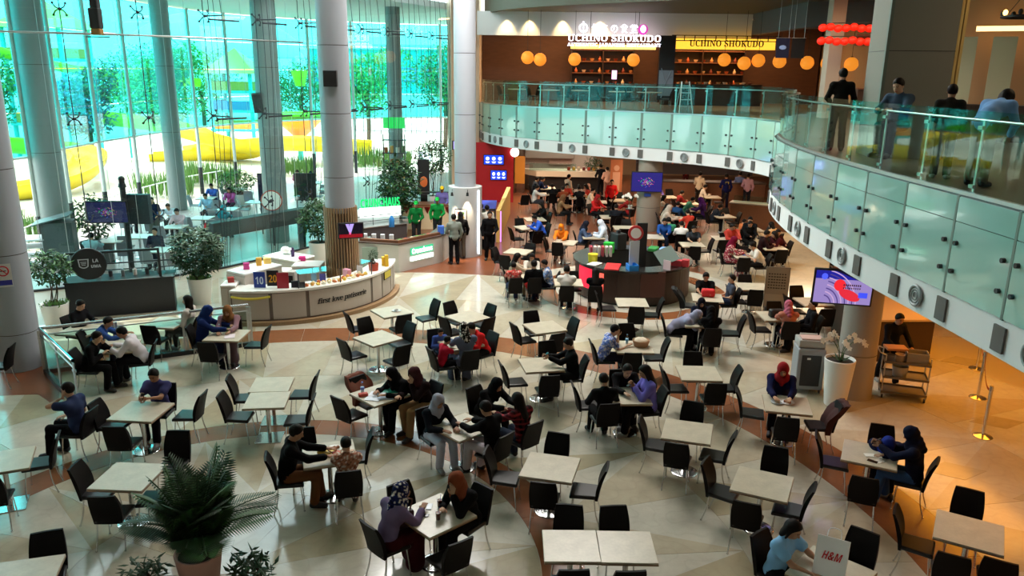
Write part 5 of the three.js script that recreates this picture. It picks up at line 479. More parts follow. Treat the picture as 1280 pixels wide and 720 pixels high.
palm(-4.05, -9.0, 'large potted palm in a pink terracotta pot among the empty tables', 46, 1.32, 0.24, 0.3, 0.4, std([0.55, 0.3, 0.24], 0.7), [MAT.leafDark, MAT.leaf, MAT.leafDark]);
bushy('leafy_floor_plant', -3.35, -8.95, 'low dark leafy plant beside the pink terracotta pot', { stem: 0.02, r: 0.3, ch: 0.4, leaf: 0.16, n: 160, mats: [MAT.leafDark, MAT.leafDark] });
bushy('leafy_floor_plant', -4.75, -8.9, 'low dark leafy plant touching the pink terracotta pot', { stem: 0.02, r: 0.26, ch: 0.3, leaf: 0.16, n: 120, mats: [MAT.leafDark, MAT.leafDark] });
bushy('potted_plant', -11.75, -19.4, 'tall plant in a white pot beside the thick column', { pot: [0.26, 0.34, 0.6, MAT.potWhite], stem: 0.5, r: 0.5, ch: 0.9, leaf: 0.2, n: 500, under: 1 });
bushy('potted_plant', -8.85, -21.6, 'dense dark plant in a white pot beside the dark booth', { pot: [0.26, 0.34, 0.75, MAT.potWhite], stem: 0.1, r: 0.72, ch: 1.35, leaf: 0.2, n: 1500, mats: [MAT.leafDark, MAT.leafDark], under: 1 });
bushy('potted_plant', -6.35, -25.4, 'leafy plant in a tall white tapered pot behind the pastry counter', { pot: [0.24, 0.36, 1.0, MAT.potWhite], stem: 0.15, r: 0.6, ch: 1.3, leaf: 0.2, n: 900 });
bushy('potted_plant', -4.55, -31.3, 'big dark fern plant in a white pot behind the green sign', { pot: [0.28, 0.38, 0.75, MAT.potWhite], stem: 0.2, r: 0.85, ch: 2.2, leaf: 0.26, n: 1400, mats: [MAT.leafDark, MAT.leaf] });
bushy('potted_plant', -3.9, -38.2, 'pale leaved plant on the terrace near the cream wall', { pot: [0.26, 0.34, 0.6, MAT.potWhite], stem: 1.0, r: 0.9, ch: 1.7, leaf: 0.24, n: 700 });
bushy('potted_plant', 4.5, -44.6, 'green plant on a white stand by the long white counter', { pot: [0.2, 0.26, 0.9, MAT.potWhite], stem: 0.1, r: 0.5, ch: 0.9, leaf: 0.18, n: 400 });
function orchids(x, y, z, label, potted) {
  const t = thing('orchid_vase', label, 'plant', [x, y, z]); const h = potted ? 1.0 : 0.12;
  if (potted) { part('vase', lathe([[0.001, 0], [0.2, 0], [0.21, 0.02], [0.3, 0.98], [0.29, 1.0], [0.27, 0.98], [0.26, 0.92], [0.001, 0.92]], 36), MAT.potWhite, t); part('soil', cyl(0.26, 0.26, 0.02, 0, 0.92, 0), MAT.soil, t); } else part('vase', cyl(0.07, 0.09, 0.14), MAT.potWhite, t);
  const petal = leafGeo([0, 1, 2, 3, 4].map((i) => { const a = i / 5 * 6.283; return [v3(0, 0, 0), v3(Math.cos(a) * 0.06, Math.sin(a) * 0.06, 0.012), 0.05, v3(0, 0, 1)]; }));
  for (let i = 0; i < (potted ? 5 : 4); i++) { const a = i * 1.35 + 0.4, q = potted ? 0.42 : 0.3; const pts = [[0, h - 0.06, 0], [Math.cos(a) * 0.1, h + 0.25, Math.sin(a) * 0.1], [Math.cos(a) * q * 0.7, h + 0.45, Math.sin(a) * q * 0.7], [Math.cos(a) * q, h + 0.36, Math.sin(a) * q]]; part('flower_stem', tube(pts, 0.006, 12, 4), MAT.leaf, t); const c = new THREE.CatmullRomCurve3(pts.map((p) => v3(...p))); for (let k = 0; k < 6; k++) { const p = c.getPoint(0.55 + k * 0.09), f = part('flower', petal, cm('#f4f0e6', 0.6), t); f.position.copy(p).add(v3(rr(-0.04, 0.04), rr(-0.03, 0.03), 0.02)); f.rotation.set(rr(-0.5, 0.3), rr(-0.6, 0.6), rr(0, 6)); } }
  const L = []; for (let i = 0; i < 7; i++) { const a = i * 0.9; L.push([v3(0, h - 0.07, 0), v3(Math.cos(a) * 0.22, h + 0.06, Math.sin(a) * 0.22), 0.07, v3(0, 1, 0)]); } part('leaf', leafGeo(L), MAT.leafDark, t);
  return t;
}
orchids(6.62, 0, -14.95, 'white orchids in a tall tapered white vase in front of the screen pillar', true);
// ------------------------------------------------------------------ screens
function screenMat(w, h, draw, k) { const t = canvasTex(w, h, draw); return new THREE.MeshStandardMaterial({ color: 0x0a0a0a, roughness: 0.25, emissive: 0xffffff, emissiveMap: t, emissiveIntensity: k }); }
function television(name, label, w, h, pos, yaw, tilt, draw, k = 1.2) {
  const t = thing(name, label, 'screen', pos, yaw); t.rotation.order = 'YXZ'; t.rotation.x = tilt;
  part('bezel', [rbx(w, h, 0.06, 0.012, 0, -h / 2, -0.035)], MAT.black, t); part('display', new THREE.PlaneGeometry(w - 0.07, h - 0.07).translate(0, 0, 0.0), screenMat(256, 144, draw, k), t); part('mount', [bx(0.25, 0.25, 0.08, 0, -0.12, -0.1), bx(0.08, 0.08, 0.2, 0, -0.04, -0.2)], MAT.darkMetal, t);
  const L = new THREE.RectAreaLight(0xa0a8ff, k * 0.5, w - 0.1, h - 0.1); L.position.set(0, 0, 0.03); L.rotation.y = PI; t.add(L); return t;
}
const blob = (c, x, y, r, col) => { c.fillStyle = col; c.beginPath(); c.arc(x, y, r, 0, 7); c.fill(); };
const swirl = (base) => (c, w, h) => { c.fillStyle = base; c.fillRect(0, 0, w, h); for (let i = 0; i < 60; i++) { c.strokeStyle = ['#e04a8a', '#4ad06a', '#f0c040', '#5a6af0', '#d040d0'][i % 5]; c.lineWidth = 3; c.beginPath(); const x = w / 2 + Math.cos(i * 2.4) * i * 1.1, y = h / 2 + Math.sin(i * 2.4) * i * 0.6; c.moveTo(x, y); c.lineTo(x + 14 * Math.cos(i), y + 12 * Math.sin(i * 1.7)); c.stroke(); } };
// the screen pillar on the warm side
{
  const p = struct('column', [cyl(0.38, 0.36, 3.0, 7.2, 0, -15.5, 36)], std([0.34, 0.3, 0.26], 0.35), 'brown grey round pillar carrying the large tilted screen'); part('joint', cyl(0.383, 0.383, 0.012, 7.2, 0.95, -15.5, 36), MAT.colJoint, p);
  television('large_screen', 'large tilted screen showing a red and violet picture on the brown pillar', 1.12, 0.74, [6.45, 2.5, -14.85], -0.22, 0.12, (c, w, h) => { c.fillStyle = '#8a78b0'; c.fillRect(0, 0, w, h); c.fillStyle = '#1a1c8a'; c.fillRect(0, 0, w, 36); c.fillStyle = '#0a0a28'; c.beginPath(); c.moveTo(90, 0); c.lineTo(w, 0); c.lineTo(w, 60); c.closePath(); c.fill(); for (let i = 0; i < 8; i++) { c.strokeStyle = i % 2 ? '#b898c0' : '#4a3a78'; c.lineWidth = 5; c.beginPath(); c.arc(40, 150, 40 + i * 16, -1.4, 0.4); c.stroke(); } blob(c, 112, 62, 26, '#e02430'); c.fillStyle = '#d02838'; c.beginPath(); c.ellipse(160, 105, 50, 22, 0.35, 0, 7); c.fill(); blob(c, 40, 26, 14, '#4a5af0'); c.fillStyle = '#3a4ae0'; c.fillRect(200, 90, 40, 24); c.fillStyle = '#3a2030'; for (let i = 0; i < 9; i++) { c.fillRect(128 + i * 9, 56, 6, 8); c.fillRect(128 + i * 9, 70, 5, 7); } }, 1.3);
  const s = struct('column', [cyl(0.5, 0.5, 3.0, 5.75, 0, -33.3, 36)], std([0.3, 0.24, 0.19], 0.4), 'brown round pillar carrying the violet screen'); part('joint', cyl(0.503, 0.503, 0.015, 5.75, 1.0, -33.3, 36), MAT.colJoint, s);
  television('hanging_screen', 'screen with a violet picture on the brown pillar behind the round kiosk', 1.3, 0.86, [5.52, 2.12, -32.65], -0.08, 0.1, swirl('#2a2478'), 1.1);
  solo('notice_plate', bx(0.28, 0.14, 0.02, 5.6, 1.5, -32.78), cm('#24408a', 0.4), 'small blue notice under the violet screen', 'notice');
  orchids(4.75, 1.15, -31.8, 'white orchids on a stand in front of the brown pillar', false);
  solo('flower_stand', [cyl(0.16, 0.16, 0.03, 4.75, 0, -31.8), cyl(0.03, 0.03, 1.1, 4.75, 0.02, -31.8), cyl(0.18, 0.18, 0.03, 4.75, 1.12, -31.8)], MAT.black, 'thin black stand under the small orchids', 'stand');
}
// ------------------------------------------------------------------ tray station, trolley, stanchions
{
  const t = thing('tray_station', 'grey tray return station with a black door beside the white vase', 'cabinet', [6.3, 0, -15.75], -0.12);
  part('body', rbx(0.56, 0.9, 0.5, 0.03, 0, 0.08, 0), cm('#8f9296', 0.5), t); part('door', rbx(0.4, 0.68, 0.03, 0.02, 0, 0.17, 0.25), MAT.black, t); part('label', bx(0.07, 0.04, 0.006, -0.06, 0.76, 0.268), cm('#e8e8e4'), t); part('top_shelf', [rbx(0.54, 0.16, 0.42, 0.02, 0, 0.99, -0.02), bx(0.36, 0.03, 0.04, 0, 1.16, -0.2)], cm('#a8a8a4', 0.5), t); part('tray', rbx(0.42, 0.03, 0.3, 0.01, 0, 1.15, 0.0), cm('#c8a8a0', 0.5), t);
  for (const sx of [-1, 1]) for (const sz of [-1, 1]) part('caster', at(cyl(0.04, 0.04, 0.03, 0, -0.015, 0, 12), sx * 0.23, 0.04, sz * 0.2, 0, 0, PI / 2), MAT.black, t);
  const c = thing('service_trolley', 'three shelf steel trolley stacked with trays and bins', 'trolley', [8.2, 0, -15.42], -0.32);
  for (const y of [0.12, 0.45, 0.78]) part('shelf', [bx(0.86, 0.015, 0.5, 0, y, 0), bx(0.86, 0.05, 0.012, 0, y, 0.25), bx(0.86, 0.05, 0.012, 0, y, -0.25), bx(0.012, 0.05, 0.5, 0.43, y), bx(0.012, 0.05, 0.5, -0.43, y)], cm('#6a625a', 0.4, 0.5), c);
  for (const sx of [-1, 1]) for (const sz of [-1, 1]) { part('post', cyl(0.014, 0.014, 0.88, sx * 0.42, 0.08, sz * 0.24, 8), MAT.steel, c); part('caster', at(cyl(0.045, 0.045, 0.03, 0, -0.015, 0, 12), sx * 0.4, 0.045, sz * 0.22, 0, 0, PI / 2), MAT.black, c); }
  part('push_handle', tube([[-0.43, 0.95, -0.22], [-0.52, 0.98, -0.22], [-0.52, 0.98, 0.22], [-0.43, 0.95, 0.22]], 0.013, 16, 6), MAT.steel, c);
  const cp = (m, x, y, z, yaw = 0) => { m.position.set(8.2 + Math.cos(-0.32) * x + Math.sin(-0.32) * z, y, -15.42 - Math.sin(-0.32) * x + Math.cos(-0.32) * z); m.rotation.y = -0.32 + yaw; };
  const bin = M([bx(0.4, 0.02, 0.3), bx(0.4, 0.22, 0.015, 0, 0, 0.15), bx(0.4, 0.22, 0.015, 0, 0, -0.15), bx(0.015, 0.22, 0.3, 0.2), bx(0.015, 0.22, 0.3, -0.2)]);
  cp(solo('grey_bin', bin, cm('#8c8884', 0.6), 'open grey bin on the upper shelf of the trolley', 'bin'), 0.18, 0.8, 0.02); cp(solo('orange_tray', rbx(0.42, 0.05, 0.3, 0.01), cm('#b07850', 0.6), 'orange brown tray propped on the trolley', 'tray'), -0.22, 1.0, -0.08, 0.2); cp(solo('bowl_stack', [0, 1, 2].map((i) => lathe([[0.001, 0], [0.06, 0], [0.1, 0.07], [0.095, 0.07], [0.055, 0.01], [0.001, 0.01]], 16).translate(0, i * 0.05, 0)), cm('#b8a898', 0.4), 'stack of pale bowls on the trolley', 'bowls'), -0.15, 0.8, 0.14); cp(solo('waste_tub', lathe([[0.001, 0], [0.13, 0], [0.16, 0.22], [0.15, 0.22], [0.12, 0.02], [0.001, 0.02]], 20), cm('#a8a49e', 0.5), 'round pale tub on the middle shelf of the trolley', 'tub'), -0.1, 0.47, 0.05);
  const posts = [[10.74, -17.1], [9.8, -15.4], [8.85, -13.55]];
  posts.forEach(([x, z], i) => { const s = thing('stanchion', 'chrome queue post with red belt on the warm lit floor', 'stanchion', [x, 0, z], 0, 'queue posts on the warm lit floor'); part('foot', lathe([[0.001, 0.05], [0.04, 0.045], [0.16, 0.012], [0.17, 0], [0.001, 0]], 28), MAT.chrome, s); part('post', cyl(0.03, 0.03, 0.92, 0, 0.03, 0, 14), MAT.chrome, s); part('head', cyl(0.038, 0.034, 0.09, 0, 0.92, 0, 14), MAT.chrome, s);
    if (i < 2) { const [bx_, bz] = posts[i + 1]; const b = new THREE.PlaneGeometry(Math.hypot(bx_ - x, bz - z) - 0.07, 0.05, 12, 1), p = b.attributes.position, W = Math.hypot(bx_ - x, bz - z); for (let k = 0; k < p.count; k++) p.setY(k, p.getY(k) - 0.25 * (1 - (2 * p.getX(k) / W) ** 2)); b.computeVertexNormals(); const m = part('belt', b, cm('#a01218', 0.7), s); m.position.set((bx_ - x) / 2, 0.96, (bz - z) / 2); m.rotation.y = Math.atan2(-(bz - z), bx_ - x); } });
  const board = thing('notice_board', 'grey notice board with rows of lettering on a stand', 'notice', [7.15, 0, -20.6], -0.2); part('panel', [bx(0.62, 1.15, 0.03, 0, 0.35, 0)], std('#7a7468', 0.7), board); part('print', new THREE.PlaneGeometry(0.58, 1.1).translate(0, 0.93, 0.018), new THREE.MeshStandardMaterial({ roughness: 0.8, map: canvasTex(128, 240, (c, w, h) => { c.fillStyle = '#857e70'; c.fillRect(0, 0, w, h); c.fillStyle = '#2a2620'; for (let i = 0; i < 6; i++) for (let k = 0; k < 7; k++) c.fillRect(12 + k * 15, 34 + i * 17, 9 + (i * k % 4), 7); c.fillStyle = '#98907f'; c.fillRect(0, 160, w, 80); }) }), board); part('stand', [bx(0.04, 0.4, 0.3, -0.25), bx(0.04, 0.4, 0.3, 0.25)], MAT.darkMetal, board);
  const ct = thing('service_counter', 'dark service counter behind the cleaner', 'counter', [9.1, 0, -18.6], 0.05); part('body', bx(1.4, 1.0, 2.2), MAT.woodDark, ct); part('top', bx(1.5, 0.05, 2.3, 0, 1.0, 0), cm('#b09a80', 0.4), ct); 
  const sh = thing('goods_shelf', 'warm lit shelf packed with small goods behind the cleaner', 'shelf', [10.6, 0, -21.5], -0.1); part('back', bx(3.2, 2.4, 0.05, 0, 0, -0.2), MAT.woodDark, sh); for (let i = 0; i < 5; i++) part('board', bx(3.2, 0.03, 0.4, 0, 0.35 + i * 0.45, 0), MAT.woodRed, sh);
  for (let i = 0; i < 5; i++) for (let k = 0; k < 12; k++) { const cl = ['#c86a3a', '#e0a060', '#8a3020', '#d8b890', '#b84830'][(i * 3 + k) % 5]; const m = solo('goods_packet', rbx(0.16 + (k % 3) * 0.03, 0.2 + (i * k % 4) * 0.03, 0.14, 0.02), cm(cl, 0.6), 'small orange and brown packet on the warm lit shelf', 'packet', 'packets on the warm lit shelf'); m.position.set(10.6 - 1.45 + k * 0.26, 0.38 + i * 0.45, -21.45 - (k - 6) * -0.026); m.rotation.y = -0.1; }
}
// ------------------------------------------------------------------ objects on the tables
function onTable(id, dx, dz, geo, mat, name, label, cat, turn = 0, group) { const t = tableOf[id], c = Math.cos(t.yaw), s = Math.sin(t.yaw), m = solo(name, geo, mat, label, cat, group); m.position.set(t.x + c * dx + s * dz, 0.753, t.z - s * dx + c * dz); m.rotation.y = t.yaw + turn; return m; }
function bagThing(id, dx, dz, turn) {
  const t0 = tableOf[id], t = thing('shopping_bag', 'white paper shopping bag with red lettering', 'bag', [t0.x + dx, 0.753, t0.z + dz], turn);
  part('body', (() => { const g = new THREE.BoxGeometry(0.36, 0.46, 0.13, 6, 6, 2), p = g.attributes.position; for (let i = 0; i < p.count; i++) { const y = p.getY(i); p.setZ(i, p.getZ(i) * (1 - 0.5 * Math.max(0, y + 0.1)) + Math.sin(p.getX(i) * 9 + y * 8) * 0.008); } g.computeVertexNormals(); return g.translate(0, 0.23, 0); })(), cm('#f0eeee', 0.6), t);
  const pl = new THREE.Group(); pl.name = 'lettering'; t.add(pl); pl.position.set(0, 0.2, 0.07); letters(pl, 'H&M', 0.095, 0.004, cm('#d01824', 0.6), fontBold, 0.22); pl.children.forEach((c) => c.geometry.applyMatrix4(new THREE.Matrix4().makeShear(0, 0, 0.25, 0, 0, 0)));
  part('handle', tube([[-0.08, 0.45, 0.03], [-0.06, 0.56, 0.04], [0.06, 0.56, 0.04], [0.08, 0.45, 0.03]], 0.006, 12, 5), cm('#f0eeee'), t); t.rotation.order = 'YXZ'; t.rotation.x = -0.5; return t;
}
bagThing('t26', -0.08, 0.1, -0.5);
const cup = (r = 0.035, h = 0.12) => lathe([[0.001, 0.004], [r * 0.75, 0.004], [r, h], [r * 0.94, h], [r * 0.7, 0.01], [0.001, 0.01]], 18);
function drink(id, dx, dz, label) { const t0 = tableOf[id], c = Math.cos(t0.yaw), s = Math.sin(t0.yaw), t = thing('iced_drink', label, 'drink', [t0.x + c * dx + s * dz, 0.753, t0.z - s * dx + c * dz]); part('cup', cup(0.04, 0.14), MAT.clear, t); part('tea', cyl(0.028, 0.036, 0.1, 0, 0.012, 0, 16), std('#5a1e10', 0.2), t); part('straw', tube([[0, 0.02, 0], [0.02, 0.2, 0.01]], 0.004, 1, 6), cm('#2a3a9a'), t); part('ice', [bx(0.025, 0.025, 0.025, 0.005, 0.1, 0.01, 0.4), bx(0.022, 0.022, 0.022, -0.01, 0.105, -0.008, 0.9)], MAT.clear, t); }
drink('tw', -0.06, 0.14, 'iced tea with a dark straw before the blue floral headscarf'); drink('tw', 0.15, -0.1, 'iced tea beside the hand of the woman in black');
const phoneG = rbx(0.075, 0.009, 0.15, 0.003);
onTable('tw', -0.14, -0.08, phoneG, cm('#0c0c0e', 0.2), 'phone', 'black phone lying between the two iced drinks', 'phone', 0.7); onTable('tw', 0.05, -0.2, phoneG, cm('#d8dce4', 0.2), 'phone', 'white phone lying beside the woman with the rust headscarf', 'phone', -0.8);
onTable('t28', 0.05, 0.25, phoneG, cm('#0c0c0e', 0.2), 'phone', 'black phone lying beside white tissues', 'phone', 1.3);
for (const [dx, dz, a] of [[0.0, 0.05, 0.4], [0.14, 0.2, 1]]) onTable('t28', dx, dz, rbx(0.16, 0.008, 0.11, 0.003), cm('#e8e0d4', 0.9), 'tissue', 'white paper tissue on the table of the hooded woman', 'tissue', a, 'tissues before the hooded woman');
onTable('t12', -0.14, 0.05, M([rbx(0.2, 0.012, 0.28, 0.003, -0.1), rbx(0.2, 0.014, 0.28, 0.003, 0.1)]), cm('#e0e4ec', 0.8), 'open_book', 'open white book on the study table', 'book', 0.6); onTable('t12', -0.02, 0.22, rbx(0.2, 0.02, 0.28, 0.003), cm('#c4d2e4', 0.8), 'notebook', 'pale blue notebook beside the open book', 'book', 0.9); onTable('t12', 0.22, 0.0, rbx(0.24, 0.015, 0.32, 0.004), cm('#0f8a72', 0.5), 'folder', 'bright green folder on the study table', 'folder', 0.9); onTable('t12', -0.28, -0.12, rbx(0.1, 0.06, 0.17, 0.02), cm('#b8402c', 0.6), 'pencil_case', 'red pencil case beside the open book', 'case', 1.2);
function bottle(id, dx, dz, hex, label) { const t0 = tableOf[id], c = Math.cos(t0.yaw), s = Math.sin(t0.yaw), t = thing('water_bottle', label, 'bottle', [t0.x + c * dx + s * dz, 0.753, t0.z - s * dx + c * dz]); part('body', lathe([[0.001, 0], [0.032, 0.002], [0.034, 0.14], [0.014, 0.18], [0.014, 0.2], [0.001, 0.2]], 18), MAT.clear, t); part('water', cyl(0.029, 0.029, 0.11, 0, 0.006, 0, 14), cm('#a8c4dc', 0.1), t); part('label_band', cyl(0.0352, 0.0352, 0.05, 0, 0.06, 0, 18), cm(hex, 0.5), t); part('cap', cyl(0.016, 0.016, 0.02, 0, 0.195, 0, 12), cm(hex, 0.5), t); }
bottle('t12', -0.2, -0.26, '#5a7ac8', 'water bottle with a violet label beside the pencil case'); bottle('t17', -0.1, -0.2, '#5aa0c8', 'clear water bottle beside the woven basket'); bottle('t6', -0.2, -0.1, '#c8dce8', 'clear water bottle beside the green bowl'); bottle('t49', 0.0, 0.1, '#60b8c8', 'teal water bottle beside the man in a white tee'); bottle('t11', 0.02, -0.05, '#e8e4da', 'white bottle at the family table'); bottle('t11', 0.1, 0.0, '#8a2a2a', 'red capped bottle at the family table');
{ const t0 = tableOf['t17'], t = thing('woven_basket', 'woven basket with a cloth on the table of the boy in blue', 'basket', [t0.x + 0.18, 0.753, t0.z - 0.06]); part('basket', lathe([[0.001, 0], [0.15, 0], [0.19, 0.14], [0.18, 0.14], [0.14, 0.01], [0.001, 0.01]], 20), cm('#b08a6a', 0.9), t); part('cloth', (() => { const g = new THREE.SphereGeometry(0.15, 14, 8, 0, 6.3, 0, 1.5).scale(1, 0.5, 1); const p = g.attributes.position; for (let i = 0; i < p.count; i++) p.setY(i, p.getY(i) + noise.noise(p.getX(i) * 20, p.getZ(i) * 20, 3) * 0.03); g.computeVertexNormals(); return g.translate(0, 0.11, 0); })(), cm('#d8c8b0', 0.9), t); }
const plateG = lathe([[0.001, 0], [0.07, 0], [0.12, 0.018], [0.115, 0.02], [0.065, 0.006], [0.001, 0.006]], 28);
function meal(id, dx, dz, label, hex = '#e8e4de', food = '#8a4a20') { const t0 = tableOf[id], c = Math.cos(t0.yaw), s = Math.sin(t0.yaw), t = thing('plate_of_food', label, 'plate', [t0.x + c * dx + s * dz, 0.753, t0.z - s * dx + c * dz]); part('plate', plateG, cm(hex, 0.3), t); const f = []; for (let i = 0; i < 7; i++) f.push(sph(rr(0.02, 0.035), rr(-0.04, 0.04), 0.02, rr(-0.04, 0.04), 1, 0.7, 1, 8)); part('food', f, cm(food, 0.7), t); return t; }
meal('t29', 0.02, -0.05, 'plate of food before the woman in a red headscarf'); meal('t29', -0.16, -0.02, 'second small plate before the woman in a red headscarf', '#c8ccd4', '#c8a890'); meal('t9', 0.1, 0.05, 'pale dish on the table at the pastry counter', '#c8c8c4', '#8a8a84'); meal('t11', -0.08, -0.1, 'plate of food between the small children', '#e0e0e0', '#d0b070'); meal('t48', 0.0, 0.0, 'plate of food on the crowded family table', '#e4d8b8', '#d0a050'); meal('tcpl', 0.1, -0.12, 'white plate behind the bright snack packet');
onTable('tcpl', -0.03, 0.02, rbx(0.26, 0.05, 0.2, 0.02), cm('#e0b43a', 0.5), 'snack_packet', 'bright yellow snack packet before the man in black', 'packet', 0.4); onTable('tcpl', 0.1, 0.1, rbx(0.12, 0.06, 0.1, 0.02), cm('#c83a2a', 0.5), 'snack_box', 'red snack box beside the yellow packet', 'box', 0.2);
{ const b = onTable('t30', 0.02, -0.08, (() => { const g = new RoundedBoxGeometry(0.36, 0.2, 0.2, 4, 0.07), p = g.attributes.position; for (let i = 0; i < p.count; i++) p.setY(i, p.getY(i) * (0.8 + 0.35 * Math.abs(Math.sin(p.getX(i) * 9)))); g.computeVertexNormals(); return g.translate(0, 0.11, 0); })(), cm('#c8141c', 0.6), 'red_bag', 'soft bright red bag on a table', 'bag'); }
onTable('t32', -0.05, 0.1, (() => { const g = new RoundedBoxGeometry(0.34, 0.2, 0.18, 4, 0.05); return g.translate(0, 0.1, 0); })(), MAT.black, 'black_bag', 'boxy black bag on a table', 'bag', 0.1);
onTable('t6', 0.1, 0.1, rbx(0.22, 0.01, 0.3, 0.003), cm('#d8ccd0', 0.7), 'magazine', 'open magazine before the brown headscarf', 'magazine', 0.3); onTable('t6', -0.02, -0.2, lathe([[0.001, 0], [0.05, 0], [0.09, 0.07], [0.085, 0.07], [0.045, 0.01], [0.001, 0.01]], 20), cm('#3aa028', 0.5), 'green_bowl', 'green bowl before the brown headscarf', 'bowl');
onTable('t18', 0.0, 0.0, rbx(0.22, 0.006, 0.3, 0.002), cm('#f0eee8', 0.9), 'paper_sheet', 'white paper under the girl in lilac', 'paper', 0.2); onTable('t34', 0.0, -0.05, rbx(0.22, 0.02, 0.16, 0.004), cm('#20408a', 0.4), 'tablet_case', 'blue case before the maroon headscarf', 'case', 0.1);
for (let i = 0; i < 4; i++) onTable('t13', rr(-0.2, 0.2), rr(-0.2, 0.2), rbx(0.06, 0.004, 0.09, 0.001), cm('#e4e0d8', 0.8), 'playing_card', 'small pale card at the table of four', 'card', rr(0, 3), 'cards at the table of four');
for (let i = 0; i < 9; i++) meal('party', (i % 3 - 1) * 0.36, ((i / 3 | 0) - 1) * 0.3, 'party dish among the guests under the low ceiling', ['#e8e0d4', '#d8b860', '#c87040'][i % 3], ['#d89040', '#c84a20', '#e0c070'][i % 3]).userData.group = 'party dishes';
{ // things hung on or held at chairs
  const bag = thing('handbag', 'dark red handbag on the lap of the woman in lavender', 'bag', (() => { const p = PEOPLE.find((q) => q.label.includes('lavender')); return [p.x + Math.sin(p.yaw) * 0.24, 0.74, p.z + Math.cos(p.yaw) * 0.24]; })(), 0.6); part('body', new RoundedBoxGeometry(0.3, 0.24, 0.13, 3, 0.04), cm('#2a0a0c', 0.4), bag); part('handle', tube([[-0.1, 0.1, 0], [-0.12, 0.28, 0.03], [0.12, 0.28, 0.03], [0.1, 0.1, 0]], 0.01, 14, 6), cm('#5a2a1c', 0.4), bag);
  const coat = (id, x, z, yaw, hex, label) => { const c = thing('draped_jacket', label, 'jacket', [x, 0, z], yaw); part('cloth', (() => { const g = chairBack.clone().translate(0, -0.68, 0.25).scale(1.14, 1.06, 2.3), p = g.attributes.position; for (let i = 0; i < p.count; i++) { p.setZ(i, p.getZ(i) + 0.018 * Math.sin(p.getX(i) * 34)); p.setX(i, p.getX(i) * (1 + 0.12 * Math.sin(p.getY(i) * 16))); p.setY(i, p.getY(i) + (p.getY(i) < -0.1 ? 0.03 * Math.sin(p.getX(i) * 22) : 0)); } g.computeVertexNormals(); return g.translate(0, 0.69, -0.25); })(), cm(hex, 0.9), c); };
  const pick = (id, k) => CHAIRS.filter((c) => c[0] === id)[k];
  let q = pick('t12', 3); coat('t12', q[1], q[2], q[3], '#6a3420', 'brown jacket hung over a chair at the study table'); q = pick('t30', 2); coat('t30', q[1], q[2], q[3], '#0a0a0c', 'black jacket hung over a chair beside the red bag'); q = pick('t29', 3); coat('t29', q[1], q[2], q[3], '#3a1410', 'dark brown bag hung over a chair beside the white vase');
}
// ------------------------------------------------------------------ glass handrail by the thick column
{
  const t = thing('glass_handrail', 'steel and glass handrail around the tables by the glass wall', 'railing');
  const P = [[-8.42, -14.22], [-10.15, -16.1], [-6.3, -18.05]], posts = []; 
  for (let k = 0; k < 2; k++) { const a = P[k], b = P[k + 1], n = k ? 3 : 2, len = Math.hypot(b[0] - a[0], b[1] - a[1]), yaw = Math.atan2(-(b[1] - a[1]), b[0] - a[0]);
    for (let i = 0; i < n; i++) { const t0 = (i + 0.5) / n; const g = part('pane', bx(len / n - 0.12, 0.75, 0.012), MAT.rail, t); g.position.set(a[0] + (b[0] - a[0]) * t0, 0.12, a[1] + (b[1] - a[1]) * t0); g.rotation.y = yaw; }
    for (let i = 0; i <= n; i++) { const t0 = i / n; const g = part('post', [bx(0.05, 0.98, 0.02, -0.03), bx(0.05, 0.98, 0.02, 0.03), bx(0.12, 0.04, 0.05, 0, 0.8)], MAT.steel, t); g.position.set(a[0] + (b[0] - a[0]) * t0, 0, a[1] + (b[1] - a[1]) * t0); g.rotation.y = yaw; }
    part('top_rail', tube([[a[0], 1.03, a[1]], [b[0], 1.03, b[1]]], 0.035, 1, 12), MAT.chrome, t); part('mid_rail', tube([[a[0], 0.88, a[1]], [b[0], 0.88, b[1]]], 0.015, 1, 8), MAT.steel, t);
    const kb = part('base_curb', bx(len, 0.1, 0.1), MAT.black, t); kb.position.set((a[0] + b[0]) / 2, 0, (a[1] + b[1]) / 2); kb.rotation.y = yaw; }
  const n = thing('no_smoking_notice', 'white no smoking notice on the thick column', 'notice', [-10.72, 2.2, -16.08], 0.42); part('plate', bx(0.3, 0.5, 0.01, 0, -0.25, 0), cm('#d8d8d4', 0.5), n);
  part('red_ring', [new THREE.TorusGeometry(0.1, 0.014, 8, 28).translate(0, 0.1, 0.01), at(new THREE.BoxGeometry(0.02, 0.2, 0.006), 0, 0.1, 0.012, 0, 0, 0.8)], cm('#c01820', 0.5), n); part('cigarette', at(new THREE.BoxGeometry(0.12, 0.02, 0.005), 0, 0.1, 0.009), MAT.black, n); part('blue_band', bx(0.28, 0.11, 0.004, 0, -0.21, 0.006), cm('#2a2a9a', 0.5), n);
}
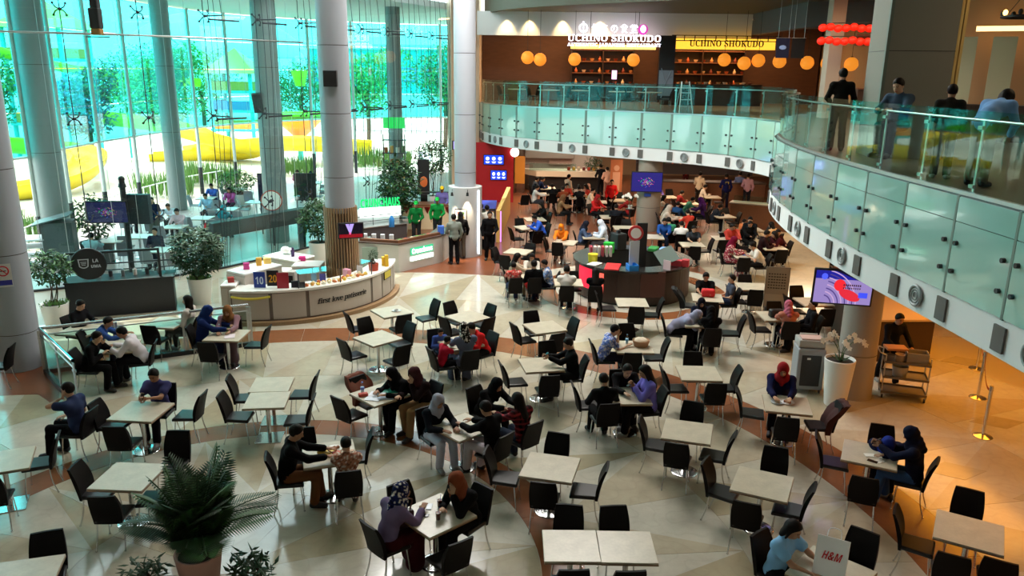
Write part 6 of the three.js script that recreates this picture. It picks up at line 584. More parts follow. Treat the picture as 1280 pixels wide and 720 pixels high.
// ------------------------------------------------------------------ dark booth with the round sign, terrace screens
{
  const t = thing('dark_booth', 'black counter booth inside the glass wall', 'booth', [-10.6, 0, -20.7], 0.35); part('body', [rbx(2.6, 0.95, 0.7, 0.02)], std([0.015, 0.017, 0.022], 0.5), t); part('counter_top', rbx(2.7, 0.04, 0.8, 0.01, 0, 0.95, 0), MAT.black, t); part('back_rail', [tube([[-1.3, 1.3, -0.3], [1.3, 1.3, -0.3]], 0.02, 1, 6), tube([[-1.3, 1.12, -0.3], [1.3, 1.12, -0.3]], 0.015, 1, 6)], MAT.darkMetal, t); part('frame', [bx(0.06, 1.75, 0.06, -1.3, 0, 0.3), bx(0.06, 1.75, 0.06, 1.0, 0, 0.3), bx(2.36, 0.06, 0.06, -0.15, 1.72, 0.3)], MAT.black, t);
  for (let i = 0; i < 7; i++) { const m = solo('metal_jar', [cyl(0.05, 0.055, 0.16, 0, 0, 0, 14), cyl(0.02, 0.02, 0.03, 0, 0.16, 0, 8)], [MAT.steel, cm('#d8d4cc', 0.4), cm('#3a3a3c', 0.4)][i % 3], 'small metal jar on the black booth counter', 'jar', 'jars on the black booth counter'); m.position.set(-10.6 + (i - 3) * 0.3 * Math.cos(0.35), 0.99, -20.7 - (i - 3) * 0.3 * Math.sin(0.35) - 0.1); }
  const s = thing('round_sign', 'round black sign with a pale shield emblem on the booth frame', 'sign', [-11.05, 1.5, -20.0], 0.35); part('disc', at(cyl(0.4, 0.4, 0.06, 0, -0.03, 0, 40), 0, 0, 0, 0, PI / 2), MAT.black, s); part('rim', new THREE.TorusGeometry(0.4, 0.025, 8, 40), cm('#20242a', 0.4), s);
  const sh = new THREE.Shape(); sh.moveTo(-0.13, 0.12); sh.lineTo(0.13, 0.12); sh.lineTo(0.11, -0.08); sh.quadraticCurveTo(0, -0.18, -0.11, -0.08); sh.closePath(); const hole = new THREE.Path(); hole.moveTo(-0.1, 0.095); hole.lineTo(0.1, 0.095); hole.lineTo(0.085, -0.065); hole.quadraticCurveTo(0, -0.145, -0.085, -0.065); hole.closePath(); sh.holes.push(hole);
  part('shield', new THREE.ExtrudeGeometry(sh, { depth: 0.01, bevelEnabled: false }).translate(-0.12, 0.02, 0.03), cm('#b8bcc4', 0.4), s); part('shield_bars', [0, 1, 2].map((i) => bx(0.14 - i * 0.02, 0.015, 0.01, -0.12, 0.05 - i * 0.04, 0.035)), cm('#b8bcc4', 0.4), s); const lt = new THREE.Group(); lt.name = 'lettering'; s.add(lt); lt.position.set(0.16, 0.04, 0.03); letters(lt, 'LA', 0.09, 0.01, cm('#c8ccd4', 0.4)); const l2 = new THREE.Group(); l2.name = 'lettering'; s.add(l2); l2.position.set(0.16, -0.1, 0.03); letters(l2, 'UMA', 0.075, 0.01, cm('#c8ccd4', 0.4));
  television('terrace_screen', 'wide dark screen on a mast outside the glass wall', 1.25, 0.72, [-12.75, 2.05, -24.5], 0.12, 0.1, swirl('#1c2050'), 0.8);
  const m = thing('screen_mast', 'black mast with a camera dome carrying the terrace screens', 'mast', [-12.35, 0, -24.85]); part('pole', cyl(0.09, 0.09, 3.0), MAT.black, m); part('dome', [sph(0.1, 0, 3.05, 0), cyl(0.13, 0.1, 0.12, 0, 2.8, 0)], MAT.black, m); part('foot', cyl(0.3, 0.3, 0.04), MAT.black, m); part('speaker_box', rbx(0.75, 0.95, 0.25, 0.02, 0.35, 1.6, -0.2), std([0.03, 0.035, 0.045], 0.5), m);
  const g = thing('round_shop_sign', 'round white sign with a red rim on the terrace', 'sign', [-9.0, 1.72, -29.2], 0.2); part('disc', at(cyl(0.36, 0.36, 0.05, 0, -0.025, 0, 36), 0, 0, 0, 0, PI / 2), cm('#f0ece4', 0.5), g); part('rim', new THREE.TorusGeometry(0.36, 0.03, 8, 36), cm('#b84a34', 0.5), g); part('emblem', [sph(0.09, 0, 0, 0.03, 1, 0.6, 0.2, 12)], MAT.black, g); part('post', cyl(0.03, 0.03, 1.4, 0, -1.72, -0.03), MAT.darkMetal, g);
  const tr = thing('dark_planter_wall', 'long dark planter ledge rising behind the pastry counter', 'planter', [-8.9, 0, -27.4], 0.95); part('body', bx(4.0, 0.5, 0.4, 0, 1.0, 0), std([0.03, 0.04, 0.04], 0.6), tr); part('support', [bx(0.12, 1.0, 0.3, -1.8), bx(0.12, 1.0, 0.3, 1.8)], MAT.darkMetal, tr); part('pane', bx(4.0, 0.9, 0.012, 0, 0.08, 0.16), MAT.rail, tr);
}
// ------------------------------------------------------------------ hung and standing equipment by the glass wall
{
  const h = thing('hanging_loudspeaker', 'black hanging loudspeaker with an amber grille before the glass wall', 'speaker', [-10.75, 7.25, -21.3]); part('body', [rbx(0.26, 0.5, 0.24, 0.03, 0, 0.16, 0), rbx(0.2, 0.3, 0.2, 0.03, 0.02, 0.62, 0)], MAT.black, h); part('amber_grille', rbx(0.24, 0.16, 0.22, 0.03, 0, 0, 0), std([0.3, 0.15, 0.03], 0.6), h); part('cross_bar', bx(0.6, 0.03, 0.05, 0, -0.06, 0), MAT.darkMetal, h); part('hanger', [cyl(0.04, 0.04, 4.4, 0.02, 0.88, 0, 8)], MAT.black, h);
  const s = thing('column_loudspeaker', 'tilted black loudspeaker on the terrace column', 'speaker', [-9.35, 5.25, -29.5], 0.3); part('body', at(new RoundedBoxGeometry(0.34, 0.68, 0.26, 2, 0.02), 0, 0, 0, 0, 0.2, 0.1), MAT.black, s); part('bracket', bx(0.3, 0.06, 0.06, 0.14, 0, -0.16), MAT.darkMetal, s);
  for (const [x, z, l] of [[-9.75, -31.4, 'dark blue display board beside the terrace column'], [-8.35, -31.6, 'tall black board behind the terrace column']]) { const b = thing('display_board', l, 'board', [x, 0, z], 0.1); part('panel', rbx(0.85, 1.1, 0.06, 0.01, 0, 1.35, 0), l.includes('blue') ? cm('#141a3c', 0.4) : MAT.black, b); part('legs', [bx(0.05, 1.4, 0.05, -0.35), bx(0.05, 1.4, 0.05, 0.35)], MAT.darkMetal, b); }
  const m = thing('menu_pillar', 'narrow black menu stand with an orange picture beside the salad bar', 'sign', [-3.85, 0, -33.9], 0.1); part('panel', bx(0.5, 1.5, 0.08, 0, 1.3, 0), MAT.black, m); part('picture', [sph(0.18, 0, 1.85, 0.03, 1, 1.4, 0.15, 12)], cm('#c8642a', 0.6), m); part('foot', bx(0.3, 1.3, 0.2), MAT.black, m);
  television('wall_screen', 'small pale violet screen on the cream end wall', 0.7, 0.45, [-2.75, 2.95, -39.2], 0.9, 0, (c, w, h) => { c.fillStyle = '#b8a8f0'; c.fillRect(0, 0, w, h); c.fillStyle = '#f0ecff'; c.fillRect(30, 30, 160, 70); }, 1.2);
}
// ------------------------------------------------------------------ pastry counter
{
  const CX = -6.95, CZ = -23.0, R = 3.36, deg = PI / 180, panelM = std([0.5, 0.45, 0.4], 0.55), lineM = std([0.16, 0.13, 0.11], 0.5);
  const t = thing('pastry_counter', 'curved pale pastry counter with script lettering and a wooden plinth', 'counter');
  part('plinth', arcWall(CX, CZ, R + 0.16, 0.75, -9 * deg, 97 * deg, 0, 0.1, 36), MAT.woodLight, t); part('core', arcWall(CX, CZ, R, 0.6, -8 * deg, 96 * deg, 0.1, 0.86, 36), lineM, t); part('worktop', arcWall(CX, CZ, R + 0.05, 0.7, -8 * deg, 96 * deg, 0.86, 0.92, 40), cm('#f2f0ea', 0.35), t);
  const N = [[-8, 1.5], [2, 7], [7.5, 18], [18.5, 27], [28, 62], [63, 78], [79, 95.5]];
  for (const [a, b] of N) part('front_panel', arcWall(CX, CZ, R + 0.02, 0.03, (a + 0.3) * deg, (b - 0.3) * deg, 0.14, 0.83, 12), panelM, t);
  const text = 'first love patisserie', a0 = 58, a1 = 32; let w = 0; const adv = [...text].map((c) => c === ' ' ? 0.5 : (fontSerif.data.glyphs[c]?.ha ?? 600) / fontSerif.data.resolution); const tot = adv.reduce((x, y) => x + y, 0);
  const sgn = new THREE.Group(); sgn.name = 'script_lettering'; t.add(sgn);
  [...text].forEach((ch, i) => { const a = (a0 + (a1 - a0) * (w + adv[i] / 2) / tot) * deg; w += adv[i]; if (ch === ' ') return; const g = new TextGeometry(ch, { font: fontSerif, size: 0.135, depth: 0.01, curveSegments: 3, bevelEnabled: false }); g.computeBoundingBox(); g.translate(-(g.boundingBox.max.x + g.boundingBox.min.x) / 2, 0, 0); g.applyMatrix4(new THREE.Matrix4().makeShear(0, 0, 0.22, 0, 0, 0)); const m = part('letter', g, MAT.black, sgn); m.position.set(CX + (R + 0.024) * Math.cos(a), 0.45, CZ + (R + 0.024) * Math.sin(a)); m.rotation.y = PI / 2 - a; });
  part('display_case', [arcWall(CX, CZ, R - 0.02, 0.012, 26 * deg, 66 * deg, 0.92, 1.3, 20), prism(sector(CX, CZ, R - 0.5, R - 0.02, 26 * deg, 66 * deg, 20), 1.3, 1.312)], MAT.clear, t); part('case_frame', [26, 46, 66].map((a) => bx(0.025, 0.4, 0.025, CX + (R - 0.03) * Math.cos(a * deg), 0.92, CZ + (R - 0.03) * Math.sin(a * deg))), MAT.darkMetal, t);
  const g = []; for (let i = 0; i < 26; i++) { const a = (79 + i * 0.64) * deg; g.push(sph(0.035, CX + (R + 0.03) * Math.cos(a), 0.76 - 0.05 * Math.sin(i / 26 * PI), CZ + (R + 0.03) * Math.sin(a), 1, 1, 1, 7)); } part('garland', g, cm('#e8dc5a', 0.7), t);
  for (let i = 0; i < 26; i++) { const a = (28 + i * 1.42) * deg, r = R - 0.16 - (i % 2) * 0.16, m = solo('pastry', i % 3 === 0 ? M([cyl(0.06, 0.06, 0.05, 0, 0, 0, 14), sph(0.035, 0, 0.06, 0, 1, 0.7, 1, 8)]) : i % 3 === 1 ? lathe([[0.001, 0], [0.04, 0], [0.055, 0.05], [0.03, 0.085], [0.001, 0.09]], 12) : rbx(0.13, 0.05, 0.08, 0.015), cm(['#e8c040', '#f0e4c0', '#d89a3a', '#f4ecd8', '#c8641e'][i % 5], 0.6), 'small cake in the glass case of the pastry counter', 'cake', 'cakes in the glass case'); m.position.set(CX + r * Math.cos(a), 0.921, CZ + r * Math.sin(a)); m.rotation.y = -a; }
  const cab = (x, z, w, d, h, yaw, label) => { const c = thing('white_cabinet', label, 'cabinet', [x, 0, z], yaw); part('body', bx(w - 0.02, h - 0.04, d - 0.02), cm('#c9bfb2', 0.5), c); part('top', rbx(w, 0.04, d, 0.008, 0, h - 0.04, 0), cm('#f4f2ee', 0.35), c); part('door', [bx(w / 2 - 0.03, h - 0.16, 0.02, -w / 4, 0.06, d / 2), bx(w / 2 - 0.03, h - 0.16, 0.02, w / 4, 0.06, d / 2)], cm('#cfc5b8', 0.5), c); return c; };
  cab(-7.05, -20.95, 0.75, 1.3, 1.22, -0.55, 'tall white cabinet with gift boxes at the pastry counter'); cab(-6.6, -22.7, 1.3, 0.8, 1.15, -0.5, 'white cabinet behind the dark oven at the pastry counter'); cab(-5.85, -22.0, 0.8, 0.7, 1.1, 0, 'plain white cabinet beside the slatted column'); cab(-7.45, -20.15, 0.4, 0.6, 1.0, 0.1, 'small white stand at the open end of the pastry counter');
  const ov = thing('pastry_oven', 'dark oven between the white cabinets', 'oven', [-6.35, 0, -21.6], -0.1); part('body', bx(0.6, 1.0, 0.5), cm('#d8d4cc', 0.5), ov); part('window', bx(0.5, 0.5, 0.02, 0, 0.4, 0.25), MAT.black, ov); part('handle', tube([[-0.2, 0.93, 0.28], [0.2, 0.93, 0.28]], 0.01, 1, 6), MAT.steel, ov);
  const item = (geo, hex, name, label, x, y, z, yaw = 0, cat = 'box') => { const m = solo(name, geo, cm(hex, 0.6), label, cat); m.position.set(x, y, z); m.rotation.y = yaw; };
  item(rbx(0.16, 0.18, 0.12, 0.01), '#e0489a', 'pink_box', 'pink gift box on the tall white cabinet', -7.2, 1.22, -20.75, 0.3); item(rbx(0.14, 0.22, 0.12, 0.01), '#e8b040', 'yellow_box', 'tall yellow gift box on the tall white cabinet', -7.0, 1.22, -21.2, 0.1); item(rbx(0.2, 0.16, 0.14, 0.01), '#f0d070', 'yellow_box', 'wide pale yellow gift box on the tall white cabinet', -6.85, 1.22, -21.45, 0.4); item(rbx(0.16, 0.14, 0.14, 0.01), '#a83028', 'red_box', 'red gift box on the small white stand', -7.45, 1.0, -20.2, 0.4); item(M([sph(0.12, 0, 0.12, 0, 1.2, 1, 1, 10), sph(0.1, 0.14, 0.1, 0.02, 1, 1, 1, 10)]), '#f0f0ec', 'white_toy', 'soft white toy on the white cabinet', -6.75, 1.15, -22.9, 0, 'toy'); item(M([cyl(0.05, 0.06, 0.2, 0, 0, 0, 14), sph(0.04, 0, 0.24, 0, 1, 1, 1, 8)]), '#3a1450', 'purple_bottle', 'dark purple bottle on the white cabinet', -6.45, 1.15, -22.6, 0, 'bottle'); item(rbx(0.2, 0.14, 0.16, 0.03), '#d81a78', 'magenta_box', 'magenta box beside the dark oven', -6.1, 1.1, -22.3, 0.2);
  const card = (txt, bg, fg, x, y, z, yaw, label) => { const c = thing('price_board', label, 'sign', [x, y, z], yaw); part('board', bx(0.3, 0.42, 0.02), cm(bg, 0.5), c); const L = new THREE.Group(); L.name = 'lettering'; c.add(L); L.position.set(0, 0.1, 0.012); letters(L, txt, 0.2, 0.004, cm(fg, 0.5), fontBold, 0.22); };
  card('10', '#1e3a9a', '#d8e4f4', -6.62, 0.92, -19.98, 0, 'blue board reading ten on the pastry counter'); card('20', '#14161c', '#e8a820', -6.28, 0.96, -20.02, 0.1, 'dark board reading twenty on the pastry counter'); card('', '#b02838', '#f0d8d8', -6.0, 0.92, -19.95, 0.1, 'plain red board on the pastry counter');
  item(M([rbx(0.22, 0.18, 0.04, 0.01), rbx(0.2, 0.16, 0.03, 0.01, 0.15, 0, 0.06)]), '#1a1e2c', 'dark_tins', 'dark tins beside the price boards', -5.7, 0.92, -20.05, 0.2); item(bx(0.14, 0.24, 0.02), '#7ab0d8', 'blue_card', 'pale blue card standing by the glass case', -5.35, 0.92, -20.6, 0.3, 'card'); item(bx(0.16, 0.2, 0.02), '#2a44b0', 'blue_card', 'deep blue card standing by the glass case', -5.15, 0.92, -20.75, 0.3, 'card');
  const rp = bushy('little_tree', -3.98, -22.0, 'little dark tree in an orange red pot on the pastry counter', { pot: [0.13, 0.15, 0.2, cm('#b8442c', 0.6)], stem: 0.02, r: 0.13, ch: 0.4, leaf: 0.07, n: 220, mats: [MAT.leafDark, MAT.leafDark] }); rp.position.y = 0.92; 
  item(M([rbx(0.14, 0.26, 0.12, 0.01), rbx(0.12, 0.34, 0.1, 0.01, 0.14, 0, -0.05)]), '#f0c030', 'yellow_boxes', 'yellow cake boxes at the end of the pastry counter', -3.78, 0.92, -22.6, -1.2); item(bx(0.24, 0.22, 0.02), '#d8d4d0', 'white_card', 'white card beside the little tree', -4.3, 0.92, -21.6, -0.7, 'card'); item(rbx(0.22, 0.2, 0.14, 0.02), '#d890a8', 'pink_tin', 'pink tin beside the slatted column', -4.6, 0.92, -21.3, -0.7, 'tin');
  const vs = thing('vintage_sign', 'small yellow framed sign on the pastry counter front', 'sign', [CX + (R + 0.04) * Math.cos(12.7 * deg), 0.62, CZ + (R + 0.04) * Math.sin(12.7 * deg)], PI / 2 - 12.7 * deg); part('frame', bx(0.5, 0.24, 0.02), MAT.black, vs); part('face', bx(0.46, 0.2, 0.022, 0, 0.02, 0.002), cm('#d8c840', 0.5), vs);
  // slatted foot of the column and its screen
  const sl = thing('slatted_cladding', 'vertical wooden slats around the foot of the pale column', 'cladding', [-4.95, 0, -22.4]); part('sleeve', cyl(0.435, 0.435, 2.55, 0, 0, 0, 36), MAT.woodDark, sl);
  for (let i = 0; i < 36; i++) { const a = i / 36 * 2 * PI, m = part('slat', bx(0.045, 2.7 - (i % 2) * 0.0, 0.045), MAT.woodLight, sl); m.position.set(Math.cos(a) * 0.455, 0, Math.sin(a) * 0.455); m.rotation.y = -a; }
  television('column_screen', 'small screen with a violet beam on the slatted column', 0.72, 0.46, [-4.55, 2.1, -21.82], 0.32, 0, (c, w, h) => { c.fillStyle = '#0a0614'; c.fillRect(0, 0, w, h); c.fillStyle = '#8a0a18'; c.fillRect(0, h * 0.75, w, h * 0.25); for (const [a, b] of [[70, 110], [118, 165]]) { c.fillStyle = '#b8a0f0'; c.beginPath(); c.moveTo(a, 0); c.lineTo(b, 0); c.lineTo(128, 100); c.lineTo(112, 100); c.fill(); } blob(c, 118, 100, 12, '#f060a0'); }, 1.2);
  solo('wall_speaker', rbx(0.36, 0.42, 0.16, 0.01, -4.95, 6.02, -21.93), MAT.black, 'black square speaker high on the pale column', 'speaker');
}
// ------------------------------------------------------------------ salad bar
{
  const grey = std([0.56, 0.54, 0.5], 0.45), t = thing('salad_counter', 'angular grey salad counter with a lit green and white front sign', 'counter');
  const poly = [[-5.3, -26.5], [-5.15, -25.7], [-3.75, -25.35], [-2.45, -26.9], [-2.15, -28.2], [-2.75, -28.3], [-2.95, -27.2], [-3.95, -26.0], [-4.8, -26.1], [-4.8, -26.5]];
  part('body', prism(poly, 0, 0.92), grey, t); part('worktop', prism(offsetPoly(poly, 0.04), 0.92, 0.97), std([0.1, 0.07, 0.06], 0.3), t); part('wood_band', M([prism([[-5.1, -25.75], [-3.75, -25.42], [-2.5, -26.95], [-2.6, -27.0], [-3.8, -25.55], [-5.1, -25.88]], 0.97, 1.06)]), MAT.woodRed, t); part('green_panel', M([bx(0.85, 0.7, 0.02, -4.55, 0.12, -25.52, 0.24)]), cm('#8a9c90', 0.4), t);
  const yaw = Math.atan2(1.55, 1.3), sg = new THREE.Group(); sg.name = 'front_sign'; t.add(sg); sg.position.set(-3.08, 0.5, -26.12); sg.rotation.y = Math.atan2(1.3, 0) * 0 + 0.87; const gm = glow('#e8fff4', 2.0); part('light_box', bx(1.05, 0.14, 0.02, 0, -0.2, 0.02), gm, sg); part('green_face', bx(1.05, 0.24, 0.016, 0, 0.0, 0.018), glow('#38b884', 0.7), sg); letters(sg, 'Crunchaus', 0.17, 0.02, gm, fontBold, 0.95); for (const c of sg.children) if (c.name === 'letter') c.position.set(0, 0.04, 0.03);
  const bk = thing('salad_bar_back', 'steel back counter under the bright green sign', 'counter', [-5.25, 0, -29.0], 0.62); part('body', bx(2.6, 0.85, 0.6), std([0.06, 0.05, 0.05], 0.5), bk); part('steel_top', rbx(2.7, 0.05, 0.7, 0.01, 0, 0.85, 0), MAT.steel, bk); part('splash_panel', bx(2.6, 0.55, 0.03, 0, 0.9, -0.32), cm('#c4c8c8', 0.4), bk); part('shelf_rail', [tube([[-1.2, 1.25, 0.1], [1.2, 1.25, 0.1]], 0.015, 1, 6), tube([[-1.2, 1.05, 0.1], [1.2, 1.05, 0.1]], 0.012, 1, 6), ...[-1.2, 0, 1.2].map((x) => cyl(0.012, 0.012, 0.4, x, 0.9, 0.1, 6))], MAT.darkMetal, bk);
  const s = thing('green_shop_sign', 'bright green raised letters over a white light box', 'sign', [-4.98, 1.5, -29.35], 0.5); part('light_box', bx(1.6, 0.36, 0.06, 0, -0.36, 0), glow('#f4fffa', 1.6), s); const L = new THREE.Group(); L.name = 'lettering'; s.add(L); L.position.set(0, 0.02, -0.01); letters(L, 'CRUNCHAUS', 0.32, 0.06, glow('#18c468', 0.9), fontBold, 1.55);
  const LR = new THREE.RectAreaLight(0xeafff4, 3, 1.9, 0.3); LR.position.set(-5.28, 1.35, -29.25); LR.lookAt(-4.7, 1.2, -28.2); scene.add(LR);
  const it = (geo, hex, name, label, cat, x, y, z, g) => { const m = solo(name, geo, cm(hex, 0.5), label, cat, g); m.position.set(x, y, z); };
  it(lathe([[0.001, 0], [0.1, 0], [0.1, 0.3], [0.04, 0.38], [0.04, 0.42], [0.001, 0.42]], 18), '#2a80c8', 'water_jug', 'large blue water jug on the steel back counter', 'jug', -4.45, 0.9, -28.6);
  for (let i = 0; i < 4; i++) it(rbx(0.14, 0.2, 0.1, 0.01), '#d8dce0', 'napkin_holder', 'white napkin box on the salad counter', 'box', -4.95 + i * 0.3, 0.97, -26.0 + i * 0.04, 'napkin boxes on the salad counter');
  for (let i = 0; i < 6; i++) { const tr = thing('salad_tray', 'steel tray of salad on the salad counter', 'tray', [-3.75 + i * 0.17, 0.97, -25.85 - i * 0.2], 0.87, 'steel salad trays'); part('tray', [bx(0.22, 0.01, 0.2), bx(0.22, 0.05, 0.01, 0, 0, 0.1), bx(0.22, 0.05, 0.01, 0, 0, -0.1), bx(0.01, 0.05, 0.2, 0.11), bx(0.01, 0.05, 0.2, -0.11)], MAT.steel, tr); part('salad', sph(0.09, 0, 0.03, 0, 1, 0.35, 0.9, 10), cm(['#5a9a30', '#c84a2a', '#e0d8b0', '#7ab040'][i % 4], 0.7), tr); }
  it(rbx(0.22, 0.3, 0.14, 0.03), '#3a6ad0', 'blue_bag', 'blue paper bag held by a salad customer', 'bag', -2.5, 0.98, -27.0);
  // menu cladding around the column foot
  const c = thing('menu_cladding', 'grey clad column foot with a framed menu and two lamps', 'cladding', [-1.72, 0, -28.2]); part('shell', cyl(0.6, 0.6, 2.5, 0, 0, 0, 40), std([0.5, 0.5, 0.5], 0.5), c); const mf = part('menu_frame', rbx(0.44, 0.72, 0.03, 0.01), MAT.black, c); mf.position.set(-0.12, 1.05, 0.6); mf.rotation.y = -0.15; const mp = part('menu_sheet', new THREE.PlaneGeometry(0.38, 0.66), new THREE.MeshStandardMaterial({ roughness: 0.6, map: canvasTex(128, 220, (g, w, h) => { g.fillStyle = '#eeeef0'; g.fillRect(0, 0, w, h); for (let i = 0; i < 4; i++) for (let k = 0; k < 2; k++) { blob(g, 36 + k * 56, 40 + i * 50, 15, ['#c86a50', '#6a9a50', '#d0b050', '#a06080'][(i + k) % 4]); g.fillStyle = '#555'; g.fillRect(22 + k * 56, 60 + i * 50, 30, 4); } }) }), c); mp.position.set(-0.122, 1.41, 0.618); mp.rotation.y = -0.15;
  for (const x of [-0.42, 0.12]) { const l = part('spot_lamp', [cyl(0.05, 0.035, 0.12), tube([[0, 0.12, 0], [0, 0.2, -0.15]], 0.01, 1, 5)], MAT.black, c); l.position.set(x, 2.25, 0.72); const sp = new THREE.SpotLight(0xffe8c0, 14, 4, 0.5, 0.6); sp.position.set(-1.72 + x, 2.22, -28.2 + 0.72); sp.target.position.set(-1.72 + x, 0.8, -28.2 + 0.55); scene.add(sp, sp.target); }
  part('light_strip', bx(0.06, 2.3, 0.05, 0.5, 0.1, 0.38), glow('#e8f4ff', 2.5), c);
}
function offsetPoly(p, d) { const cx = p.reduce((a, q) => a + q[0], 0) / p.length, cz = p.reduce((a, q) => a + q[1], 0) / p.length; return p.map(([x, z]) => { const l = Math.hypot(x - cx, z - cz); return [x + (x - cx) / l * d, z + (z - cz) / l * d]; }); }
// ------------------------------------------------------------------ red stall with menu screens
{
  const t = thing('red_stall', 'red food stall wall with blue menu screens', 'stall', [-0.95, 0, -40.2]); part('wall_panel', bx(1.9, 3.0, 0.15), cm('#b0101c', 0.5), t);
  const menu = (c, w, h) => { c.fillStyle = '#1838c8'; c.fillRect(0, 0, w, h); c.fillStyle = '#e8f0ff'; for (let i = 0; i < 3; i++) { c.beginPath(); c.ellipse(46 + i * 82, 52, 24, 28, 0, 0, 7); c.fill(); c.fillRect(20 + i * 82, 100, 54, 12); c.fillRect(28 + i * 82, 118, 38, 8); } };
  television('menu_screen', 'blue menu screen on the red stall beneath the white band', 1.05, 0.52, [-1.0, 2.15, -40.07], 0, 0, menu, 2.2); television('menu_screen', 'second blue menu screen on the red stall above its counter', 0.85, 0.52, [-0.75, 1.38, -40.07], 0, 0, menu, 2.2);
  const c = thing('yellow_counter', 'counter with a yellow front and pale side beside the red stall', 'counter', [-0.75, 0, -31.8]); part('front', [bx(0.9, 1.2, 0.06, -0.4, 0, 1.4)], cm('#d8b820', 0.5), c); part('side_wall', prism([[0.1, 1.5], [0.25, 1.5], [0.62, -5], [0.45, -5]], 0, 1.25), cm('#e0b060', 0.6), c); part('frame', [bx(0.05, 1.3, 0.08, 0.05, 0, 1.42), bx(0.05, 1.3, 0.08, -0.85, 0, 1.42), bx(0.95, 0.06, 0.1, -0.4, 1.25, 1.42)], MAT.black, c); part('top', bx(0.95, 0.04, 2.4, -0.4, 1.22, 0.2), cm('#2a3a9a', 0.4), c); part('violet_strip', bx(0.04, 1.2, 0.04, 0.28, 0.02, 1.46), glow('#d080ff', 2), c);
  const st = thing('standing_menu', 'tall orange menu stand beside the red stall', 'sign', [0.35, 0, -43.5]); part('panel', bx(0.55, 1.5, 0.05, 0, 0.5, 0), cm('#c8862a', 0.6), st); part('legs', [bx(0.04, 0.5, 0.3, -0.2), bx(0.04, 0.5, 0.3, 0.2)], MAT.darkMetal, st);
  const lamp = thing('lit_emblem', 'small glowing white shop emblem on the red stall', 'sign', [0.05, 2.55, -39.9]); part('face', at(cyl(0.22, 0.22, 0.08, 0, -0.04, 0, 20), 0, 0, 0, 0, PI / 2), glow('#fff0f0', 3), lamp); part('bracket', bx(0.04, 0.5, 0.04, 0.0, 0.1, -0.05), MAT.black, lamp);
  const b = thing('snack_bar', 'stall counter with red zigzag front behind the salad bar', 'stall', [-3.2, 0, -33.2], 0.1); part('body', bx(3.0, 1.0, 0.8), cm('#d8c09a', 0.5), b); for (let i = 0; i < 10; i++) part('red_wedge', prism([[-1.45 + i * 0.29, 0], [-1.16 + i * 0.29, 0], [-1.305 + i * 0.29, -0.001]], 0, 0.001).clone() && at(new THREE.ConeGeometry(0.15, 0.3, 3, 1), -1.3 + i * 0.29, 0.8, 0.4, PI / 6 * 0, PI), cm('#b02a28', 0.5), b); part('top', bx(3.1, 0.05, 0.9, 0, 1.0, 0), MAT.woodRed, b); part('shelf', [bx(3.0, 0.04, 0.3, 0, 1.45, -0.3), bx(0.05, 0.5, 0.05, -1.4, 1, -0.3), bx(0.05, 0.5, 0.05, 1.4, 1, -0.3)], MAT.darkMetal, b);
  const gd = thing('green_kiosk_sign', 'green lit sign over the shelves on the terrace', 'sign', [-5.55, 4.1, -37.2]); part('panel', bx(1.0, 0.5, 0.06, 0, -0.25, 0), glow('#14b848', 0.9), gd); part('rack', [...[0, 1, 2, 3, 4].map((i) => bx(1.1, 0.04, 0.4, 0, -3.2 + i * 0.6, 0)), bx(0.05, 3.6, 0.05, -0.5, -4.1, 0.15), bx(0.05, 3.6, 0.05, 0.5, -4.1, 0.15)], MAT.darkMetal, gd);
  for (let i = 0; i < 4; i++) for (let k = 0; k < 4; k++) { const m = solo('shelf_jar', cyl(0.08, 0.09, 0.24 + (k % 2) * 0.08, 0, 0, 0, 10), cm(['#c89a5a', '#d8d0c0', '#5a7a4a', '#a8552a'][(i + k) % 4], 0.6), 'small jar on the terrace rack under the green sign', 'jar', 'jars on the terrace rack'); m.position.set(-5.95 + k * 0.27, 0.94 + i * 0.6, -37.15); }
}
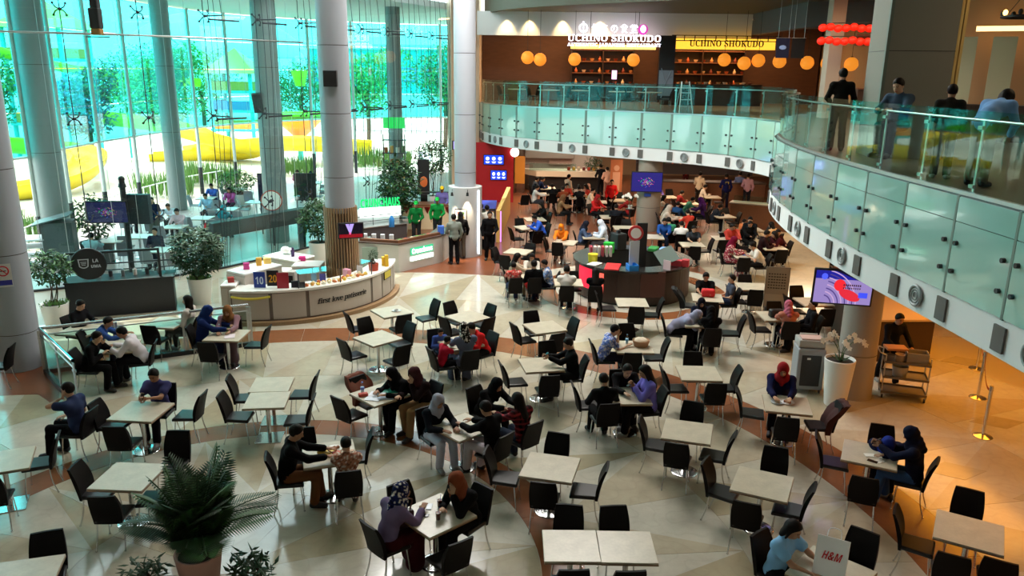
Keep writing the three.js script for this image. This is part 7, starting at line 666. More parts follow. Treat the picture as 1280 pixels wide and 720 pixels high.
// ------------------------------------------------------------------ round dark kiosk
{
  const K = [3.65, -23.4], t = thing('round_kiosk', 'round dark wooden kiosk counter with a lit red panel', 'kiosk', [K[0], 0, K[1]]);
  const ring = (r, th, y0, y1, a0 = 0, a1 = 2 * PI, n = 48) => arcWall(0, 0, r, th, a0, a1, y0, y1, n);
  for (let i = 0; i < 16; i++) part('front_panel', ring(1.72, 0.08, 0.06, 1.0, i / 16 * 2 * PI + 0.004, (i + 1) / 16 * 2 * PI - 0.004, 4), MAT.woodDark, t); part('core', ring(1.66, 0.06, 0.0, 1.0), MAT.black, t); part('worktop', ring(1.8, 0.6, 1.0, 1.06), std([0.03, 0.028, 0.027], 0.22), t);
  part('red_light_panel', [ring(1.735, 0.01, 0.35, 0.95, PI * 0.78, PI * 0.9, 6)], glow('#e0203a', 1.4), t); part('white_light_panel', [ring(1.735, 0.01, 0.3, 0.9, PI * 0.7, PI * 0.77, 5)], glow('#f06050', 1.3), t);
  part('back_post', [bx(0.3, 2.3, 0.06, 0.1, 0, 0.9)], MAT.black, t); part('poster', bx(0.32, 1.0, 0.02, -0.16, 0.85, 1.3, 0.4), cm('#c8ccd4', 0.5), t); part('round_emblem', [at(cyl(0.22, 0.22, 0.05, 0, -0.025, 0, 24), -0.12, 2.05, 1.15, 0, PI / 2)], cm('#c03030', 0.5), t); part('emblem_face', [at(cyl(0.15, 0.15, 0.05, 0, -0.025, 0, 24), -0.12, 2.05, 1.17, 0, PI / 2)], cm('#f0e8e4', 0.5), t); part('price_board', at(new THREE.BoxGeometry(0.6, 0.5, 0.03), 0.8, 1.4, 1.15, 0.1, -0.75, 0.4), std('#6a7a74', 0.5), t); part('niche', [bx(0.7, 0.75, 0.1, 0.35, 0.3, 1.68)], std([0.09, 0.03, 0.02], 0.5), t);
  const it = (name, label, cat, geo, hex, a, r, y = 1.06, g) => { const m = solo(name, geo, cm(hex, 0.5), label, cat, g); m.position.set(K[0] + Math.cos(a) * r, y, K[1] + Math.sin(a) * r); m.rotation.y = -a + 0.3; };
  it('red_tray', 'flat red tray on the round kiosk', 'tray', rbx(0.75, 0.05, 0.42, 0.02), '#d01820', 2.1, 1.5); it('blue_basket', 'bright blue basket on the round kiosk', 'basket', M([bx(0.36, 0.02, 0.26), bx(0.36, 0.16, 0.02, 0, 0, 0.13), bx(0.36, 0.16, 0.02, 0, 0, -0.13), bx(0.02, 0.16, 0.26, 0.18), bx(0.02, 0.16, 0.26, -0.18)]), '#1a86d8', 1.72, 1.52); it('green_box', 'glowing green box on the round kiosk', 'box', rbx(0.3, 0.34, 0.2, 0.02), '#20c838', 3.9, 0.9, 1.06); it('yellow_tub', 'yellow tub on the round kiosk', 'tub', cyl(0.13, 0.15, 0.24), '#d8c820', 2.7, 1.4); it('white_papers', 'white papers on the round kiosk', 'paper', rbx(0.4, 0.03, 0.3, 0.01), '#f0eee8', 2.5, 1.55); it('green_basket', 'green basket on the far side of the round kiosk', 'basket', rbx(0.4, 0.12, 0.3, 0.04), '#2a8a3a', -0.9, 1.3); it('pink_card', 'pale pink card standing on the round kiosk', 'card', bx(0.24, 0.28, 0.02), '#e8c8cc', 1.1, 1.68); it('red_packs', 'red and white packs on the round kiosk', 'packs', M([rbx(0.3, 0.18, 0.2, 0.02), rbx(0.2, 0.22, 0.16, 0.02, 0.26)]), '#c83a44', 0.7, 1.5); it('blue_bags', 'crumpled blue bags on the round kiosk', 'bags', M([sph(0.16, 0, 0.1, 0, 1.2, 0.8, 1, 9), sph(0.12, 0.2, 0.08, 0.05, 1, 0.8, 1, 9)]), '#7aa0d8', -0.5, 1.2); it('dark_machine', 'black drinks machine on the round kiosk', 'machine', M([rbx(0.4, 0.5, 0.36, 0.03), cyl(0.06, 0.06, 0.1, 0, 0.5, 0)]), '#15171a', 4.5, 1.3);
  for (let i = 0; i < 12; i++) { const m = solo('paper_cup', [cyl(0.035, 0.048, 0.3, 0, 0, 0, 14)], cm(i % 3 ? '#e8dcd8' : '#d05a6a', 0.6), 'stack of white and pink paper cups on the round kiosk', 'cups', 'cup stacks on the round kiosk'); m.position.set(K[0] - 1.25 + (i % 6) * 0.12, 1.06 + (i / 6 | 0) * 0.0, K[1] - 0.1 - (i / 6 | 0) * 0.16); }
}
// ------------------------------------------------------------------ back of the dim hall
{
  const t = thing('long_white_counter', 'long white counter with a glass screen at the back of the hall', 'counter', [2.5, 0, -44.6], -0.05); part('base', prism([[-1.6, 0.4], [2.6, 0.4], [2.6, -0.6], [-1.9, -0.6]], 0, 0.85), MAT.black, t); part('worktop', prism([[-1.9, -0.2], [-1.2, 0.75], [2.7, 0.75], [2.7, -0.6], [-1.9, -0.6]], 0.85, 1.15), cm('#e8dcc8', 0.4), t); part('glass_screen', bx(2.6, 0.4, 0.02, -0.3, 1.15, 0.5), MAT.rail, t);
  for (let i = 0; i < 14; i++) { const m = solo('food_packet', rbx(0.16, 0.18, 0.14, 0.03), cm(['#b83a2a', '#d8a040', '#c8c0b0', '#6a1a1a'][i % 4], 0.6), 'small bright food packet on the long white counter', 'packet', 'food packets on the long white counter'); m.position.set(3.1 + (i % 7) * 0.28, 1.15, -44.4 - (i / 7 | 0) * 0.2); }
  const k = thing('kitchen_wall', 'lit kitchen front with white panels behind the long counter', 'kitchen', [2.7, 0, -49.5]); part('panel', bx(4.6, 2.0, 0.1), std([0.4, 0.36, 0.32], 0.5), k); part('lit_header', [0, 1, 2].map((i) => bx(1.3, 0.4, 0.1, -1.5 + i * 1.45, 2.1, 0.05)), glow('#fff2dc', 1.5), k); part('hood', rbx(3.0, 0.5, 0.5, 0.03, -0.5, 1.3, 0.3), MAT.steel, k); part('cupboard', [bx(0.6, 0.9, 0.4, -1.8, 0, 0.2), bx(1.4, 0.7, 0.1, 0.2, 0.9, 0.2)], cm('#a08a80', 0.5), k);
  const poster = thing('wall_poster', 'tall poster with a portrait on the brown wall', 'poster', [5.0, 0.5, -38.5], 0.1); part('board', bx(0.6, 1.9, 0.05), cm('#a8603a', 0.7), poster); part('figure_print', [bx(0.36, 0.9, 0.01, 0, 0.4, 0.028), at(cyl(0.14, 0.14, 0.01, 0, 0, 0, 18), 0, 1.5, 0.03, 0, PI / 2)], cm('#c8947a', 0.7), poster);
  const b = thing('tiled_bar', 'bar with a dark tiled front and grey top on the warm side', 'counter', [11.2, 0, -33.6], -0.45); part('brown_front', bx(3.6, 1.05, 0.5, 0, 0, 0), MAT.woodRed, b); part('grey_top', rbx(3.7, 0.05, 0.7, 0.01, 0, 1.05, 0), cm('#8a8880', 0.35), b); part('glass_guard', bx(3.4, 0.3, 0.012, 0, 1.1, 0.15), MAT.rail, b);
  const br = thing('brown_bar', 'long brown bar at the back beneath the dark screens', 'counter', [9.5, 0, -40.5], -0.1); part('body', bx(6.5, 1.1, 0.8), MAT.woodRed, br); part('top', bx(6.6, 0.06, 0.9, 0, 1.1, 0), MAT.woodDark, br); part('back_shelf', [bx(6.2, 1.3, 0.3, 0, 1.2, -2.4), bx(6.2, 0.05, 0.5, 0, 1.75, -2.2), bx(6.2, 0.05, 0.5, 0, 2.2, -2.2)], std([0.05, 0.04, 0.045], 0.5), br); part('red_sign', bx(1.6, 0.35, 0.06, 1.8, 2.1, -1.8), glow('#e03a18', 0.9), br); part('white_sign', [sph(0.2, 1.4, 2.55, -1.8, 1, 1, 0.3, 12)], glow('#f4f0ff', 2), br);
  for (let i = 0; i < 26; i++) { const m = solo('bar_bottle', lathe([[0.001, 0], [0.045, 0], [0.045, 0.2], [0.016, 0.26], [0.016, 0.32], [0.001, 0.32]], 10), cm(['#c8a060', '#7a2a1a', '#d8d4cc', '#3a5a3a', '#c85a3a'][i % 5], 0.3), 'small bottle on the shelves of the brown bar', 'bottle', 'bottles on the brown bar shelves'); m.position.set(6.8 + (i % 13) * 0.42, i < 13 ? 1.8 : 2.25, -42.55 + (i % 13) * 0.042); }
}
// ------------------------------------------------------------------ upper level restaurant
{
  const bulk = struct('trim_4', bx(13.3, 1.1, 0.2, 4.8, 8.15, -40.3), MAT.plaster, 'white bulkhead above the upper restaurant'); 
  for (const x of [-0.4, 0.7, 2.3, 4.1]) { const l = thing('downlight', 'small recessed lamp washing the white bulkhead', 'light', [x, 9.2, -39.85], 0, 'recessed lamps over the upper restaurant'); part('rim', new THREE.TorusGeometry(0.07, 0.015, 6, 16).rotateX(PI / 2), MAT.white, l); part('lens', cyl(0.06, 0.06, 0.01, 0, 0, 0, 14), glow('#ffe8b8', 4), l); const s = new THREE.SpotLight(0xffd890, 20, 4, 0.6, 0.7); s.position.set(x, 9.17, -39.85); s.target.position.set(x, 8, -40.15); scene.add(s, s.target); }
  struct('trim_5', prism([[11.4, -40], [11.5, -33], [16.9, -31], [16.9, -33], [11.8, -34.5], [11.8, -40]], 8.3, 9.25), std([0.11, 0.11, 0.11], 0.7), 'charcoal bulkhead on the upper level');
  const wall = struct('wall_upper', bx(18.6, 4.3, 0.2, 7.5, 4.9, -45.5), std([0.13, 0.06, 0.032], 0.7, 0, { map: woodTex }), 'dark wooden back wall of the upper restaurant');
  const sign = thing('restaurant_sign', 'glowing white restaurant lettering hung in three rows', 'sign', [4.75, 8.2, -39.6]); const wm = glow('#f4f0ff', 3.2);
  const row = (txt, size, y, font, w) => { const L = new THREE.Group(); L.name = 'lettering_row'; sign.add(L); L.position.set(0, y, 0); letters(L, txt, size, 0.05, wm, font, w); };
  row('UCHINO SHOKUDO', 0.3, -0.3, fontSerif, 4.5); row('AUTHENTIC JAPANESE RESTAURANT', 0.15, -0.53, fontSerif, 4.5);
  // hiragana and kanji strokes of the upper row, as tubes
  const glyphs = [[[[0.3, 0.95], [0.65, 0.88]], [[0.15, 0.62], [0.5, 0.75], [0.78, 0.58], [0.7, 0.25], [0.4, 0]]], [[[0.1, 0.78], [0.85, 0.82]], [[0.45, 1], [0.25, 0.45], [0.6, 0.55], [0.85, 0.35], [0.7, 0.08], [0.35, 0.02]]], [[[0.55, 0.85], [0.35, 0.25], [0.12, 0.25], [0.12, 0.6], [0.5, 0.88], [0.88, 0.65], [0.85, 0.25], [0.55, 0.03]]], [[[0.5, 1], [0.05, 0.68]], [[0.5, 1], [0.95, 0.68]], [[0.28, 0.66], [0.72, 0.66]], [[0.28, 0.66], [0.28, 0.05]], [[0.28, 0.48], [0.72, 0.48]], [[0.28, 0.32], [0.72, 0.32]], [[0.72, 0.66], [0.72, 0.32]], [[0.28, 0.05], [0.5, 0.18]], [[0.5, 0.32], [0.9, 0]]], [[[0.5, 1], [0.5, 0.84]], [[0.22, 0.97], [0.3, 0.85]], [[0.78, 0.97], [0.7, 0.85]], [[0.05, 0.65], [0.08, 0.8], [0.92, 0.8], [0.95, 0.65]], [[0.3, 0.68], [0.7, 0.68]], [[0.3, 0.68], [0.3, 0.48]], [[0.7, 0.68], [0.7, 0.48]], [[0.3, 0.48], [0.7, 0.48]], [[0.5, 0.48], [0.5, 0.03]], [[0.22, 0.28], [0.78, 0.28]], [[0.05, 0.02], [0.95, 0.02]]]];
  glyphs.forEach((g, i) => { const gs = g.map((st) => tube(st.map(([x, y]) => [x * 0.36, y * 0.38, 0]), 0.022, st.length === 2 ? 1 : 12, 6)); const m = part('letter', gs, wm, sign); m.position.set(-1.15 + i * 0.47, 0.1, 0.02); });
  part('leaf_emblem', [new THREE.TorusGeometry(0.18, 0.035, 8, 24).translate(-1.5, 0.3, 0), bx(0.04, 0.44, 0.03, -1.5, 0.06, 0), sph(0.05, -1.5, 0.55, 0, 1, 1, 1, 8)], wm, sign); part('flower_emblem', [at(cyl(0.24, 0.24, 0.04, 0, -0.02, 0, 24), 1.35, 0.26, -0.03, 0, PI / 2)], glow('#b83a98', 1.2), sign); part('petal', [sph(0.13, 1.35, 0.28, 0.02, 1, 1.3, 0.3, 12)], wm, sign); part('hanging_rod', [bx(0.025, 1.05, 0.025, -1.15, 0, -0.05), bx(0.025, 1.05, 0.025, 1.15, 0, -0.05)], MAT.black, sign);
  const lb = thing('yellow_light_band', 'long glowing yellow band under the restaurant lettering', 'light', [4.75, 7.55, -39.9]); part('band', bx(4.1, 0.2, 0.1), glow('#ffc858', 2.2), lb); part('trim_bar', [bx(4.2, 0.05, 0.14, 0, -0.05, 0), bx(0.04, 0.5, 0.04, -1.9, 0.2, -0.33), bx(0.04, 0.5, 0.04, 1.9, 0.2, -0.33), bx(0.04, 0.04, 0.35, -1.9, 0.2, -0.17), bx(0.04, 0.04, 0.35, 1.9, 0.2, -0.17)], MAT.woodDark, lb);
  const l2 = thing('yellow_sign_band', 'glowing yellow fascia with cut letters behind a dark grid', 'sign', [10.1, 7.6, -39.9]); part('band', bx(4.9, 0.5, 0.1), glow('#f0b838', 1.6), l2); const L2 = new THREE.Group(); L2.name = 'lettering'; l2.add(L2); L2.position.set(0.1, 0.13, 0.05); letters(L2, 'UCHINO SHOKUDO', 0.3, 0.03, cm('#5a3a10', 0.5), fontSerif, 3.6); part('grid', [...[0, 1].map((i) => bx(5.2, 0.04, 0.04, 0, 0.36 + i * 0.24, 0.3)), ...Array.from({ length: 11 }, (_, i) => bx(0.04, 0.28, 0.04, -2.5 + i * 0.5, 0.36, 0.3))], MAT.black, l2);
  for (const [x, y, w, h, k] of [[7.32, 7.2, 0.6, 1.9, 0]]) { const p = thing('photo_panel', 'tall dark panel printed with a bare tree', 'panel', [x, 5.2, -39.6]); part('panel', bx(0.75, 3.0, 0.1), cm('#20242a', 0.6), p); part('tree_print', [tube([[-0.2, 0.1, 0.06], [0.0, 0.8, 0.06], [0.25, 1.4, 0.06]], 0.03, 10, 5), tube([[0, 0.8, 0.06], [-0.25, 1.5, 0.06]], 0.02, 6, 5), tube([[0.05, 1.0, 0.06], [0.3, 1.1, 0.06]], 0.02, 6, 5), bx(0.7, 1.2, 0.01, 0, 0.2, 0.05)], cm('#7a8a98', 0.6), p); }
  const lant = (x, y, z, r = 0.3) => { const l = thing('paper_lantern', 'round glowing paper lantern hung in the upper restaurant', 'lamp', [x, y, z], 0, 'round paper lanterns of the upper restaurant'); part('shade', (() => { const g = new THREE.SphereGeometry(r, 20, 14), p = g.attributes.position; for (let i = 0; i < p.count; i++) { const s = 1 + 0.02 * Math.sin(p.getY(i) * 70); p.setX(i, p.getX(i) * s); p.setZ(i, p.getZ(i) * s); } g.computeVertexNormals(); return g; })(), glow('#e88a28', 0.95), l); part('cord', cyl(0.01, 0.01, 9.25 - y - r, 0, r, 0, 5), MAT.black, l); part('collar', cyl(0.06, 0.06, 0.04, 0, r - 0.01, 0, 10), MAT.black, l); };
  for (const [x, y] of [[0.6, 7.1], [1.2, 7.02], [2.85, 7.05], [5.65, 7.05]]) lant(x, y, -39.2);
  for (const [x, y, z] of [[9.8, 7.1, -38.5], [10.6, 6.95, -38], [11.25, 7.08, -38], [12.1, 7.05, -37.6], [13.3, 7.0, -37.4], [14.0, 6.98, -36.8], [14.9, 6.95, -36.4]]) lant(x, y, z);
  const shelf = (x, w, label) => { const s = thing('lit_shelf', label, 'shelf', [x, 4.9, -44.9]); part('back', bx(w, 3.0, 0.05, 0, 0, -0.3), MAT.woodDark, s); for (let i = 0; i < 4; i++) part('board', bx(w, 0.05, 0.5, 0, 0.9 + i * 0.6, 0), MAT.woodRed, s); for (const sx of [-1, 0, 1]) part('upright', bx(0.05, 3.0, 0.5, sx * w / 2, 0, 0), MAT.woodDark, s); for (let i = 0; i < 3; i++) for (let k = 0; k < w * 2.2; k++) { const m = solo('shelf_ware', k % 3 ? lathe([[0.001, 0], [0.06, 0], [0.12, 0.14], [0.11, 0.14], [0.05, 0.01], [0.001, 0.01]], 12) : lathe([[0.001, 0], [0.07, 0], [0.09, 0.12], [0.03, 0.2], [0.035, 0.26], [0.001, 0.26]], 12), cm(['#d89a5a', '#b85a2a', '#e8c89a', '#7a3018'][(i + k) % 4], 0.5), 'earthen bowl or jar on the upper restaurant shelves', 'crockery', 'crockery on the upper restaurant shelves'); m.position.set(x - w / 2 + 0.25 + k * 0.43, 5.85 + i * 0.6, -44.85); } const LR = new THREE.RectAreaLight(0xff9a48, 7, w, 0.3); LR.position.set(x, 7.9, -44.2); LR.lookAt(x, 6.2, -44.9); scene.add(LR); };
  shelf(4.8, 3.4, 'wooden shelves of crockery beneath the white lettering'); shelf(10.2, 4.6, 'long wooden shelves of crockery behind the open kitchen');
  const oc = thing('open_kitchen_counter', 'dark counter of the upper open kitchen', 'counter', [10, 4.9, -41.6]); part('body', bx(5.0, 1.0, 0.7), MAT.woodDark, oc); part('top', bx(5.1, 0.05, 0.8, 0, 1.0, 0), MAT.black, oc);
  for (let i = 0; i < 14; i++) { const m = solo('kitchen_bowl', lathe([[0.001, 0], [0.06, 0], [0.12, 0.1], [0.11, 0.1], [0.05, 0.01], [0.001, 0.01]], 12), cm(['#e0d0b8', '#8a3a1c', '#c89058'][i % 3], 0.4), 'bowl on the dark counter of the upper kitchen', 'bowl', 'bowls on the upper kitchen counter'); m.position.set(7.8 + i * 0.32, 5.95, -41.5); }
  const wl = thing('pink_screen', 'small bright pink screen among the upper shelves', 'screen', [5.05, 6.1, -41.5]); part('bezel', rbx(0.3, 0.5, 0.03, 0.01), MAT.black, wl); part('display', bx(0.25, 0.43, 0.01, 0, 0.035, 0.016), glow('#f0b8e8', 2), wl); part('stand', bx(0.06, 1.2, 0.06, 0, -1.2, 0), MAT.black, wl);
  const put = (g, x, z, yaw, name, label, cat, grp) => { g.position.set(x, 4.9, z); g.rotation.y = yaw; g.name = numbered(name); scene.add(g); tag(g, label, cat, grp); };
  for (const [x, z] of [[0.2, -39.2], [1.6, -38.2], [3.0, -38], [4.8, -36.8], [6.0, -36.2]]) { put(makeTable(0.8, 's', 'up'), x, z, 0.4, 'restaurant_table', 'small table behind the far glass railing upstairs', 'table', 'upper restaurant tables'); for (const s of [-1, 1]) put(makeChair('up'), x + s * 0.72, z + s * 0.3, s > 0 ? -PI / 2 - 0.4 : PI / 2 - 0.4, 'restaurant_chair', 'dark chair behind the far glass railing upstairs', 'chair', 'upper restaurant chairs'); }
  const ld = thing('step_ladder', 'aluminium step ladder behind the far glass railing', 'ladder', [7.0, 4.9, -33.4], 0.1); for (const sx of [-1, 1]) { part('rail', tube([[sx * 0.28, 0, 0.3], [sx * 0.16, 1.25, 0]], 0.025, 1, 6), cm('#a8b0b0', 0.4, 0.6), ld); part('brace', tube([[sx * 0.26, 0, -0.35], [sx * 0.16, 1.25, 0]], 0.02, 1, 6), cm('#a8b0b0', 0.4, 0.6), ld); } for (let i = 0; i < 4; i++) part('step', bx(0.5 - i * 0.06, 0.03, 0.1, 0, 0.25 + i * 0.27, 0.24 - i * 0.065), cm('#b0b8b8', 0.4, 0.6), ld);
  // upstairs, warm side
  const sq = struct('pillar_upper', bx(1.25, 4.35, 1.2, 7.85, 4.9, -16.4, -0.15), std([0.17, 0.17, 0.14], 0.6), 'large square grey olive pillar on the upper level'); part('joint', bx(1.26, 0.012, 1.21, 7.85, 6.95, -16.4, -0.15), MAT.black, sq); part('pale_edge', bx(0.06, 4.3, 0.1, 7.17, 4.9, -15.92, -0.15), cm('#5a6a62', 0.5), sq); part('gold_edge', [bx(0.05, 4.3, 0.08, 8.42, 4.9, -15.76, -0.15), bx(0.05, 4.3, 0.08, 8.6, 4.9, -15.95, -0.15)], std([0.6, 0.38, 0.12], 0.3, 0.9), sq);
  for (let r = 0; r < 2; r++) { const g = thing('red_lantern_string', r ? 'lower string of round red lanterns on the upper level' : 'upper string of round red lanterns on the upper level', 'lanterns'); part('cord', tube([[10.9, 8.25 - r * 0.45, -29.6], [13.6, 8.3 - r * 0.45, -29.2]], 0.015, 1, 5), MAT.black, g); for (let i = 0; i < 11; i++) part('lantern', sph(0.16, 10.95 + i * 0.26, 8.1 - r * 0.45 + 0.03 * Math.sin(i * 2), -29.6 + i * 0.04, 1, 0.85, 1, 10), glow('#d8200c', 0.9), g); }
  for (const [x, hex, label] of [[10.5, '#0c1438', 'dark blue printed banner on the upper level'], [11.1, '#0a0a0c', 'black banner beside the blue one on the upper level']]) { const b = thing('hanging_banner', label, 'banner', [x, 7.1, -32.4], -0.1); part('cloth', bx(0.5, 0.75, 0.02), cm(hex, 0.7), b); part('rod', [tube([[-0.28, 0.76, 0], [0.28, 0.76, 0]], 0.012, 1, 6), cyl(0.008, 0.008, 1.4, -0.2, 0.76, 0, 5), cyl(0.008, 0.008, 1.4, 0.2, 0.76, 0, 5)], MAT.steel, b); if (hex === '#0c1438') part('crest', [sph(0.12, 0, 0.4, 0.012, 1.2, 0.7, 0.08, 10)], cm('#9ab4e8', 0.6), b); }
  const cb = thing('upper_bar', 'upper bar with a warm lit edge beyond the red lanterns', 'counter', [14.55, 4.9, -29.2], -0.1); part('body', bx(4.5, 1.1, 0.6), MAT.woodDark, cb); part('top', bx(4.6, 0.05, 0.7, 0, 1.1, 0), MAT.woodRed, cb); part('light_edge', bx(3.2, 0.1, 0.05, 0.6, 2.55, -0.6), glow('#f0a020', 2.2), cb); part('header', bx(4.5, 0.4, 0.2, 0, 2.62, -0.7), MAT.woodRed, cb); part('white_lamp', [rbx(0.5, 0.25, 0.06, 0.02, 1.7, 3.0, -0.6)], glow('#f4f4ff', 3), cb);
  const colm = struct('pillar_upper', bx(0.5, 4.3, 0.5, 11.9, 4.9, -30.9), std([0.5, 0.42, 0.33], 0.6), 'cream square post on the upper level');
  const sh = thing('homeware_shop', 'warm lit shop front with pale panels beyond the upper pillar', 'shop', [13.2, 4.9, -20.5], -0.5); part('back_panel', bx(6, 4.2, 0.2, 0, 0, -1.5), std([0.5, 0.26, 0.12], 0.7), sh); for (const x of [-1.8, -0.9, 0.3]) part('pale_panel', bx(0.55, 2.0, 0.06, x, 0.6, -0.6), cm('#d8c8a0', 0.6), sh); part('counter', [bx(4, 0.9, 0.7, 0, 0, 0.2)], MAT.woodDark, sh); part('blue_sign', [new THREE.TorusGeometry(0.3, 0.06, 8, 24).translate(1.9, 2.0, -1.2)], glow('#5ab0f0', 1.5), sh); part('light_panel', bx(1.6, 0.12, 0.2, -0.8, 2.75, -0.8), glow('#ffd890', 2.5), sh);
  const ch = thing('ring_chandelier', 'dark ring chandelier with candle lamps on the upper level', 'lamp', [11.0, 7.75, -18.0]); part('ring', new THREE.TorusGeometry(0.45, 0.03, 8, 32).rotateX(PI / 2), MAT.black, ch); part('chain', [cyl(0.012, 0.012, 1.45, 0, 0, 0, 6), ...[0, 1, 2].map((i) => tube([[Math.cos(i * 2.1) * 0.45, 0, Math.sin(i * 2.1) * 0.45], [0, 0.6, 0]], 0.008, 1, 5))], MAT.black, ch); for (let i = 0; i < 8; i++) part('candle_lamp', sph(0.05, Math.cos(i * 0.785) * 0.45, 0.08, Math.sin(i * 0.785) * 0.45, 1, 1.3, 1, 8), i % 4 ? MAT.black : glow('#ffd070', 5), ch);
  const drum = thing('drum_shade', 'large brown hanging drum ceiling feature on the upper level', 'lamp', [10.6, 8.29, -16.8]); part('shade', [lathe([[0.9, 0], [0.9, 0.95], [0.88, 0.95], [0.88, 0]], 36)], std([0.16, 0.09, 0.04], 0.6), drum); part('rim', new THREE.TorusGeometry(0.9, 0.03, 6, 40).rotateX(PI / 2), std([0.45, 0.24, 0.1], 0.5), drum);
}
// ------------------------------------------------------------------ water park beyond the terrace
{
  const lawn = struct('ground', prism([[-90, -10], [-17.5, -18], [-16, -26], [-16.8, -37], [-16, -43], [-14, -47], [-10.5, -51.2], [-6, -53.6], [10, -56], [10, -140], [-120, -140]], -0.35, -0.05), std([0.5, 0.52, 0.42], 0.9), 'pale sunlit ground of the water park');
  const slide = (name, label, pts, r, m) => solo(name, (() => { const c = new THREE.CatmullRomCurve3(pts.map((p) => v3(...p))), n = 60, k = 12, pos = [], idx = []; for (let i = 0; i <= n; i++) { const t = i / n, p = c.getPoint(t), d = c.getTangent(t), s = v3(-d.z, 0, d.x).normalize(), u = new THREE.Vector3().crossVectors(s, d).normalize(); if (u.y < 0) u.negate(); for (let j = 0; j <= k; j++) { const a = PI + PI * j / k; const q = p.clone().addScaledVector(s, Math.cos(a) * r).addScaledVector(u, Math.sin(a) * r); pos.push(q.x, q.y, q.z); } for (let j = k; j >= 0; j--) { const a = PI + PI * j / k; const q = p.clone().addScaledVector(s, Math.cos(a) * (r - 0.06)).addScaledVector(u, Math.sin(a) * (r - 0.06)); pos.push(q.x, q.y, q.z); } } const w = 2 * k + 2; for (let i = 0; i < n; i++) for (let j = 0; j < w; j++) { const a = i * w + j, b = i * w + (j + 1) % w; idx.push(a, a + w, b, b, a + w, b + w); } const g = new THREE.BufferGeometry(); g.setAttribute('position', new THREE.Float32BufferAttribute(pos, 3)); g.setIndex(idx); g.computeVertexNormals(); return g; })(), m, label, 'slide');
  const yel = std([0.9, 0.66, 0.02], 0.35), org = std([0.85, 0.3, 0.04], 0.4), teal = std([0.03, 0.5, 0.52], 0.5), blue = std([0.05, 0.22, 0.5], 0.5);
  slide('water_slide', 'long yellow water slide curving down behind the terrace', [[-30, 3.3, -58], [-25, 2.8, -57], [-21, 2.2, -55], [-18.5, 1.2, -57], [-22, 0.7, -58], [-26, 0.5, -57]], 0.9, yel);
  slide('water_slide', 'yellow slide trough at the far end of the terrace', [[-10, 1.6, -56], [-15, 1.9, -55.5], [-20, 1.5, -57], [-24, 0.8, -60]], 1.0, yel);
  slide('water_slide', 'high yellow slide crossing the teal glass', [[-36, 9.5, -50], [-32, 7.4, -52], [-27, 6.2, -54], [-22, 5.7, -57]], 0.6, yel);
  slide('water_slide', 'wide yellow slide beside the white paving', [[-27, 0.5, -38], [-23.5, 1.0, -41], [-24, 1.8, -45], [-28, 2.2, -47], [-31, 2.8, -44]], 0.9, yel);
  const fn = thing('splash_funnel', 'orange splash funnel with a yellow rim in the water park', 'funnel', [-15.5, 0, -58]); part('bowl', lathe([[0.3, 1.6], [1.6, 2.8], [1.7, 3.3], [1.55, 3.3], [1.45, 2.85], [0.25, 1.7]], 28), org, fn); part('rim', new THREE.TorusGeometry(1.65, 0.12, 8, 32).rotateX(PI / 2).translate(0, 3.3, 0), yel, fn); part('post', cyl(0.2, 0.2, 1.7), teal, fn);
  for (const [x, y, z, s] of [[-15.8, 5.2, -60, 1], [-28.5, 4.9, -58, 0.8]]) { const b = thing('tipping_bucket', x > -20 ? 'yellow tipping bucket above the orange funnel' : 'yellow tipping bucket left of the teal tower', 'bucket', [x, y, z]); b.userData.label = x > -20 ? 'yellow tipping bucket above the orange funnel' : 'yellow tipping bucket beside the long slide'; part('pail', lathe([[0.35 * s, 0], [0.62 * s, 1.1 * s], [0.55 * s, 1.1 * s], [0.3 * s, 0.06], [0.001, 0.06]], 20), yel, b); part('post', cyl(0.08, 0.08, y, 0.8 * s, -y, 0, 8), teal, b); part('arm', tube([[0.8 * s, 0.5 * s, 0], [-0.6 * s, 0.5 * s, 0]], 0.05, 1, 6), teal, b); }
  const tower = (x, z, w, h, label, m, roof) => { const t = thing('play_tower', label, 'tower', [x, 0, z]); for (const sx of [-1, 1]) for (const sz of [-1, 1]) part('post', cyl(0.16, 0.16, h, sx * w / 2, 0, sz * w / 2, 8), m, t); for (let i = 1; i < 4; i++) part('deck', bx(w + 0.4, 0.2, w + 0.4, 0, i * h / 4, 0), m, t); for (let i = 1; i < 4; i++) part('guard', [bx(w, 0.7, 0.06, 0, i * h / 4 + 0.2, w / 2), bx(0.06, 0.7, w, w / 2, i * h / 4 + 0.2, 0), bx(0.06, 0.7, w, -w / 2, i * h / 4 + 0.2, 0)], i % 2 ? org : blue, t); part('roof', at(new THREE.ConeGeometry(w * 0.95, 2, 4), 0, h + 1, 0, PI / 4), roof, t); return t; };
  tower(-34, -60, 4, 9, 'tall teal play tower with a yellow roof', teal, yel); tower(-22.5, -66, 3.2, 6, 'lower teal play tower with an orange roof', teal, org); tower(-45, -50, 4, 10, 'tall teal play tower at the pool edge', teal, teal);
  const hall = thing('park_hall', 'long teal and white park building behind the trees', 'building', [-10, 0, -92]); part('lower_wall', bx(24, 4, 8), cm('#e4e8e8', 0.7), hall); part('teal_wall', bx(24, 4.5, 8.1, 0, 4, 0), teal, hall); part('roof', bx(25, 0.5, 9, 0, 8.5, 0), cm('#d0dce0', 0.6), hall); for (let i = 0; i < 8; i++) { const wd = part('window', bx(1.8, 1.4, 0.1, -10.5 + i * 3, 5.2, 4.1), blue, hall); part('pane', bx(1.5, 1.1, 0.1, -10.5 + i * 3, 5.35, 4.14), cm('#7ac8d8', 0.2), wd); }
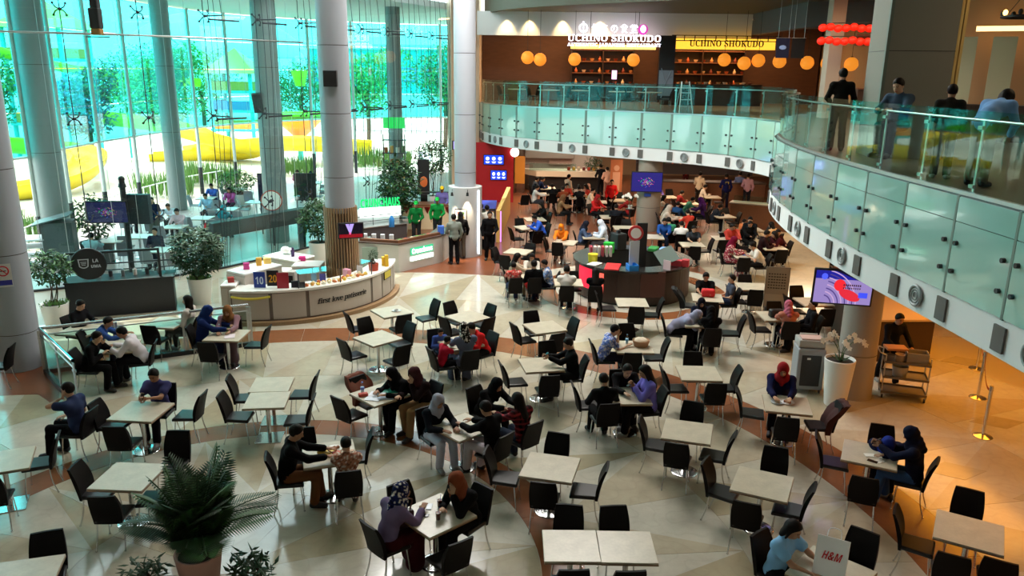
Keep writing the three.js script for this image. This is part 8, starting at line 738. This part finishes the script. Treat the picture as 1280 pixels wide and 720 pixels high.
  const sail = thing('white_canopy_tent', 'large white curved tent roof beyond the trees', 'tent', [-38, 0, -104]); part('membrane', (() => { const g = new THREE.SphereGeometry(11, 28, 12, 0, 2 * PI, 0, 1.2).scale(1.2, 0.8, 0.8); return g.translate(0, 4.5, 0); })(), cm('#eef2f2', 0.7), sail); part('mast', [cyl(0.25, 0.2, 12.5, 0, 0, 0, 8), cyl(0.2, 0.2, 8, -10, 0, 0, 8), cyl(0.2, 0.2, 8, 10, 0, 0, 8)], cm('#d8dcdc'), sail);
  const tree = (name, x, z, h, r, label, mats, n = 3600) => { const t = thing(name, label, 'tree', [x, 0, z]); part('trunk', [tube([[0, -0.1, 0], [0.1, h * 0.3, 0.1], [0, h * 0.6, 0]], 0.16 * h / 7, 8, 7), ...[0, 1, 2].map((i) => tube([[0, h * 0.45, 0], [Math.cos(i * 2.1) * r * 0.5, h * 0.7, Math.sin(i * 2.1) * r * 0.5]], 0.06 * h / 7, 4, 5))], cm('#5a4a38', 0.9), t); mats.forEach((m, q) => { const L = []; for (let i = 0; i < n / mats.length; i++) { const cl = i % 9, ca = cl * 0.7 + q, cr = (cl % 3) * 0.32 * r, cy = h * (0.5 + 0.42 * ((cl * 37 % 9) / 9)); const a = rr(0, 6.28), e = Math.acos(rr(-1, 1)), k = r * 0.5 * Math.cbrt(rr(0.2, 1)); const p = v3(Math.cos(ca) * cr + Math.sin(e) * Math.cos(a) * k, cy + Math.cos(e) * k * 0.8, Math.sin(ca) * cr + Math.sin(e) * Math.sin(a) * k), d = v3(rr(-1, 1), rr(-0.9, 0.5), rr(-1, 1)).normalize(); L.push([p, p.clone().addScaledVector(d, rr(0.22, 0.4)), 0.15, v3(rr(-0.5, 0.5), 1, rr(-0.5, 0.5)).normalize()]); } part('crown', leafGeo(L), m, t).userData.kind = 'stuff'; }); };
  const gA = std([0.12, 0.32, 0.07], 0.8), gB = std([0.22, 0.45, 0.1], 0.8), gC = std([0.16, 0.22, 0.34], 0.8), gD = std([0.07, 0.22, 0.1], 0.8);
  tree('broad_tree', -26.5, -50, 6.5, 2.8, 'blue green tree above the yellow slide', [gC, gD], 4200); tree('broad_tree', -20.6, -47.5, 8, 2.5, 'light green tree beside the terrace column', [gB, gA], 4200); tree('broad_tree', -34, -52, 7, 3.2, 'dark broad tree behind the play tower', [gD, gA]); tree('broad_tree', -42, -58, 8.5, 4.5, 'large spreading tree beyond the pool', [gA, gD]); tree('broad_tree', -27, -70, 7.5, 4, 'large dense tree behind the lower tower', [gA, gB]); tree('broad_tree', -19, -72, 7, 4, 'large dense tree behind the orange funnel', [gD, gA]); tree('broad_tree', -12, -66, 8, 3.6, 'leafy tree beyond the far end of the terrace', [gB, gA]); tree('broad_tree', -6, -70, 9, 4, 'leafy tree near the cream end wall', [gA, gD]); tree('broad_tree', -38, -42, 7, 3.4, 'leafy tree at the open side of the park', [gA, gC]); tree('broad_tree', -50, -70, 10, 5.5, 'tall tree at the far edge of the park', [gD, gC]); tree('broad_tree', -25, -34, 4.6, 1.6, 'slender young tree behind the metal hut', [gB, gA], 800); tree('broad_tree', -36, -76, 8, 5, 'high tree in front of the white tent', [gA, gD]);
  const clump = (x, z, w, h, label) => { const t = thing('grass_clump', label, 'shrub', [x, 0, z]); const L = []; for (let i = 0; i < 260; i++) { const p = v3(rr(-w, w), 0, rr(-0.4, 0.4)); L.push([p, p.clone().add(v3(rr(-0.3, 0.3), h * rr(0.6, 1.1), rr(-0.3, 0.3))), 0.08, v3(0, 0.2, 1)]); } part('blades', leafGeo(L), MAT.leafLight, t).userData.kind = 'stuff'; };
  clump(-18.0, -40.5, 1.5, 1.3, 'tall light green grass outside the slim poles'); clump(-17.2, -45, 1.6, 1.4, 'tall light green grass below the yellow slide trough'); clump(-14, -49.5, 1.5, 1.3, 'tall light green grass at the bend of the terrace'); clump(-17.8, -29, 1.2, 1.2, 'yellow green grass behind the grey column'); clump(-9, -53.6, 2, 1.5, 'tall yellow green grass at the far end of the terrace');
  bushy('planter_shrub', -13.4, -38.2, 'bright green shrub in a round white planter on the terrace', { pot: [0.55, 0.75, 0.6, MAT.potWhite], stem: 0.05, r: 0.9, ch: 1.1, leaf: 0.24, n: 500, mats: [MAT.leafLight, MAT.leaf] });
  bushy('planter_shrub', -14.2, -26.4, 'green shrub in a grey planter near the metal hut', { pot: [0.45, 0.55, 0.7, cm('#6a6e6c', 0.7)], stem: 0.05, r: 0.6, ch: 1.6, leaf: 0.24, n: 500 });
  const hut = thing('metal_hut', 'grey metal service stand with white shelves on the terrace', 'stand', [-15.6, 0, -25.6], 0.35); part('back', bx(0.9, 1.5, 0.9, 0.55, 0, 0), cm('#4a5456', 0.5, 0.3), hut); part('worktop', bx(1.0, 0.05, 0.9, -0.35, 0.95, 0), cm('#e4e6e6', 0.4), hut); for (let i = 0; i < 3; i++) part('shelf', bx(0.95, 0.04, 0.8, -0.35, 0.1 + i * 0.3, 0), cm('#d0d4d8', 0.5), hut); part('side', [bx(0.04, 0.95, 0.85, -0.83), bx(0.04, 0.95, 0.85, 0.1)], cm('#c0c6ca', 0.5), hut); part('roof_flap', at(new THREE.BoxGeometry(1.2, 0.04, 1.1), 0.4, 1.6, 0, 0, 0, 0.25), cm('#5a6668', 0.5), hut);
  const fence = thing('park_fence', 'low white picket fence along the edge of the terrace', 'fence', [0, 0, 0]); for (let i = 0; i < 34; i++) { const t = i / 33, a = OP[2], b = OP[6], c = offset(OP, -0.9), k = 2 + t * 7, i0 = Math.floor(k), f = k - i0, p = [c[i0][0] * (1 - f) + c[Math.min(c.length - 1, i0 + 1)][0] * f, c[i0][1] * (1 - f) + c[Math.min(c.length - 1, i0 + 1)][1] * f]; part('picket', bx(0.05, 0.85, 0.05, p[0], 0, p[1]), cm('#dcdcd4', 0.6), fence); }
  part('top_bar', tube(offset(OP, -0.9).slice(2, 10).map(([x, z]) => [x, 0.85, z]), 0.03, 40, 6), cm('#dcdcd4', 0.6), fence);
  const um = (x, z, hex, label) => { const u = thing('parasol', label, 'parasol', [x, 0, z]); part('pole', cyl(0.05, 0.05, 2.6), cm('#d8d8d4'), u); part('canopy', at(new THREE.ConeGeometry(1.6, 0.8, 8, 1, true), 0, 2.7, 0), cm(hex, 0.8), u); };
  um(-29, -39, '#d87a98', 'pink parasol on the white paving'); um(-24.5, -36, '#e8e8e4', 'white parasol on the white paving'); um(-33, -46, '#e8963a', 'orange parasol beside the slide');
}
// ------------------------------------------------------------------ ceiling light panels
for (const [x, y, z, w, d, r, g, b, k] of PANELS) {
  const m = std([0.9, 0.9, 0.9], 0.6); m.emissive = new THREE.Color().setRGB(r, g, b); m.emissiveIntensity = Math.min(k, 3);
  const lower = y < 4, p = thing('ceiling_light', lower ? 'warm flush light panel in the low ceiling' : y < 10 ? 'warm light panel in the upper level ceiling' : 'large white light panel in the tall hall ceiling', 'light', [x, y, z], 0, lower ? 'light panels of the low ceiling' : y < 10 ? 'light panels of the upper level' : 'light panels of the tall hall');
  part('diffuser', bx(w, 0.02, d), m, p);
  part('frame', [bx(w + 0.1, 0.06, 0.05, 0, 0, d / 2 + 0.03), bx(w + 0.1, 0.06, 0.05, 0, 0, -d / 2 - 0.03), bx(0.05, 0.06, d, w / 2 + 0.03), bx(0.05, 0.06, d, -w / 2 - 0.03)], MAT.white, p);
  const L = new THREE.RectAreaLight(new THREE.Color().setRGB(r, g, b), k, w, d); L.position.set(x, y - 0.015, z); L.lookAt(x, 0, z); scene.add(L);
}
renderer.render(scene, camera);
